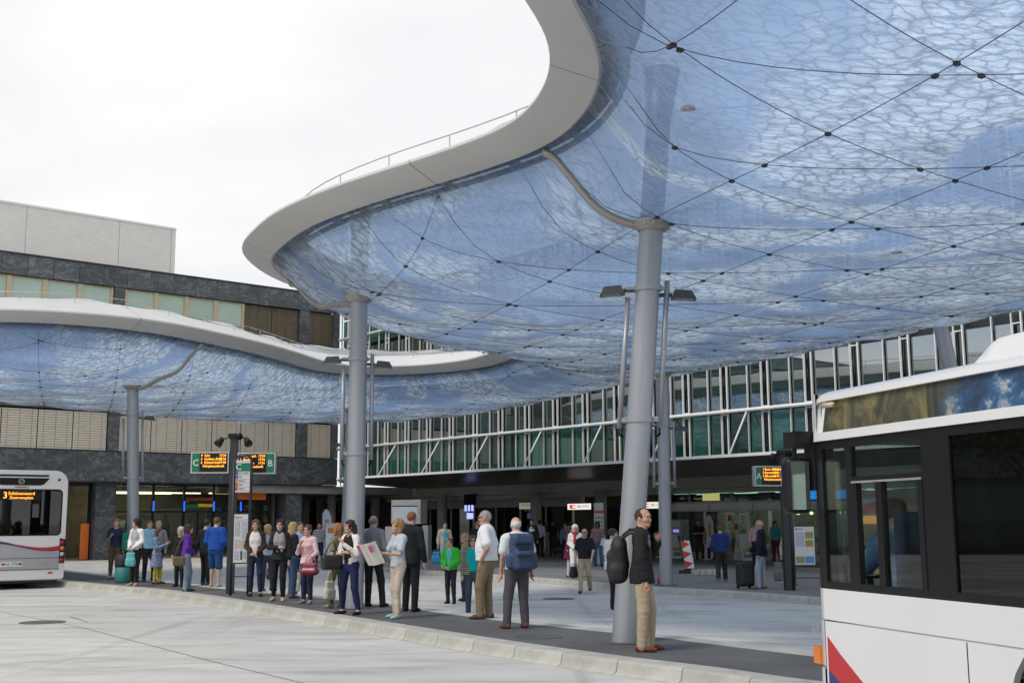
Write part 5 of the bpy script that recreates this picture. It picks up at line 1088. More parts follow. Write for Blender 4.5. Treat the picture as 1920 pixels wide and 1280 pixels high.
P_('blackt', 1037, 1038, FZ, 5, 1.76, 'man in black t-shirt and brown trousers at the station entrance', BLK, (.09, .05, .025), ('shoe', BLK), hair=('short', (.03, .02, .015)), sleeve='short', lod=2, group=W2)
P_('denim', 1059, 1048, FZ, 150, 1.62, 'woman in denim jacket under the left station sign', (.12, .2, .28), DJEAN, ('shoe', BLK), hair=('bob', (.1, .05, .03)), sex='f', lod=2, group=W2)
P_('yellow', 1071, 1047, FZ, 120, 1.66, 'person in mustard yellow coat under the left station sign', (.32, .17, .03), BLK, ('shoe', BLK), hair=('curly', (.09, .04, .02)), sex='f', lod=2, group=W2, hem=.7)
P_('whair', 1080, 1083, FZ, 182, 1.6, 'white-haired woman in white blouse with red scarf', (.72, .7, .7), (.7, .68, .68), ('flat', (.3, .1, .1)), hair=('curly', (.74, .71, .64)), arms=('front', 'front'), sex='f', loose=.015, lod=1, group=W2, legs=('fwd', 'backw'))
P_('maroon', 1067, 1081, FZ, 95, 1.55, 'person in dark maroon coat beside the white-haired woman', (.13, .015, .045), (.6, .55, .55), ('shoe', BLK), hair=('bob', (.04, .02, .02)), sex='f', hem=.62, lod=2, group=W2)
P_('plaid', 1122, 1061, FZ, 188, 1.68, 'dark-haired man in plaid shirt and jeans holding white paper', ((.12, .05, .07), .85, ('check', (.3, .22, .24), 18)), JEAN, ('shoe', BLK), hair=('curly', (.012, .01, .01)), skin=(.16, .08, .05), arms=('down', 'bag'), lod=2, group=W2)
P_('arms', 1312, 1043, FZ, 180, 1.74, 'bearded man in black t-shirt with folded arms by the cash machine', BLK, (.05, .028, .02), ('shoe', BLK), hair=('crop', (.08, .03, .02)), arms=('cross', 'cross'), sleeve='short', beard=(.12, .05, .03), lod=2, group=W2)
P_('pinktr', 1328, 1045, FZ, 15, 1.52, 'woman in beige coat and pink trousers with a white headscarf', (.33, .25, .2), (.68, .5, .56), ('flat', (.6, .45, .45)), hair=('bob', (.7, .66, .66)), sex='f', hem=.78, lod=2, group=W2)
P_('greent', 1335, 1043, FZ, 5, 1.64, 'grey-haired woman in green top in front of the shop window', (.02, .2, .15), (.02, .03, .09), ('shoe', BLK), hair=('bob', (.4, .38, .34)), sex='f', lod=2, group=W2)
P_('hood', 1354, 1090, FZ, 12, 1.58, 'boy in blue hooded sweatshirt walking towards the shop', (.02, .045, .17), (.04, .036, .034), ('shoe', (.25, .25, .25)), hair=('short', (.12, .06, .03)), arms=('front', 'down'), legs=('fwd', 'backw'), loose=.02, lod=1, group=W2)
P_('blazer', 1430, 1103, FZ, -72, 1.72, 'man in navy blazer and pale trousers beside a black suitcase', (.012, .014, .026), (.36, .4, .46), ('shoe', (.2, .09, .06)), hair=('balding', (.45, .42, .38)), skin=(.48, .26, .19), arms=('fwd', 'down'), jacket='v', collar=(.5, .45, .58), hem=.82, glasses=True, loose=.012, lod=1, group=W2)
P_('pinkp', 1419, 1061, FZ, 175, 1.68, 'person in pink shirt hidden behind the man in the navy blazer', (.62, .4, .48), BLK, ('shoe', BLK), hair=('short', (.1, .06, .04)), lod=2, group=W2)
P_('tealw', 1456, 1047, FZ, 165, 1.66, 'woman in turquoise top and maroon trousers by the shop', (.05, .33, .36), (.14, .015, .03), ('shoe', BLK), hair=('bob', (.03, .018, .015)), sex='f', arms=('chest', 'down'), loose=.02, lod=2, group=W2)
P_('scarf', 1481, 1096, FZ, 190, 1.52, 'woman in beige coat and red scarf behind the dark mast', (.42, .33, .25), (.05, .03, .025), ('flat', (.2, .1, .05)), hair=('bob', (.25, .13, .06)), sex='f', hem=.72, lod=1, group=W2)
# ------------------------------------------------------------------ things people carry
def hand(k, sd):
    o, arm, s = PPL[k]; sh, e, w, h = arm[sd]; return wp(o, s, w+h*.1), o
LE = pmat('black_leather', (.02, .019, .02), .4, 0, .1, 10, .3, 30); RL = pmat('red_leather', (.2, .02, .035), .35, 0, .08, 8, .2, 25); PLB = pmat('teal_plastic_bag', (.1, .4, .42), .35, 0, .25, 14, .6, 12); WP = pmat('white_plastic_bag', (.62, .62, .62), .4, 0, .12, 14, .6, 12)
NY = pmat('navy_nylon', (.03, .055, .12), .6, 0, .12, 10, .5, 14); BN = pmat('black_nylon', (.014, .014, .016), .6, 0, .15, 10, .5, 14); CV = pmat('cream_canvas', (.5, .47, .4), .8, 0, .1, 10, .4, 20); OL = pmat('olive_canvas', (.12, .11, .05), .8, 0, .1, 10, .4, 20); BLB = pmat('blue_plastic_bag', (.02, .25, .42), .4, 0, .15, 14, .6, 12)
def hung(name, label, cat, at_, mat, w_, h_, d_, drop, rz, vox=.014, handle=True):
    st_ = [[(-w_*.45, 0, h_*.9), (-w_*.3, 0, h_+drop*.7), (0, 0, h_+drop), (w_*.3, 0, h_+drop*.7), (w_*.45, 0, h_*.9)]] if handle else []
    return bag(name, label, cat, [((0, 0, h_*.58), (w_*.82, d_*.7, h_*.42), d_*.65), ((0, 0, h_*.3), (w_*1.0, d_*1.15, h_*.3), d_*1.05)], mat, (at_.x, at_.y, at_.z-h_-drop), rz, vox, st_, .007)
a, _ = hand('white', 1); hung('plastic_bag', 'colourful turquoise plastic bag hanging from the white cardigan woman\'s hands', 'bag', a+Vector((.02, -.06, .02)), PLB, .13, .36, .06, .08, .2)
a, _ = hand('phone', -1); bag('green_jacket', 'dark green jacket hung over the arm of the woman with the phone', 'jacket', [((0, 0, 0), (.1, .09, .26), .08), ((.03, 0, -.1), (.12, .08, .16), .07)], pmat('green_cloth', (.02, .2, .14), .85, 0, .15, 9, .5, 11), a+Vector((.06, 0, .3)))
a = wp(*PPL['purple'][0:1], 1, (.2, -.05, 1.0)); bag('shoulder_bag', 'olive shoulder bag at the hip of the purple jacket', 'bag', [((0, 0, 0), (.14, .05, .11), .045)], OL, a+Vector((-.12, -.12, -.18)), .3, straps=[[(-.1, 0, .1), (0, .02, .4), (.12, .06, .62)]], strap_r=.012)
a, _ = hand('pink', -1); hung('handbag', 'dark red leather handbag on the arm of the woman in pink', 'handbag', a+Vector((.02, -.03, .1)), RL, .2, .25, .08, .13, -.2)
a, _ = hand('olive', -1); hung('tote_bag', 'cream tote bag held by the woman in olive', 'bag', a+Vector((-.01, 0, .02)), CV, .13, .36, .05, .2, .9)
a = wp(*PPL['wjack'][0:1], 1, (.2, .12, 1.0)); bag('black_handbag', 'large black leather bag on the elbow of the woman in the white jacket', 'handbag', [((0, 0, 0), (.19, .07, .13), .06)], LE, a+Vector((-.1, -.12, -.03)), .5, straps=[[(-.14, 0, .1), (-.03, .02, .32), (.05, .04, .36), (.15, .02, .1)]], strap_r=.012)
a, _ = hand('black', -1); hung('black_handbag', 'black handbag hanging beside the woman all in black', 'handbag', Vector(at(506, 1100, PZ))+Vector((0, 0, .62)), LE, .1, .3, .06, .14, .3)
hung('shopping_bag', 'pale blue paper bag beside the black handbag', 'bag', Vector(at(513, 1104, PZ))+Vector((0, 0, .6)), pmat('pale_paper', (.45, .5, .55), .7, 0, .08, 9), .08, .42, .05, .1, .5)
hung('shopping_bag', 'beige paper bag behind the curly blonde woman', 'bag', Vector(at(555, 1116, PZ))+Vector((0, 0, .6)), CV, .09, .42, .05, .1, .2)
def backpack(key, label, mat, sc=1.0, tilt=0.0, offx=0.0, big=False):
    o, arm, s = PPL[key]
    pts_ = [((0, 0, 0), (.17*sc, .1*sc, .25*sc), .09), ((0, -.09*sc, -.08*sc), (.13*sc, .07*sc, .14*sc), .06), ((0, -.02, .2*sc), (.15*sc, .11*sc, .08*sc), .06)]
    for q in (-1, 1): pts_.append(((q*.17*sc, -.01, -.1*sc), (.05*sc, .07*sc, .1*sc), .045))
    p = wp(o, s, (offx, -.22-.02*sc, 1.17)); st_ = []
    for q in (-1, 1): st_.append([(q*.1, .08, .2), (q*.12, .17, .29), (q*.12, .3, .27), (q*.135, .36, .12), (q*.15, .3, -.06), (q*.15, .1, -.18)])
    b_ = bag('backpack', label, 'backpack', pts_, mat, p, o.rotation_euler[2], .013, st_, .02, BN)
    for x0, z0 in ((0, -.02), (.0, .12)): B().bx(-.12*sc, .12*sc, -.19*sc if z0 < 0 else -.15*sc, -.16*sc if z0 < 0 else -.12*sc, z0-.012, z0+.012).obj('buckle_strap', BN, b_)
    return b_
backpack('bpack', 'navy blue hiking backpack on the white-haired man', NY, 1.1)
o, arm, s = PPL['near']; p = wp(o, s, (-.05, -.27, 1.12)); nbp = Blob()
nbp.rbox((0, 0, .05), (.15, .1, .2), .09, k=.05).rbox((.02, -.05, -.15), (.16, .13, .14), .11, k=.06).rbox((0, -.1, -.02), (.11, .07, .14), .06, k=.05).rbox((0, .01, .22), (.1, .07, .06), .05, k=.06)
b_ = link('backpack', blobmesh('backpack', nbp, .014, BN), None, p, (.1, .2, o.rotation_euler[2])); tag(b_, 'big black backpack slung on the balding man\'s shoulder', 'backpack')
for q in (-1, 1): B().tube([(q*.09, .06, .27), (q*.1, .16, .34), (q*.11, .3, .32), (q*.13, .38, .14), (q*.14, .33, -.06), (q*.14, .1, -.2)], .022, 6).obj('strap', BN, b_, True)
B().bx(-.13, .13, -.215, -.2, .03, .05).obj('zip_flap', LE, b_)
a, _ = hand('stripe', -1); hung('plastic_bag', 'white plastic bag carried by the old man in stripes', 'bag', a, WP, .13, .3, .06, .1, 0, .02)
a, _ = hand('tealbag', 1); hung('carrier_bag', 'bright blue carrier bag carried on the far pavement', 'bag', a+Vector((-.06, 0, 0)), BLB, .17, .42, .06, .1, .2, .02)
a, _ = hand('bald', 1); hung('black_case', 'small black case carried by the bald man', 'case', a+Vector((-.05, .05, 0)), LE, .13, .3, .06, .06, .5, .018)
a, _ = hand('scarf', 1); hung('grey_bag', 'long grey bag hanging by the woman with the red scarf', 'bag', a+Vector((-.1, -.05, .05)), pmat('grey_cloth', (.17, .16, .17), .85, 0, .2, 12, .4, 14), .13, .5, .06, .12, .2, .018)
a, _ = hand('plaid', -1); B().box((0, 0, 0), (.1, .006, .14)).obj('paper_sheet', M['white'], None, loc=a+Vector((0, -.05, 0)), rot=(.2, .2, .2)); tag(bpy.data.objects['paper_sheet'], 'white sheet of paper in the plaid-shirted man\'s hand', 'paper')
sc_ = Blob(); sc_.cap((-.05, .07, 1.47), (.05, .07, 1.47), .05, k=.03).cap((-.08, 0, 1.48), (.08, 0, 1.48), .055, k=.03).cap((.02, .12, 1.44), (.03, .15, 1.15), .04, .045, (1, .6, 1), .03)
for k in ('whair', 'scarf'): o, arm, s = PPL[k]; link('scarf', blobmesh('scarf', sc_, .018, cloth((.42, .03, .05))), o)
# newspaper
o, arm, s = PPL['news']; a1 = wp(o, s, arm[1][2]+arm[1][3]*.1); a2 = wp(o, s, arm[-1][2]+arm[-1][3]*.1); mid = (a1+a2)/2
pm, t, p_, out_ = newmat('newsprint'); tc_ = nd(t, 'ShaderNodeTexCoord'); br = nd(t, 'ShaderNodeTexBrick'); br.inputs['Scale'].default_value = 9; br.inputs['Color1'].default_value = (.6, .58, .55, 1); br.inputs['Color2'].default_value = (.35, .28, .27, 1); br.inputs['Mortar'].default_value = (.66, .64, .6, 1); br.inputs['Mortar Size'].default_value = .06
t.links.new(tc_.outputs['Generated'], br.inputs['Vector']); t.links.new(br.outputs[0], p_.inputs['Base Color'])
np_ = empty('newspaper', mid+Vector((0, 0, -.05)), -math.radians(-125)); tag(np_, 'open newspaper with a pink front page held by the blonde woman', 'newspaper')
for q in (-1, 1):
    vs = []; fs = []
    for i in range(7):
        for j in range(6): u = i/6*.3; v = -.12+j/5*.4; vs.append((q*u, .03+.1*(u/.3)**1.5*-1+.12+.015*math.sin(u*16), v)); vs.append((q*u, .033+.1*(u/.3)**1.5*-1+.12+.015*math.sin(u*16), v))
    for i in range(6):
        for j in range(5): a_ = (i*6+j)*2; b2 = a_+12; fs += [(a_, a_+2, b2+2, b2), (a_+1, b2+1, b2+3, a_+3)]
    pg = link('newspaper_page', mesh('newspaper_page', vs, fs, pm, True), np_); pg.rotation_euler = (-.5, 0, 0)
    B().bx(q*.05, q*.26, .128, .131, .12, .24).obj('printed_picture', pmat('pink_print', (.5, .08, .22), .7, 0, .5, 14), pg)
# suitcase
su = empty('suitcase', at(1398, 1103, FZ), .35); tag(su, 'upright black wheeled suitcase with raised handle', 'suitcase')
bl = Blob(); bl.rbox((0, 0, .36), (.22, .13, .3), .06, k=.02).rbox((0, -.1, .3), (.17, .07, .2), .05, k=.02); link('case_body', blobmesh('case_body', bl, .016, BN), su)
B().tube([(-.1, .1, .6), (-.1, .1, 1.0), (.1, .1, 1.0), (.1, .1, .6)], .011, 6).obj('pull_handle', M['galv'], su, True)
for q in (-1, 1): B().tube([(q*.17-.02, .08, .045), (q*.17+.02, .08, .045)], .045, 12).obj('wheel', M['rubber'], su, True)
# ------------------------------------------------------------------ buses
M['buswhite'] = pmat('bus_white', (.74, .735, .73), .28, 0, .03, 1.2, coat=.4, var2=.03, scale2=.5); M['busgrey'] = pmat('bus_silver', (.42, .43, .45), .35, .3, .04, 2); M['busred'] = pmat('bus_red', (.5, .03, .035), .35); M['busviolet'] = pmat('bus_violet', (.07, .02, .13), .35); M['busblue'] = pmat('bus_blue', (.03, .04, .17), .35)
M['lens_red'] = pmat('red_lens', (.4, .01, .015), .2); M['lens_amber'] = pmat('amber_lens', (.75, .2, .02), .2); M['lens_white'] = pmat('clear_lens', (.5, .5, .5), .2); M['seat'] = pmat('seat_fabric', (.03, .04, .09), .9)
def rrect(x0, x1, z0, z1, r, n=5, lower=None):
    rl = lower if lower is not None else r; out = []
    for cx, cz, a0, rr in ((x1-r, z1-r, 0, r), (x0+r, z1-r, 90, r), (x0+rl, z0+rl, 180, rl), (x1-rl, z0+rl, 270, rl)):
        for k in range(n+1): a = math.radians(a0+90*k/n); out.append((cx+rr*math.cos(a), cz+rr*math.sin(a)))
    return out
def plate(poly, y0, y1, name, mat, parent, swap=None):          # polygon in (x,z), extruded along y
    n = len(poly); vs = [(p[0], y0, p[1]) for p in poly]+[(p[0], y1, p[1]) for p in poly]
    fs = [tuple(range(n)), tuple(range(2*n-1, n-1, -1))]+[(i, n+i, n+(i+1) % n, (i+1) % n) for i in range(n)]
    if swap: vs = [swap(v) for v in vs]
    o = link(name, mesh(name, vs, fs, mat), parent); bm = bmesh.new(); bm.from_mesh(o.data); bmesh.ops.recalc_face_normals(bm, faces=bm.faces[:]); bm.to_mesh(o.data); bm.free(); return o
hb = Vector((math.sin(math.radians(-35.7)), math.cos(math.radians(-35.7)))); rb_ = Vector((hb.y, -hb.x)); rc = Vector((-12.45, 33.0))-rb_*1.275
lb = empty('bus', (rc.x, rc.y, 0), math.atan2(rb_.y, rb_.x)); tag(lb, 'white bus at the left seen from behind with amber line number 3', 'bus')
prof = rrect(-1.275, 1.275, .22, 3.22, .34, 6, .08)
def loft(secs, name, mat, parent):
    n = len(secs[0]); vs = sum(secs, []); fs = [tuple(range(n)), tuple((len(secs)-1)*n+i for i in range(n-1, -1, -1))]
    for k in range(len(secs)-1):
        for i in range(n): fs.append((k*n+i, (k+1)*n+i, (k+1)*n+(i+1) % n, k*n+(i+1) % n))
    o = link(name, mesh(name, vs, fs, mat), parent); bm = bmesh.new(); bm.from_mesh(o.data); bmesh.ops.recalc_face_normals(bm, faces=bm.faces[:]); bm.to_mesh(o.data); bm.free(); return autosmooth(o, 35)
sec = lambda y, s, dz=0: [(p[0]*s, y, (p[1]-1.7)*s+1.7+dz) for p in prof]
loft([sec(0, .975), sec(.05, .993), sec(.14, 1), sec(11.9, 1), sec(12, .97)], 'body', M['buswhite'], lb)
plate(rrect(-1.08, 1.08, 1.46, 2.66, .1, 4), -.012, .02, 'rear_window', M['glass_busdark'], lb); plate(rrect(-1.16, 1.12, 1.43, 2.7, .12, 4), -.006, .03, 'window_surround', M['blackpl'], lb)
plate([(-.75, 3.0), (.75, 3.0), (.6, 2.83), (.5, 2.8), (-.5, 2.8), (-.6, 2.83)], -.012, .03, 'grille', M['blackpl'], lb); plate(rrect(-.72, .72, 3.04, 3.09, .02, 3), -.014, .1, 'spoiler_slot', M['blackpl'], lb)
B().tube([(.075*math.cos(k*math.pi/8), -.02, 2.905+.06*math.sin(k*math.pi/8)) for k in range(17)], .011, 6, cap=False).tube([(-.07, -.02, 2.87), (.07, -.02, 2.94)], .009, 6).obj('maker_emblem', M['galv'], lb, True)
plate(rrect(-.16, .16, 2.74, 2.765, .008, 2), -.02, .0, 'brake_light', M['lens_red'], lb); B().tube([(.18, -.05, 2.78), (.2, -.06, 2.7), (.27, -.05, 2.69)], .012, 5).obj('wiper_pivot', M['galv'], lb)
db = plate(rrect(-.55, .55, 2.4, 2.64, .02, 2), -.02, -.013, 'display', M['blackpl'], lb)
text('line_number', '3', .25, M['led'], db, (-.4, -.024, 2.52), (math.pi/2, 0, 0)); text('destination', 'Schönenwerd', .125, M['led'], db, (.02, -.024, 2.575), (math.pi/2, 0, 0)); text('destination', 'Zentrumsplatz', .105, M['led'], db, (.02, -.024, 2.46), (math.pi/2, 0, 0))
def wave(x): return 1.1+.13*math.cos((x+.6)*2.0)+.05*max(0, x)**2
xs_ = [-1.2+i*.1 for i in range(24)]
plate([(x, .5) for x in (-1.2, 1.1)]+[(x, wave(x)) for x in xs_[::-1]], -.008, .02, 'silver_panel', M['busgrey'], lb)
plate([(x, wave(x)-.004) for x in xs_]+[(x, wave(x)+.035+.05*abs(math.sin(x*1.3))) for x in xs_[::-1]], -.013, 0, 'violet_swoosh', M['busviolet'], lb)
plate([(x, wave(x)+.025) for x in xs_[10:]]+[(x, wave(x)+.03+.1*((x+.2)/1.4 if x > -.2 else 0)) for x in xs_[10:][::-1]], -.016, -.012, 'red_swoosh', M['busred'], lb)
for z in (.82, .52): B().bx(-1.2, 1.13, -.012, -.007, z, z+.012).obj('panel_gap', M['rubber'], lb)
np2 = plate(rrect(-.42, .14, .61, .74, .01, 2), -.022, -.01, 'number_plate', M['white'], lb); text('plate_text', 'AG·7750', .115, M['blackpl'], np2, (-.14, -.026, .675), (math.pi/2, 0, 0))
for x, m_ in ((-.37, 'red'), (.095, 'green')): plate(rrect(x-.03, x+.03, .645, .715, .01, 2), -.025, -.021, 'canton_shield', M[m_], np2)
text('model_lettering', '7900', .11, M['galv'], lb, (.72, -.012, .98), (math.pi/2, 0, 0)); text('model_lettering', 'HYBRID', .085, M['galv'], lb, (.72, -.014, .68), (math.pi/2, 0, 0))
tl_ = plate([(1.1, 1.36), (1.25, 1.32), (1.24, .68), (1.1, .68)], -.02, .06, 'lamp_cluster', M['blackpl'], lb)
for z, m_ in ((1.24, 'lens_red'), (1.08, 'lens_amber'), (.92, 'lens_white'), (.76, 'lens_red')): B().tube([(1.17, -.035, z), (1.17, -.015, z)], .058, 14).obj('lamp_lens', M[m_], tl_, True)
tl2 = plate([(-1.1, 1.36), (-1.25, 1.32), (-1.24, .68), (-1.1, .68)], -.02, .06, 'lamp_cluster', M['blackpl'], lb)
plate(rrect(.82, .95, .4, .44, .01, 2), -.012, 0, 'reflector', M['lens_red'], lb); B().tube([(1.0, -.03, 2.96), (1.0, .0, 2.96)], .035, 10).obj('camera_port', M['blackpl'], lb)
def wheel(parent, x, y, r=.48, side=1):
    w_ = empty('wheel', (x, y, r)); w_.parent = parent; w_.rotation_euler = (0, math.pi/2*side, 0)
    B().lathe([(r*.55, -.14), (r*.9, -.15), (r, -.1), (r, .1), (r*.9, .15), (r*.55, .14)], 28).obj('tyre', M['rubber'], w_, True)
    B().lathe([(r*.56, .1), (r*.5, .13), (r*.3, .05), (r*.15, .09), (.02, .1)], 20).obj('rim', M['busgrey'], w_, True); return w_
for y in (3.2, 9.1):
    for q in (-1, 1): wheel(lb, q*1.1, y, .48, q)
B().bx(-1.1, 1.1, .1, 11.8, .16, .3).obj('underbody', M['rubber'], lb)
# near bus (left flank towards the square)
hA = math.radians(-16.5); h2 = Vector((math.sin(hA), math.cos(hA))); F0 = Vector((2.55, 9.8))
nb = empty('bus', (F0.x, F0.y, 0), math.atan2(-h2.y, -h2.x)); tag(nb, 'white city bus at the right edge with a landscape picture along its roof edge', 'bus')
# local: x runs backwards along the flank, -y is the right-hand (far) side, +y faces the square
sw = lambda v: (v[0], v[1], v[2])
def fl(poly, y0, y1, name, mat): return plate(poly, y0, y1, name, mat, nb)
SIGN = 1 if (Vector((-h2.y*0-h2.x*0, 0)).x == 0) else 1
ydir = Vector((math.cos(math.atan2(-h2.y, -h2.x)+math.pi/2), math.sin(math.atan2(-h2.y, -h2.x)+math.pi/2)))   # world direction of local +y
OUT = 1.0 if ydir.dot(-F0) > 0 else -1.0         # +1 when local +y points to the camera side
def yo(v): return v*OUT
arch = [(2.72+.56*math.cos(a), .5+.56*math.sin(a)) for a in [math.radians(k) for k in range(180, -1, -15)]]
low1 = [(.0, .3), (2.16, .3)]+arch+[(3.28, .3), (12, .3), (12, .94), (.0, .94)]
fl(low1, yo(0), yo(-.05), 'flank_panel', M['buswhite']); fl([(0, .952), (12, .952), (12, 1.2), (0, 1.2)], yo(.004), yo(-.05), 'flank_panel', M['buswhite'])
fl([(0, .9), (12, .9), (12, .96), (0, .96)], yo(-.012), yo(-.06), 'panel_gap', M['rubber'])
fl([(1.775, .32), (1.785, .32), (1.785, .935), (1.775, .935)], yo(.002), yo(-.01), 'panel_gap', M['rubber'])
fl([(.03, .82), (.2, .7), (.5, .52), (.85, .36), (1.0, .31), (.55, .31), (.3, .42), (.03, .56)], yo(.004), yo(-.002), 'red_swoosh', M['busred']); fl([(.03, .56), (.3, .42), (.55, .31), (.03, .31)], yo(.0035), yo(-.002), 'blue_swoosh', M['busblue'])
# front corner
fs_ = [(0, 0), (-.08, -.02), (-.17, -.1), (-.23, -.25), (-.26, -.6), (-.27, -1.275), (-.26, -1.95), (-.23, -2.3), (-.17, -2.45), (-.08, -2.53), (0, -2.55)]
def front(z0, z1, name, mat, i0=0, i1=None, push=0.0):
    pts_ = fs_[i0:i1]; n = len(pts_); vs = [(p[0]-push, yo(p[1]), z0) for p in pts_]+[(p[0]-push, yo(p[1]), z1) for p in pts_]+[(p[0]+.05, yo(p[1]*.98-.02), z0) for p in pts_]+[(p[0]+.05, yo(p[1]*.98-.02), z1) for p in pts_]
    f_ = []
    for i in range(n-1): f_ += [(i, i+1, n+i+1, n+i), (2*n+i, 3*n+i, 3*n+i+1, 2*n+i+1), (i, 2*n+i, 2*n+i+1, i+1), (n+i, n+i+1, 3*n+i+1, 3*n+i)]
    o = link(name, mesh(name, vs, f_, mat, True), nb); return autosmooth(o, 50)
front(.3, .56, 'bumper', M['buswhite'], push=.03); front(.58, .94, 'front_panel', M['buswhite'], push=.01); front(.955, 1.2, 'front_panel', M['buswhite']); front(1.2, 2.4, 'windscreen', M['glass_bus'], 3, 8); front(1.2, 2.4, 'front_pillar', M['blackpl'], 0, 4); front(1.2, 2.4, 'front_pillar', M['blackpl'], 7, 11); front(2.4, 2.8, 'front_header', M['buswhite'])
B().bx(-.2, -.1, yo(.0), yo(-.08), .585, .72).obj('turn_signal', M['lens_amber'], nb); text('fleet_number', '61', .12, M['galv'], nb, (-.13, yo(.012), .86), (math.pi/2, 0, math.pi if OUT > 0 else 0))
# window band
def band(x0, x1, z0, z1, y=.004, m_='blackpl', name='window_frame'): return fl([(x0, z0), (x1, z0), (x1, z1), (x0, z1)], yo(y), yo(-.04), name, M[m_])
band(-.02, 12, 1.2, 1.26); band(-.02, 12, 2.33, 2.41); band(-.02, .07, 1.26, 2.33); band(.41, .5, 1.26, 2.33); band(1.4, 1.72, 1.26, 2.33); band(.5, 1.4, 2.05, 2.09); band(.5, .56, 1.26, 2.05, .01); band(1.34, 1.4, 1.26, 2.05, .01); band(.82, .9, 1.26, 2.05, .012); band(.5, 1.4, 2.04, 2.055, .016, 'galv', 'window_rail')
def pane(x0, x1, z0, z1, m_): return fl([(x0, z0), (x1, z0), (x1, z1), (x0, z1)], yo(-.012), yo(-.02), 'window', M[m_])
pane(.07, .41, 1.26, 2.33, 'glass_bus'); pane(.5, 1.4, 2.09, 2.33, 'glass_bus'); pane(.9, 1.34, 1.26, 2.05, 'glass_bus')
x = 1.72
while x < 11.9: e_ = min(x+1.55, 11.95); pane(x, e_, 1.26, 2.33, 'glass_busdark'); band(e_, e_+.07, 1.26, 2.33); x = e_+.07
# cove with the printed landscape, roof
am, t, p_, out_ = newmat('landscape_print'); tc_ = nd(t, 'ShaderNodeTexCoord'); mp_ = nd(t, 'ShaderNodeMapping'); mp_.inputs['Scale'].default_value = (1, 1, .55); t.links.new(tc_.outputs['Object'], mp_.inputs[0])
n_ = nd(t, 'ShaderNodeTexNoise', Scale=3.2, Detail=8, Roughness=.72, Distortion=.8); t.links.new(mp_.outputs[0], n_.inputs['Vector']); r_ = nd(t, 'ShaderNodeValToRGB'); e = r_.color_ramp.elements
e[0].position = .3; e[0].color = (.006, .008, .006, 1); e[1].position = .74; e[1].color = (.36, .28, .12, 1)
for ps, c_ in ((.42, (.03, .03, .015)), (.5, (.1, .085, .03)), (.58, (.2, .16, .05)), (.66, (.12, .12, .06))): q_ = e.new(ps); q_.color = (*c_, 1)
t.links.new(n_.outputs['Fac'], r_.inputs[0])
n2_ = nd(t, 'ShaderNodeTexNoise', Scale=2.4, Detail=7, Roughness=.7); t.links.new(tc_.outputs['Object'], n2_.inputs['Vector']); r2_ = nd(t, 'ShaderNodeValToRGB'); e = r2_.color_ramp.elements; e[0].position = .38; e[0].color = (.006, .01, .016, 1); e[1].position = .62; e[1].color = (.4, .42, .4, 1); q_ = e.new(.48); q_.color = (.01, .05, .13, 1); q_ = e.new(.54); q_.color = (.02, .1, .22, 1); t.links.new(n2_.outputs['Fac'], r2_.inputs[0])
sp_ = nd(t, 'ShaderNodeSeparateXYZ'); t.links.new(tc_.outputs['Object'], sp_.inputs[0]); mr_ = nd(t, 'ShaderNodeMapRange', interpolation_type='SMOOTHSTEP'); mr_.inputs[1].default_value = 1.45; mr_.inputs[2].default_value = 1.95; t.links.new(sp_.outputs[0], mr_.inputs[0]); mx_ = nd(t, 'ShaderNodeMix', data_type='RGBA'); t.links.new(mr_.outputs[0], mx_.inputs[0]); t.links.new(r_.outputs[0], mx_.inputs[6]); t.links.new(r2_.outputs[0], mx_.inputs[7]); t.links.new(mx_.outputs[2], p_.inputs['Base Color']); p_.inputs['Roughness'].default_value = .35
def cove(z0, z1, y0, y1, name, mat, x0=0.0, x1=12.0):
    vs = [(x0, yo(y0), z0), (x1, yo(y0), z0), (x1, yo(y1), z1), (x0, yo(y1), z1)]; vs += [(v[0], v[1]-yo(.03), v[2]) for v in vs]
    return link(name, mesh(name, vs, [(0, 1, 2, 3), (7, 6, 5, 4), (0, 4, 5, 1), (3, 2, 6, 7), (0, 3, 7, 4), (1, 5, 6, 2)], mat), nb)
cove(2.4, 2.47, .02, .016, 'roof_rail', M['buswhite'], -.02); cove(2.47, 2.73, .004, -.04, 'landscape_picture', am, .1, 11.9); cove(2.46, 2.74, .0, -.045, 'roof_side', M['buswhite'], -.04)
rp = [(-.0, 2.725), (-.005, 2.76), (-.03, 2.79), (-.09, 2.815), (-.4, 2.84), (-2.15, 2.84), (-2.46, 2.815), (-2.52, 2.79), (-2.55, 2.725)]
loft([[(x_, yo(p[0]*s_-(1-s_)*1.275), p[1]-d_) for p in rp] for x_, s_, d_ in ((-.22, .9, .09), (-.12, .97, .03), (.05, 1, 0), (12, 1, 0))], 'roof', M['buswhite'], nb)
hpf = [(-.14, 2.8), (-.16, 2.93), (-.2, 2.98), (-.3, 3.0), (-2.25, 3.0), (-2.35, 2.98), (-2.39, 2.93), (-2.41, 2.8)]
loft([[(x_, yo(p[0]), 2.8+(p[1]-2.8)*k) for p in hpf] for x_, k in ((1.82, .1), (1.98, .85), (2.06, .97), (2.2, 1), (9, 1.06))], 'roof_pod', M['buswhite'], nb)
B().tube([(.14, yo(.01), 2.69), (.3, yo(.02), 2.685)], .022, 8).obj('marker_lamp', M['cream'], nb, True)
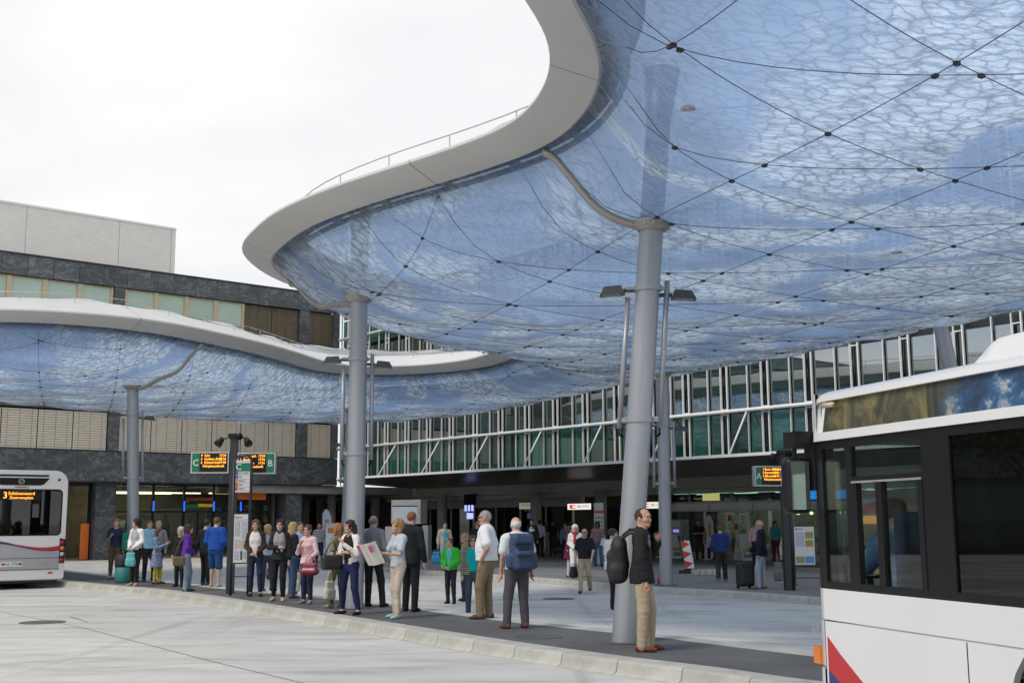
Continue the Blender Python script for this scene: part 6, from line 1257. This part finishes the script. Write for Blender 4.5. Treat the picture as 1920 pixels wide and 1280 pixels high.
# far side, floor, interior
fl([(0, .3), (12, .3), (12, 1.2), (0, 1.2)], yo(-2.5), yo(-2.55), 'flank_panel', M['buswhite']); fl([(0, 2.33), (12, 2.33), (12, 2.75), (0, 2.75)], yo(-2.5), yo(-2.55), 'roof_side', M['buswhite'])
for x0 in (0, 1.5, 3.1, 4.7, 6.3, 7.9, 9.5, 11.1): fl([(x0, 1.2), (x0+.09, 1.2), (x0+.09, 2.33), (x0, 2.33)], yo(-2.5), yo(-2.54), 'window_post', M['blackpl']); fl([(x0+.09, 1.2), (min(12, x0+1.6), 1.2), (min(12, x0+1.6), 2.33), (x0+.09, 2.33)], yo(-2.515), yo(-2.525), 'window', M['glass_bus'])
B().bx(0, 12, yo(-.06), yo(-2.49), .34, .4).obj('floor', M['rubber'], nb); B().bx(11.95, 12, 0, yo(-2.55), .3, 2.8).obj('rear_wall', M['buswhite'], nb); B().bx(.86, .9, yo(-.1), yo(-1.0), .4, 1.2).obj('cab_partition', M['blackpl'], nb)
B().bx(-.22, -.02, yo(-.15), yo(-1.6), .4, 1.05).obj('dashboard', M['blackpl'], nb)
sm_ = Blob().rbox((0, 0, .45), (.21, .21, .06), .05).rbox((.2, 0, .82), (.05, .2, .38), .05, k=.04); sme = blobmesh('passenger_seat', sm_, .03, M['seat'])
for xk in (2.4, 3.4, 4.3, 5.2, 6.1, 7.0, 7.9, 8.8):
    for yk in (-.35, -.82, -1.75, -2.2): link('passenger_seat', sme, nb, (xk, yo(yk), .4))
link('driver_seat', sme, nb, (.42, yo(-.48), .62)); sw_ = B().tube([(.0+.23*math.cos(k*math.pi/10)*.35, .23*math.sin(k*math.pi/10), .23*math.cos(k*math.pi/10)) for k in range(21)], .018, 6, cap=False).tube([(0, -.22, 0), (0, .22, 0)], .014, 5).tube([(0, 0, 0), (-.2, 0, -.4)], .03, 6)
sw_.obj('steering_wheel', M['blackpl'], nb, loc=(-.06, yo(-.48), 1.28), rot=(0, -.6, 0)); M['grabrail'] = M['orange']
for xk in (2.0, 3.9, 5.7): B().tube([(xk, yo(-.6), .4), (xk, yo(-.6), 2.6)], .018, 8).obj('grab_pole', M['galv'], nb, True)
wheel(nb, 2.72, yo(-.2), .48, 1); wheel(nb, 8.6, yo(-.2), .48, 1)
dp = nb.matrix_basis @ Vector((.4, yo(-.48), .16))
drv, darm, ds_ = person((dp.x, dp.y, .2), -16.5, 1.72, 'bus driver in light blue shirt seated behind the side window', (.14, .27, .45), NAVY, ('shoe', BLK), hair=('short', (.12, .07, .04)), arms=('wheel', 'wheel'), sleeve='short', lod=1, legs=('sit', 'sit'))
# mirror
mo = empty('mirror_mount', (0, 0, 0)); mo.parent = nb
B().bx(-.24, -.05, yo(.18), yo(-.0), 2.35, 2.49).bx(-.18, -.02, yo(.02), yo(-.06), 2.0, 2.45).obj('mirror_bracket', M['blackpl'], mo); B().tube([(-.16, yo(.12), 2.4), (-.16, yo(.13), 2.25)], .02, 6).obj('mirror_arm', M['blackpl'], mo)
bl = Blob().rbox((-.15, yo(.13), 2.04), (.075, .115, .235), .055, k=.02); link('mirror_housing', blobmesh('mirror_housing', bl, .016, M['blackpl']), mo)
mm_, t, p_, _ = newmat('mirror_glass'); p_.inputs['Metallic'].default_value = 1; p_.inputs['Roughness'].default_value = .03; p_.inputs['Base Color'].default_value = (.65, .72, .7, 1)
B().bx(-.078, -.068, yo(.045), yo(.215), 1.84, 2.24).obj('mirror_pane', mm_, mo)
# ------------------------------------------------------------------ stop furniture
def display(parent, x0, x1, z0, z1, letter, side, lines, nm, back=False):
    """LED board in the local xz plane facing -y"""
    o = B().bx(x0, x1, -.08, .08, z0, z1).obj(nm, M['galv'], parent)
    w_ = (x1-x0)*.2; gx0, gx1 = (x0+.03, x0+.03+w_) if side < 0 else (x1-.03-w_, x1-.03); bx0, bx1 = (gx1, x1-.03) if side < 0 else (x0+.03, gx0)
    B().bx(gx0, gx1, -.09, -.081, z0+.03, z1-.03).obj('letter_field', M['green'], o); B().bx(bx0, bx1, -.09, -.081, z0+.03, z1-.03).obj('led_field', M['blackpl'], o)
    text('stop_letter', letter, (z1-z0)*.42, M['white'], o, ((gx0+gx1)/2, -.092, (z0+z1)/2-.01), (math.pi/2, 0, 0))
    h = (z1-z0); fsz = h*.165
    for i, (n_, d_, t_) in enumerate(lines):
        z = z1-h*(.17+.165*i)
        if n_: text('led_text', n_, fsz, M['led'], o, (bx0+.03, -.093, z), (math.pi/2, 0, 0), 'LEFT', squash=.9)
        text('led_text', d_, fsz, M['led'], o, (bx0+(bx1-bx0)*(.17 if n_ else .12), -.093, z), (math.pi/2, 0, 0), 'LEFT', squash=.9)
        if t_: text('led_text', t_, fsz, M['led'], o, (bx1-.03, -.093, z), (math.pi/2, 0, 0), 'RIGHT', squash=.9)
    return o
def spots(parent, z, n=2):
    o = B().bx(-.13, .13, -.1, .1, z-.02, z+.09).tube([(-.28, 0, z-.03), (-.13, 0, z+.02), (.13, 0, z+.02), (.28, 0, z-.03)], .02, 6).obj('lamp_bracket', M['blackpl'], parent)
    for q, yy in ((-1, -.02), (1, -.02)): B().tube([(q*.28, yy, z-.02), (q*.36, yy-.1, z-.16)], [.06, .1], 12).obj('spotlight', M['blackpl'], o, True)
    B().tube([(.1, .0, z+.06), (.14, -.14, z+.02)], [.05, .085], 12).obj('spotlight', M['blackpl'], o, True); return o
pc = G(431, 1112, PZ); mc = empty('departure_board_mast', (pc.x, pc.y, PZ), -.0); tag(mc, 'dark mast with two amber departure boards for stops C and B', 'sign')
B().bx(-.085, .085, -.06, .06, 0, 3.55).obj('mast', M['anthracite'], mc)
display(mc, -.98, -.1, 2.73, 3.22, 'C', -1, [('4', 'Suhr', '17:34'), ('5', 'Goldern-Delfi', '17:36'), ('6', 'Dättwil-Suhr', '17:40'), ('', 'Fahrplanauskunft', '')], 'departure_board')
display(mc, .1, .98, 2.71, 3.2, 'B', 1, [('2', 'Erlinsbach', '17:34'), ('1', 'Buchs', '17:36'), ('2', 'Küttigen', '17:41'), ('', 'Fahrplanauskunft', '')], 'departure_board'); spots(mc, 3.55)
def paperboard(parent, x0, x1, y, z0, z1, kind, nm='timetable_case'):
    o = B().bx(x0-.03, x1+.03, y-.03, y+.03, z0-.03, z1+.03).obj(nm, M['anthracite'], parent); B().bx(x0, x1, y-.036, y-.031, z0, z1).obj('poster_sheet', M['paper'], o)
    W_, H_ = x1-x0, z1-z0
    def r(u0, u1, v0, v1, m_): B().bx(x0+u0*W_, x0+u1*W_, y-.039, y-.0365, z0+v0*H_, z0+v1*H_).obj('printed_block', M[m_], o)
    if kind == 'net':
        r(.06, .45, .55, .86, 'print_grey'); r(.55, .94, .5, .86, 'print_lilac'); r(.06, .3, .28, .48, 'print_lilac'); r(.36, .5, .3, .48, 'print_yellow'); r(.56, .94, .28, .46, 'print_grey'); r(.06, .4, .06, .24, 'print_lilac'); r(.5, .66, .06, .24, 'print_dark'); r(.06, .94, .885, .892, 'print_dark'); r(.72, .94, .08, .22, 'print_grey')
        text('poster_heading', 'Bahnhof', .05, M['blackpl'], o, (x0+.05*W_, y-.038, z0+.94*H_), (math.pi/2, 0, 0), 'LEFT')
    else:
        r(.05, .48, .48, .85, 'print_lilac')
        for v0 in (.68, .46): r(.54, .95, v0, v0+.2, 'print_yellow'); [r(.56+k*.13, .66+k*.13, v0+.02, v0+.17, 'print_grey') for k in range(3)]
        r(.04, .48, .04, .22, 'print_photo'); r(.52, .96, .04, .22, 'print_sky'); text('poster_heading', 'Bahnhof', .06, M['blackpl'], o, (x0+.05*W_, y-.038, z0+.94*H_), (math.pi/2, 0, 0), 'LEFT')
    return o
M['paper'] = pmat('poster_paper', (.62, .62, .63), .35, 0, .02, 2)
for k_, c_ in (('grey', (.42, .42, .44)), ('lilac', (.45, .43, .52)), ('yellow', (.55, .46, .16)), ('dark', (.08, .08, .09)), ('photo', (.25, .28, .12)), ('sky', (.08, .3, .5)), ('orange', (.6, .25, .05)), ('violet', (.16, .09, .3)), ('redp', (.5, .06, .1))): M['print_'+k_] = pmat('print_'+k_, c_, .5, 0, .35, 26)
ps = G(450, 1116, PZ); st_ = empty('bus_stop_frame', (ps.x, ps.y, PZ), .12); tag(st_, 'dark stop frame with green C flag and network map on the platform', 'sign')
B().tube([(.17, 0, 0), (.17, 0, 3.0), (.13, 0, 3.08), (.05, 0, 3.1), (-.15, 0, 3.06)], .035, 8).tube([(-.21, 0, 0), (-.21, 0, 3.0)], .03, 8).obj('frame_tube', M['anthracite'], st_, True); B().tube([(-.2, 0, .42), (.17, 0, .42)], .012, 6).obj('cross_bar', M['anthracite'], st_)
fg = B().bx(-.17, .15, -.02, .02, 2.27, 2.98).obj('stop_flag', M['paper'], st_); B().bx(-.17, .15, -.026, -.021, 2.74, 2.92).obj('green_band', M['green'], fg); text('stop_letter', 'C', .19, M['white'], fg, (-.11, -.028, 2.83), (math.pi/2, 0, 0))
for i_, (m_, t_) in enumerate((('print_violet', 'Rohr - Buchs'), ('print_violet', 'Suhr'), ('print_orange', 'Goldern'), ('print_redp', 'Delfi'), ('print_redp', 'Dättwil'))): z = 2.66-i_*.087; B().bx(-.17, -.12, -.026, -.021, z, z+.075).obj('line_colour', M[m_], fg); text('line_name', t_, .04, M['blackpl'], fg, (-.1, -.024, z+.04), (math.pi/2, 0, 0), 'LEFT'); B().bx(-.12, .15, -.023, -.021, z-.008, z-.004).obj('divider', M['print_dark'], fg)
paperboard(st_, -.17, .13, 0, .72, 1.78, 'net')
pa = G(1478, 1106, FZ); ma_ = empty('departure_board_mast', (pa.x, pa.y, FZ), .25); tag(ma_, 'dark mast with a single amber departure board for stop A', 'sign')
B().bx(-.085, .085, -.06, .06, 0, 3.35).obj('mast', M['anthracite'], ma_); display(ma_, -.82, -.1, 2.55, 3.05, 'A', -1, [('1', 'Buchs Bahnhof', '17:35'), ('2', 'Barmelweid', '17:36'), ('3', 'Biberstein', '17:42'), ('', 'Fahrplanauskunft', '')], 'departure_board'); spots(ma_, 3.35)
pi_ = G(1489, 1106, FZ); fi = empty('information_frame', (pi_.x, pi_.y, FZ), .05); tag(fi, 'dark framed information board with maps beside the stop A mast', 'sign')
B().tube([(0, 0, 0), (0, 0, 2.7)], .04, 8).obj('post', M['anthracite'], fi, True); B().tube([(.9, 0, 0), (.9, 0, 1.7)], .03, 8).obj('post', M['anthracite'], fi, True); paperboard(fi, .05, .55, 0, .62, 1.55, 'info', 'information_case'); B().tube([(0, 0, .3), (.9, 0, .3)], .014, 6).obj('cross_bar', M['anthracite'], fi)
# waste bin
pb = G(231, 1092, PZ); wb = empty('waste_bin', pb); tag(wb, 'teal waste bin with black liner next to the white cardigan woman', 'bin')
B().lathe([(.2, .0), (.22, .05), (.235, .42), (.22, .43)], 20).obj('bin_body', pmat('teal_bin', (.03, .2, .19), .5), wb, True); B().lathe([(.235, .42), (.25, .5), (.245, .72), (.2, .76), (.1, .72)], 18).obj('bin_liner', BN, wb, True)
# station signs, kiosk and small things on the far side
def boardsign(a, z, w_, h_, label, grp=None):
    o = empty('station_sign', L(a, 40.75, z), ROT2+math.pi); tag(o, label, 'sign', grp); B().bx(-w_/2-.04, w_/2+.04, -.08, .08, -h_/2-.04, h_/2+.04).obj('sign_case', M['blackpl'], o); B().bx(-w_/2, w_/2, -.086, -.081, -h_/2, h_/2).obj('sign_face', M['lit_sign'], o); return o
M['red_lit'] = emat('red_lit', (.75, .03, .03), .6)
for a, w_, lab in ((44.05, 1.75, 'lit white railway sign with red emblem over the left station entrance'), (38.9, 1.75, 'lit white railway sign with red emblem beside the far column')):
    o = boardsign(a, 2.46, w_, .3, lab); B().bx(-.7, -.27, -.092, -.087, -.09, .09).obj('emblem_field', M['red_lit'], o)
    ar = B().bx(-.47, -.3, -.096, -.093, -.022, .022)
    for q in (-1, 1): ar.add([(q*.07-.385, -.096, .06), (q*.13-.385, -.096, 0), (q*.07-.385, -.096, -.06)], [(0, 1, 2)])
    ar.bx(-.4, -.37, -.096, -.093, -.07, .07).obj('emblem_arrows', M['lit_sign'], o); text('sign_text', 'SBB CFF FFS', .17, M['print_dark'], o, (.28, -.09, 0), (math.pi/2, 0, 0))
o = boardsign(48.0, 2.55, 1.6, .34, 'pale green lit shop sign in the dark arcade'); o.children[-1].data.materials[0] = emat('green_lit', (.42, .5, .36), .35); text('sign_text', 'City am Bahnhof', .13, M['print_dark'], o, (-.15, -.09, .05), (math.pi/2, 0, 0)); B().tube([(.65, -.095, 0), (.65, -.085, 0)], .1, 14).obj('sign_roundel', M['print_dark'], o)
o = boardsign(28.9, 2.75, 2.2, .34, 'blue lit sign over the shop seen through the bus'); o.children[-1].data.materials[0] = emat('blue_lit_sign', (.01, .2, .6), .9); text('sign_text', 'Information', .24, M['white'], o, (-.2, -.09, 0), (math.pi/2, 0, 0))
kp = L(46.6, 32.0, FZ); ki = empty('screen_kiosk', kp, ROT2+math.pi+.35); tag(ki, 'tall kiosk with a large pale screen on the far pavement', 'kiosk')
B().bx(-.72, .72, -.2, .2, 0, 1.5).obj('plinth', M['anthracite'], ki); B().bx(-.85, .85, -.28, .28, 1.62, 2.75).obj('screen_housing', M['galv'], ki); B().bx(-.78, .7, -.29, -.281, 1.7, 2.42).obj('screen', pmat('pale_screen', (.45, .5, .55), .15, 0, .06, 1), ki); B().bx(-.78, .7, -.3, -.281, 2.44, 2.48).obj('screen_trim', M['blackpl'], ki); B().bx(.85, 1.2, -.15, .15, 0, 1.55).obj('side_panel', M['busgrey'], ki); B().bx(-1.3, -.85, -.15, .15, 0, 1.5).obj('side_panel', M['grey_conc'], ki); B().bx(-.4, .5, -.215, -.201, .5, 1.15).obj('poster', M['paper'], ki)
tp = at(1124, 1055, FZ); to = empty('ticket_pillar', tp, .1); tag(to, 'slim white information pillar with a red stripe at the station entrance', 'pillar')
B().bx(-.19, .19, -.1, .1, 0, 2.45).obj('pillar_body', M['busgrey'], to); B().bx(-.19, .19, -.106, -.101, 2.02, 2.14).obj('red_stripe', M['red'], to)
for i_ in range(3):
    for j_ in range(6): B().bx(-.15+i_*.11, -.08+i_*.11, -.104, -.101, 1.0+j_*.16, 1.08+j_*.16).obj('pictogram', M['print_dark'], to)
sc2 = empty('blue_monitor_stack', L(50.8, 38.9, 2.3), ROT2+math.pi); tag(sc2, 'small glowing blue monitors hanging in the dark arcade', 'monitor')
for i_ in range(3): B().bx(-.5+i_*.3, -.38+i_*.3, -.03, .03, 0, .32).obj('monitor', M['screen_blue'], sc2)
B().bx(-.3, .2, -.03, .03, -.42, -.1).obj('monitor', M['screen_blue'], sc2); B().bx(-.6, .5, .0, .02, .32, .9).obj('hanger', M['blackpl'], sc2)
am_ = empty('cash_machine', L(37.25, 40.6, FZ), ROT2+math.pi); tag(am_, 'grey cash machine with a lit header against the shop front', 'cash machine')
B().bx(-.36, .36, -.2, .3, 0, 1.75).obj('cabinet', M['busgrey'], am_); B().bx(-.28, .28, -.21, -.2, 1.42, 1.66).obj('header', M['paper'], am_); B().bx(-.16, .2, -.208, -.2, 1.18, 1.3).obj('display', emat('violet_screen', (.25, .2, .7), .9), am_); B().bx(-.2, .22, -.21, -.2, .72, 1.02).obj('keypad_recess', M['blackpl'], am_)
def aboard(p, rz, label, w_=.6, h_=1.05):
    o = empty('pavement_sign', p, rz); tag(o, label, 'sign')
    for q in (-1, 1):
        n = B().box((0, q*.16, h_/2), (w_/2, .015, h_/2), 0, (Vector((1, 0, 0)), Vector((0, 1, 0)), Vector((0, -q*.24, 1)).normalized())).obj('sign_panel', M['white'], o)
        for k, m_ in enumerate(('print_sky', 'print_yellow', 'print_photo', 'print_orange')): B().box((0, q*(.16+.018+.1-.075*k), h_*(.2+.2*k)), (w_*.4, .006, h_*.075), 0, (Vector((1, 0, 0)), Vector((0, 1, 0)), Vector((0, -q*.24, 1)).normalized())).obj('printed_block', M[m_], n)
    return o
aboard(at(1398, 1046, FZ), .5, 'white folding pavement sign by the man in the blazer', .8, 1.15); aboard(at(1262, 1047, FZ), .6, 'red and white pavement sign left of the cash machine', .5, 1.1); aboard(at(628, 1052, FZ), .2, 'menu board on the far pavement behind the woman in pink', .85, 1.7)
def flag(p, rz, label, h_=2.3):
    o = empty('beach_flag', p, rz); tag(o, label, 'flag'); B().tube([(-.2, 0, 0), (-.2, 0, h_*.9), (-.05, 0, h_)], .012, 6).lathe([(.2, 0), (.2, .04), (.02, .05)], 12, 0, (-.2, 0, 0)).obj('pole', M['galv'], o)
    po = [(-.19, .5), (.1, .6), (.22, h_*.55), (.2, h_*.85), (.08, h_*.97), (-.05, h_), (-.17, h_*.93)]; plate(po, -.006, .006, 'sail', M['sail'], o); B().bx(-.08, .1, -.01, .01, h_*.5, h_*.8).obj('printed_block', M['print_orange'], o); return o
M['sail'] = pmat('sail_cloth', (.62, .63, .68), .8, 0, .08, 6, .4, 8)
flag(G(611, 1052, FZ), .3, 'white beach flag beside the menu board', 2.3); flag(L(34.5, 39.6, FZ), ROT2+math.pi, 'pale beach flag in front of the shop window', 1.95)
# works beacon and slab
bo = empty('works_beacon', G(1296, 1074, FZ), -.15); tag(bo, 'red and white striped works beacon on a black foot', 'beacon')
bp_ = B().bx(-.14, .14, -.025, .025, .12, 1.05).obj('beacon_blade', M['white'], bo); bp_.rotation_euler = (0, -.16, 0)
for z in (.18, .5, .82): B().add([(-.13, -.028, z), (-.13, -.028, z+.2), (.13, -.028, z+.1), (.13, -.028, z-.0)], [(0, 3, 2, 1)]) if False else plate([(-.135, z), (-.135, z+.26), (.135, z+.13)], -.03, -.026, 'red_stripe', M['red'], bp_)
B().tube([(-.0, 0, 1.05), (0, 0, 1.1)], .02, 6).obj('beacon_top', M['white'], bp_); B().prism([(-.4, -.2), (.4, -.2), (.3, .2), (-.3, .2)], 0, .1).bx(-.2, .2, -.12, .12, .1, .16).obj('foot', M['rubber'], bo)
ks = empty('kerb_block_row', G(1322, 1077, FZ), .08); tag(ks, 'low row of pale concrete blocks beside the works beacon', 'blocks')
for k in range(5): B().cham(-.42+k*.21, -.22+k*.21, -.15, .15, 0, .17, .015).obj('block', M['kerb'], ks)
bt = empty('drink_bottle', G(1236, 1095, FZ)); tag(bt, 'small red bottle standing by the far column foot', 'bottle'); B().lathe([(.04, 0), (.042, .16), (.016, .22), (.016, .27)], 12).obj('bottle_body', M['busred'], bt, True)
d_ = ray(1692, 985); t_ = 36.5/(d_[0]*E2[0]+d_[1]*E2[1]); pz_ = Vector((d_[0]*t_, d_[1]*t_, FZ)); um = empty('parasol', pz_); tag(um, 'red parasol behind the nearest bus', 'parasol'); B().tube([(0, 0, 0), (0, 0, 2.6)], .03, 8).obj('pole', M['white'], um); cvs = B(); n = 8
cvs.add([(0, 0, 2.62)]+[(1.5*math.cos(k*math.pi/4), 1.5*math.sin(k*math.pi/4), 2.15) for k in range(8)]+[(1.5*math.cos(k*math.pi/4), 1.5*math.sin(k*math.pi/4), 1.97) for k in range(8)], [(0, k+1, (k+1) % 8+1) for k in range(8)]+[(k+1, k+9, (k+1) % 8+9, (k+1) % 8+1) for k in range(8)]); cvs.obj('canvas', M['red'], um); B().lathe([(.35, 0), (.35, .07), (.04, .09)], 16).obj('foot', M['iron'], um)

# ------------------------------------------------------------------ trees left of the view (mirrored in the bus windows)
LEAF = pmat('leaf', (.06, .1, .025), .6, 0, .4, 3, rnd=.1); BARK = pmat('bark', (.08, .06, .045), .9, 0, .3, 8, .5, 20)
def tree(p, h, r, label):
    o = empty('tree', p); tag(o, label, 'tree', 'street trees left of the square'); b = B(); b.tube([(0, 0, 0), (.05, .02, h*.3), (.0, .1, h*.55), (.1, .1, h*.85)], [.2, .16, .11, .04], 9); tips = []
    for k in range(9):
        a = k*2.4; z0 = h*(.3+.05*k); e = Vector((math.cos(a)*r*.7, math.sin(a)*r*.7, z0+h*.18)); b.tube([(0, 0, z0), e*.5+Vector((0, 0, z0*.5)), e], [.07, .05, .02], 6); tips.append(e)
    b.obj('trunk', BARK, o, True); vs = []; fs = []
    for k in range(2600):
        c = tips[k % 9] + Vector(rng.normal(0, r*.26, 3)) + Vector((0, 0, h*.08)); u = Vector(rng.normal(0, 1, 3)).normalized()*.12; v = u.cross(Vector(rng.normal(0, 1, 3))).normalized()*.075; n = len(vs)
        vs += [c-u, c-v, c+u, c+v]; fs.append((n, n+1, n+2, n+3))
    link('crown', mesh('crown', vs, fs, LEAF), o); return o
tree((-21, 21, 0), 8.5, 3.0, 'leafy tree just left of the square, nearest of three'); tree((-27, 27, 0), 9.5, 3.4, 'leafy tree left of the square, middle of three'); tree((-33, 31, 0), 9.0, 3.2, 'leafy tree left of the square, farthest of three')

lt = Blob().ell((0, 0, .04), (.12, .07, .035), .02).ell((.07, .03, .06), (.06, .05, .04), .02); lo_ = link('paper_litter', blobmesh('paper_litter', lt, .02, M['white'], fold=.004), None, G(988, 1063, FZ)); tag(lo_, 'crumpled white paper lying on the far pavement', 'litter')
for q in (-1, 1):
    for y in (.5, 2.0, 3.5, 5.0, 6.5, 8.0, 9.5): B().bx(q*1.274, q*1.283, y, y+1.42, 1.32, 2.62).obj('side_window', M['blackpl'], lb); B().bx(q*1.283, q*1.287, y+.05, y+1.37, 1.37, 2.57).obj('side_pane', M['glass_busdark'], lb)
    for y in (3.2, 9.1): B().tube([(q*1.268, y, .48), (q*1.279, y, .48)], .56, 24).obj('wheel_arch', M['rubber'], lb)
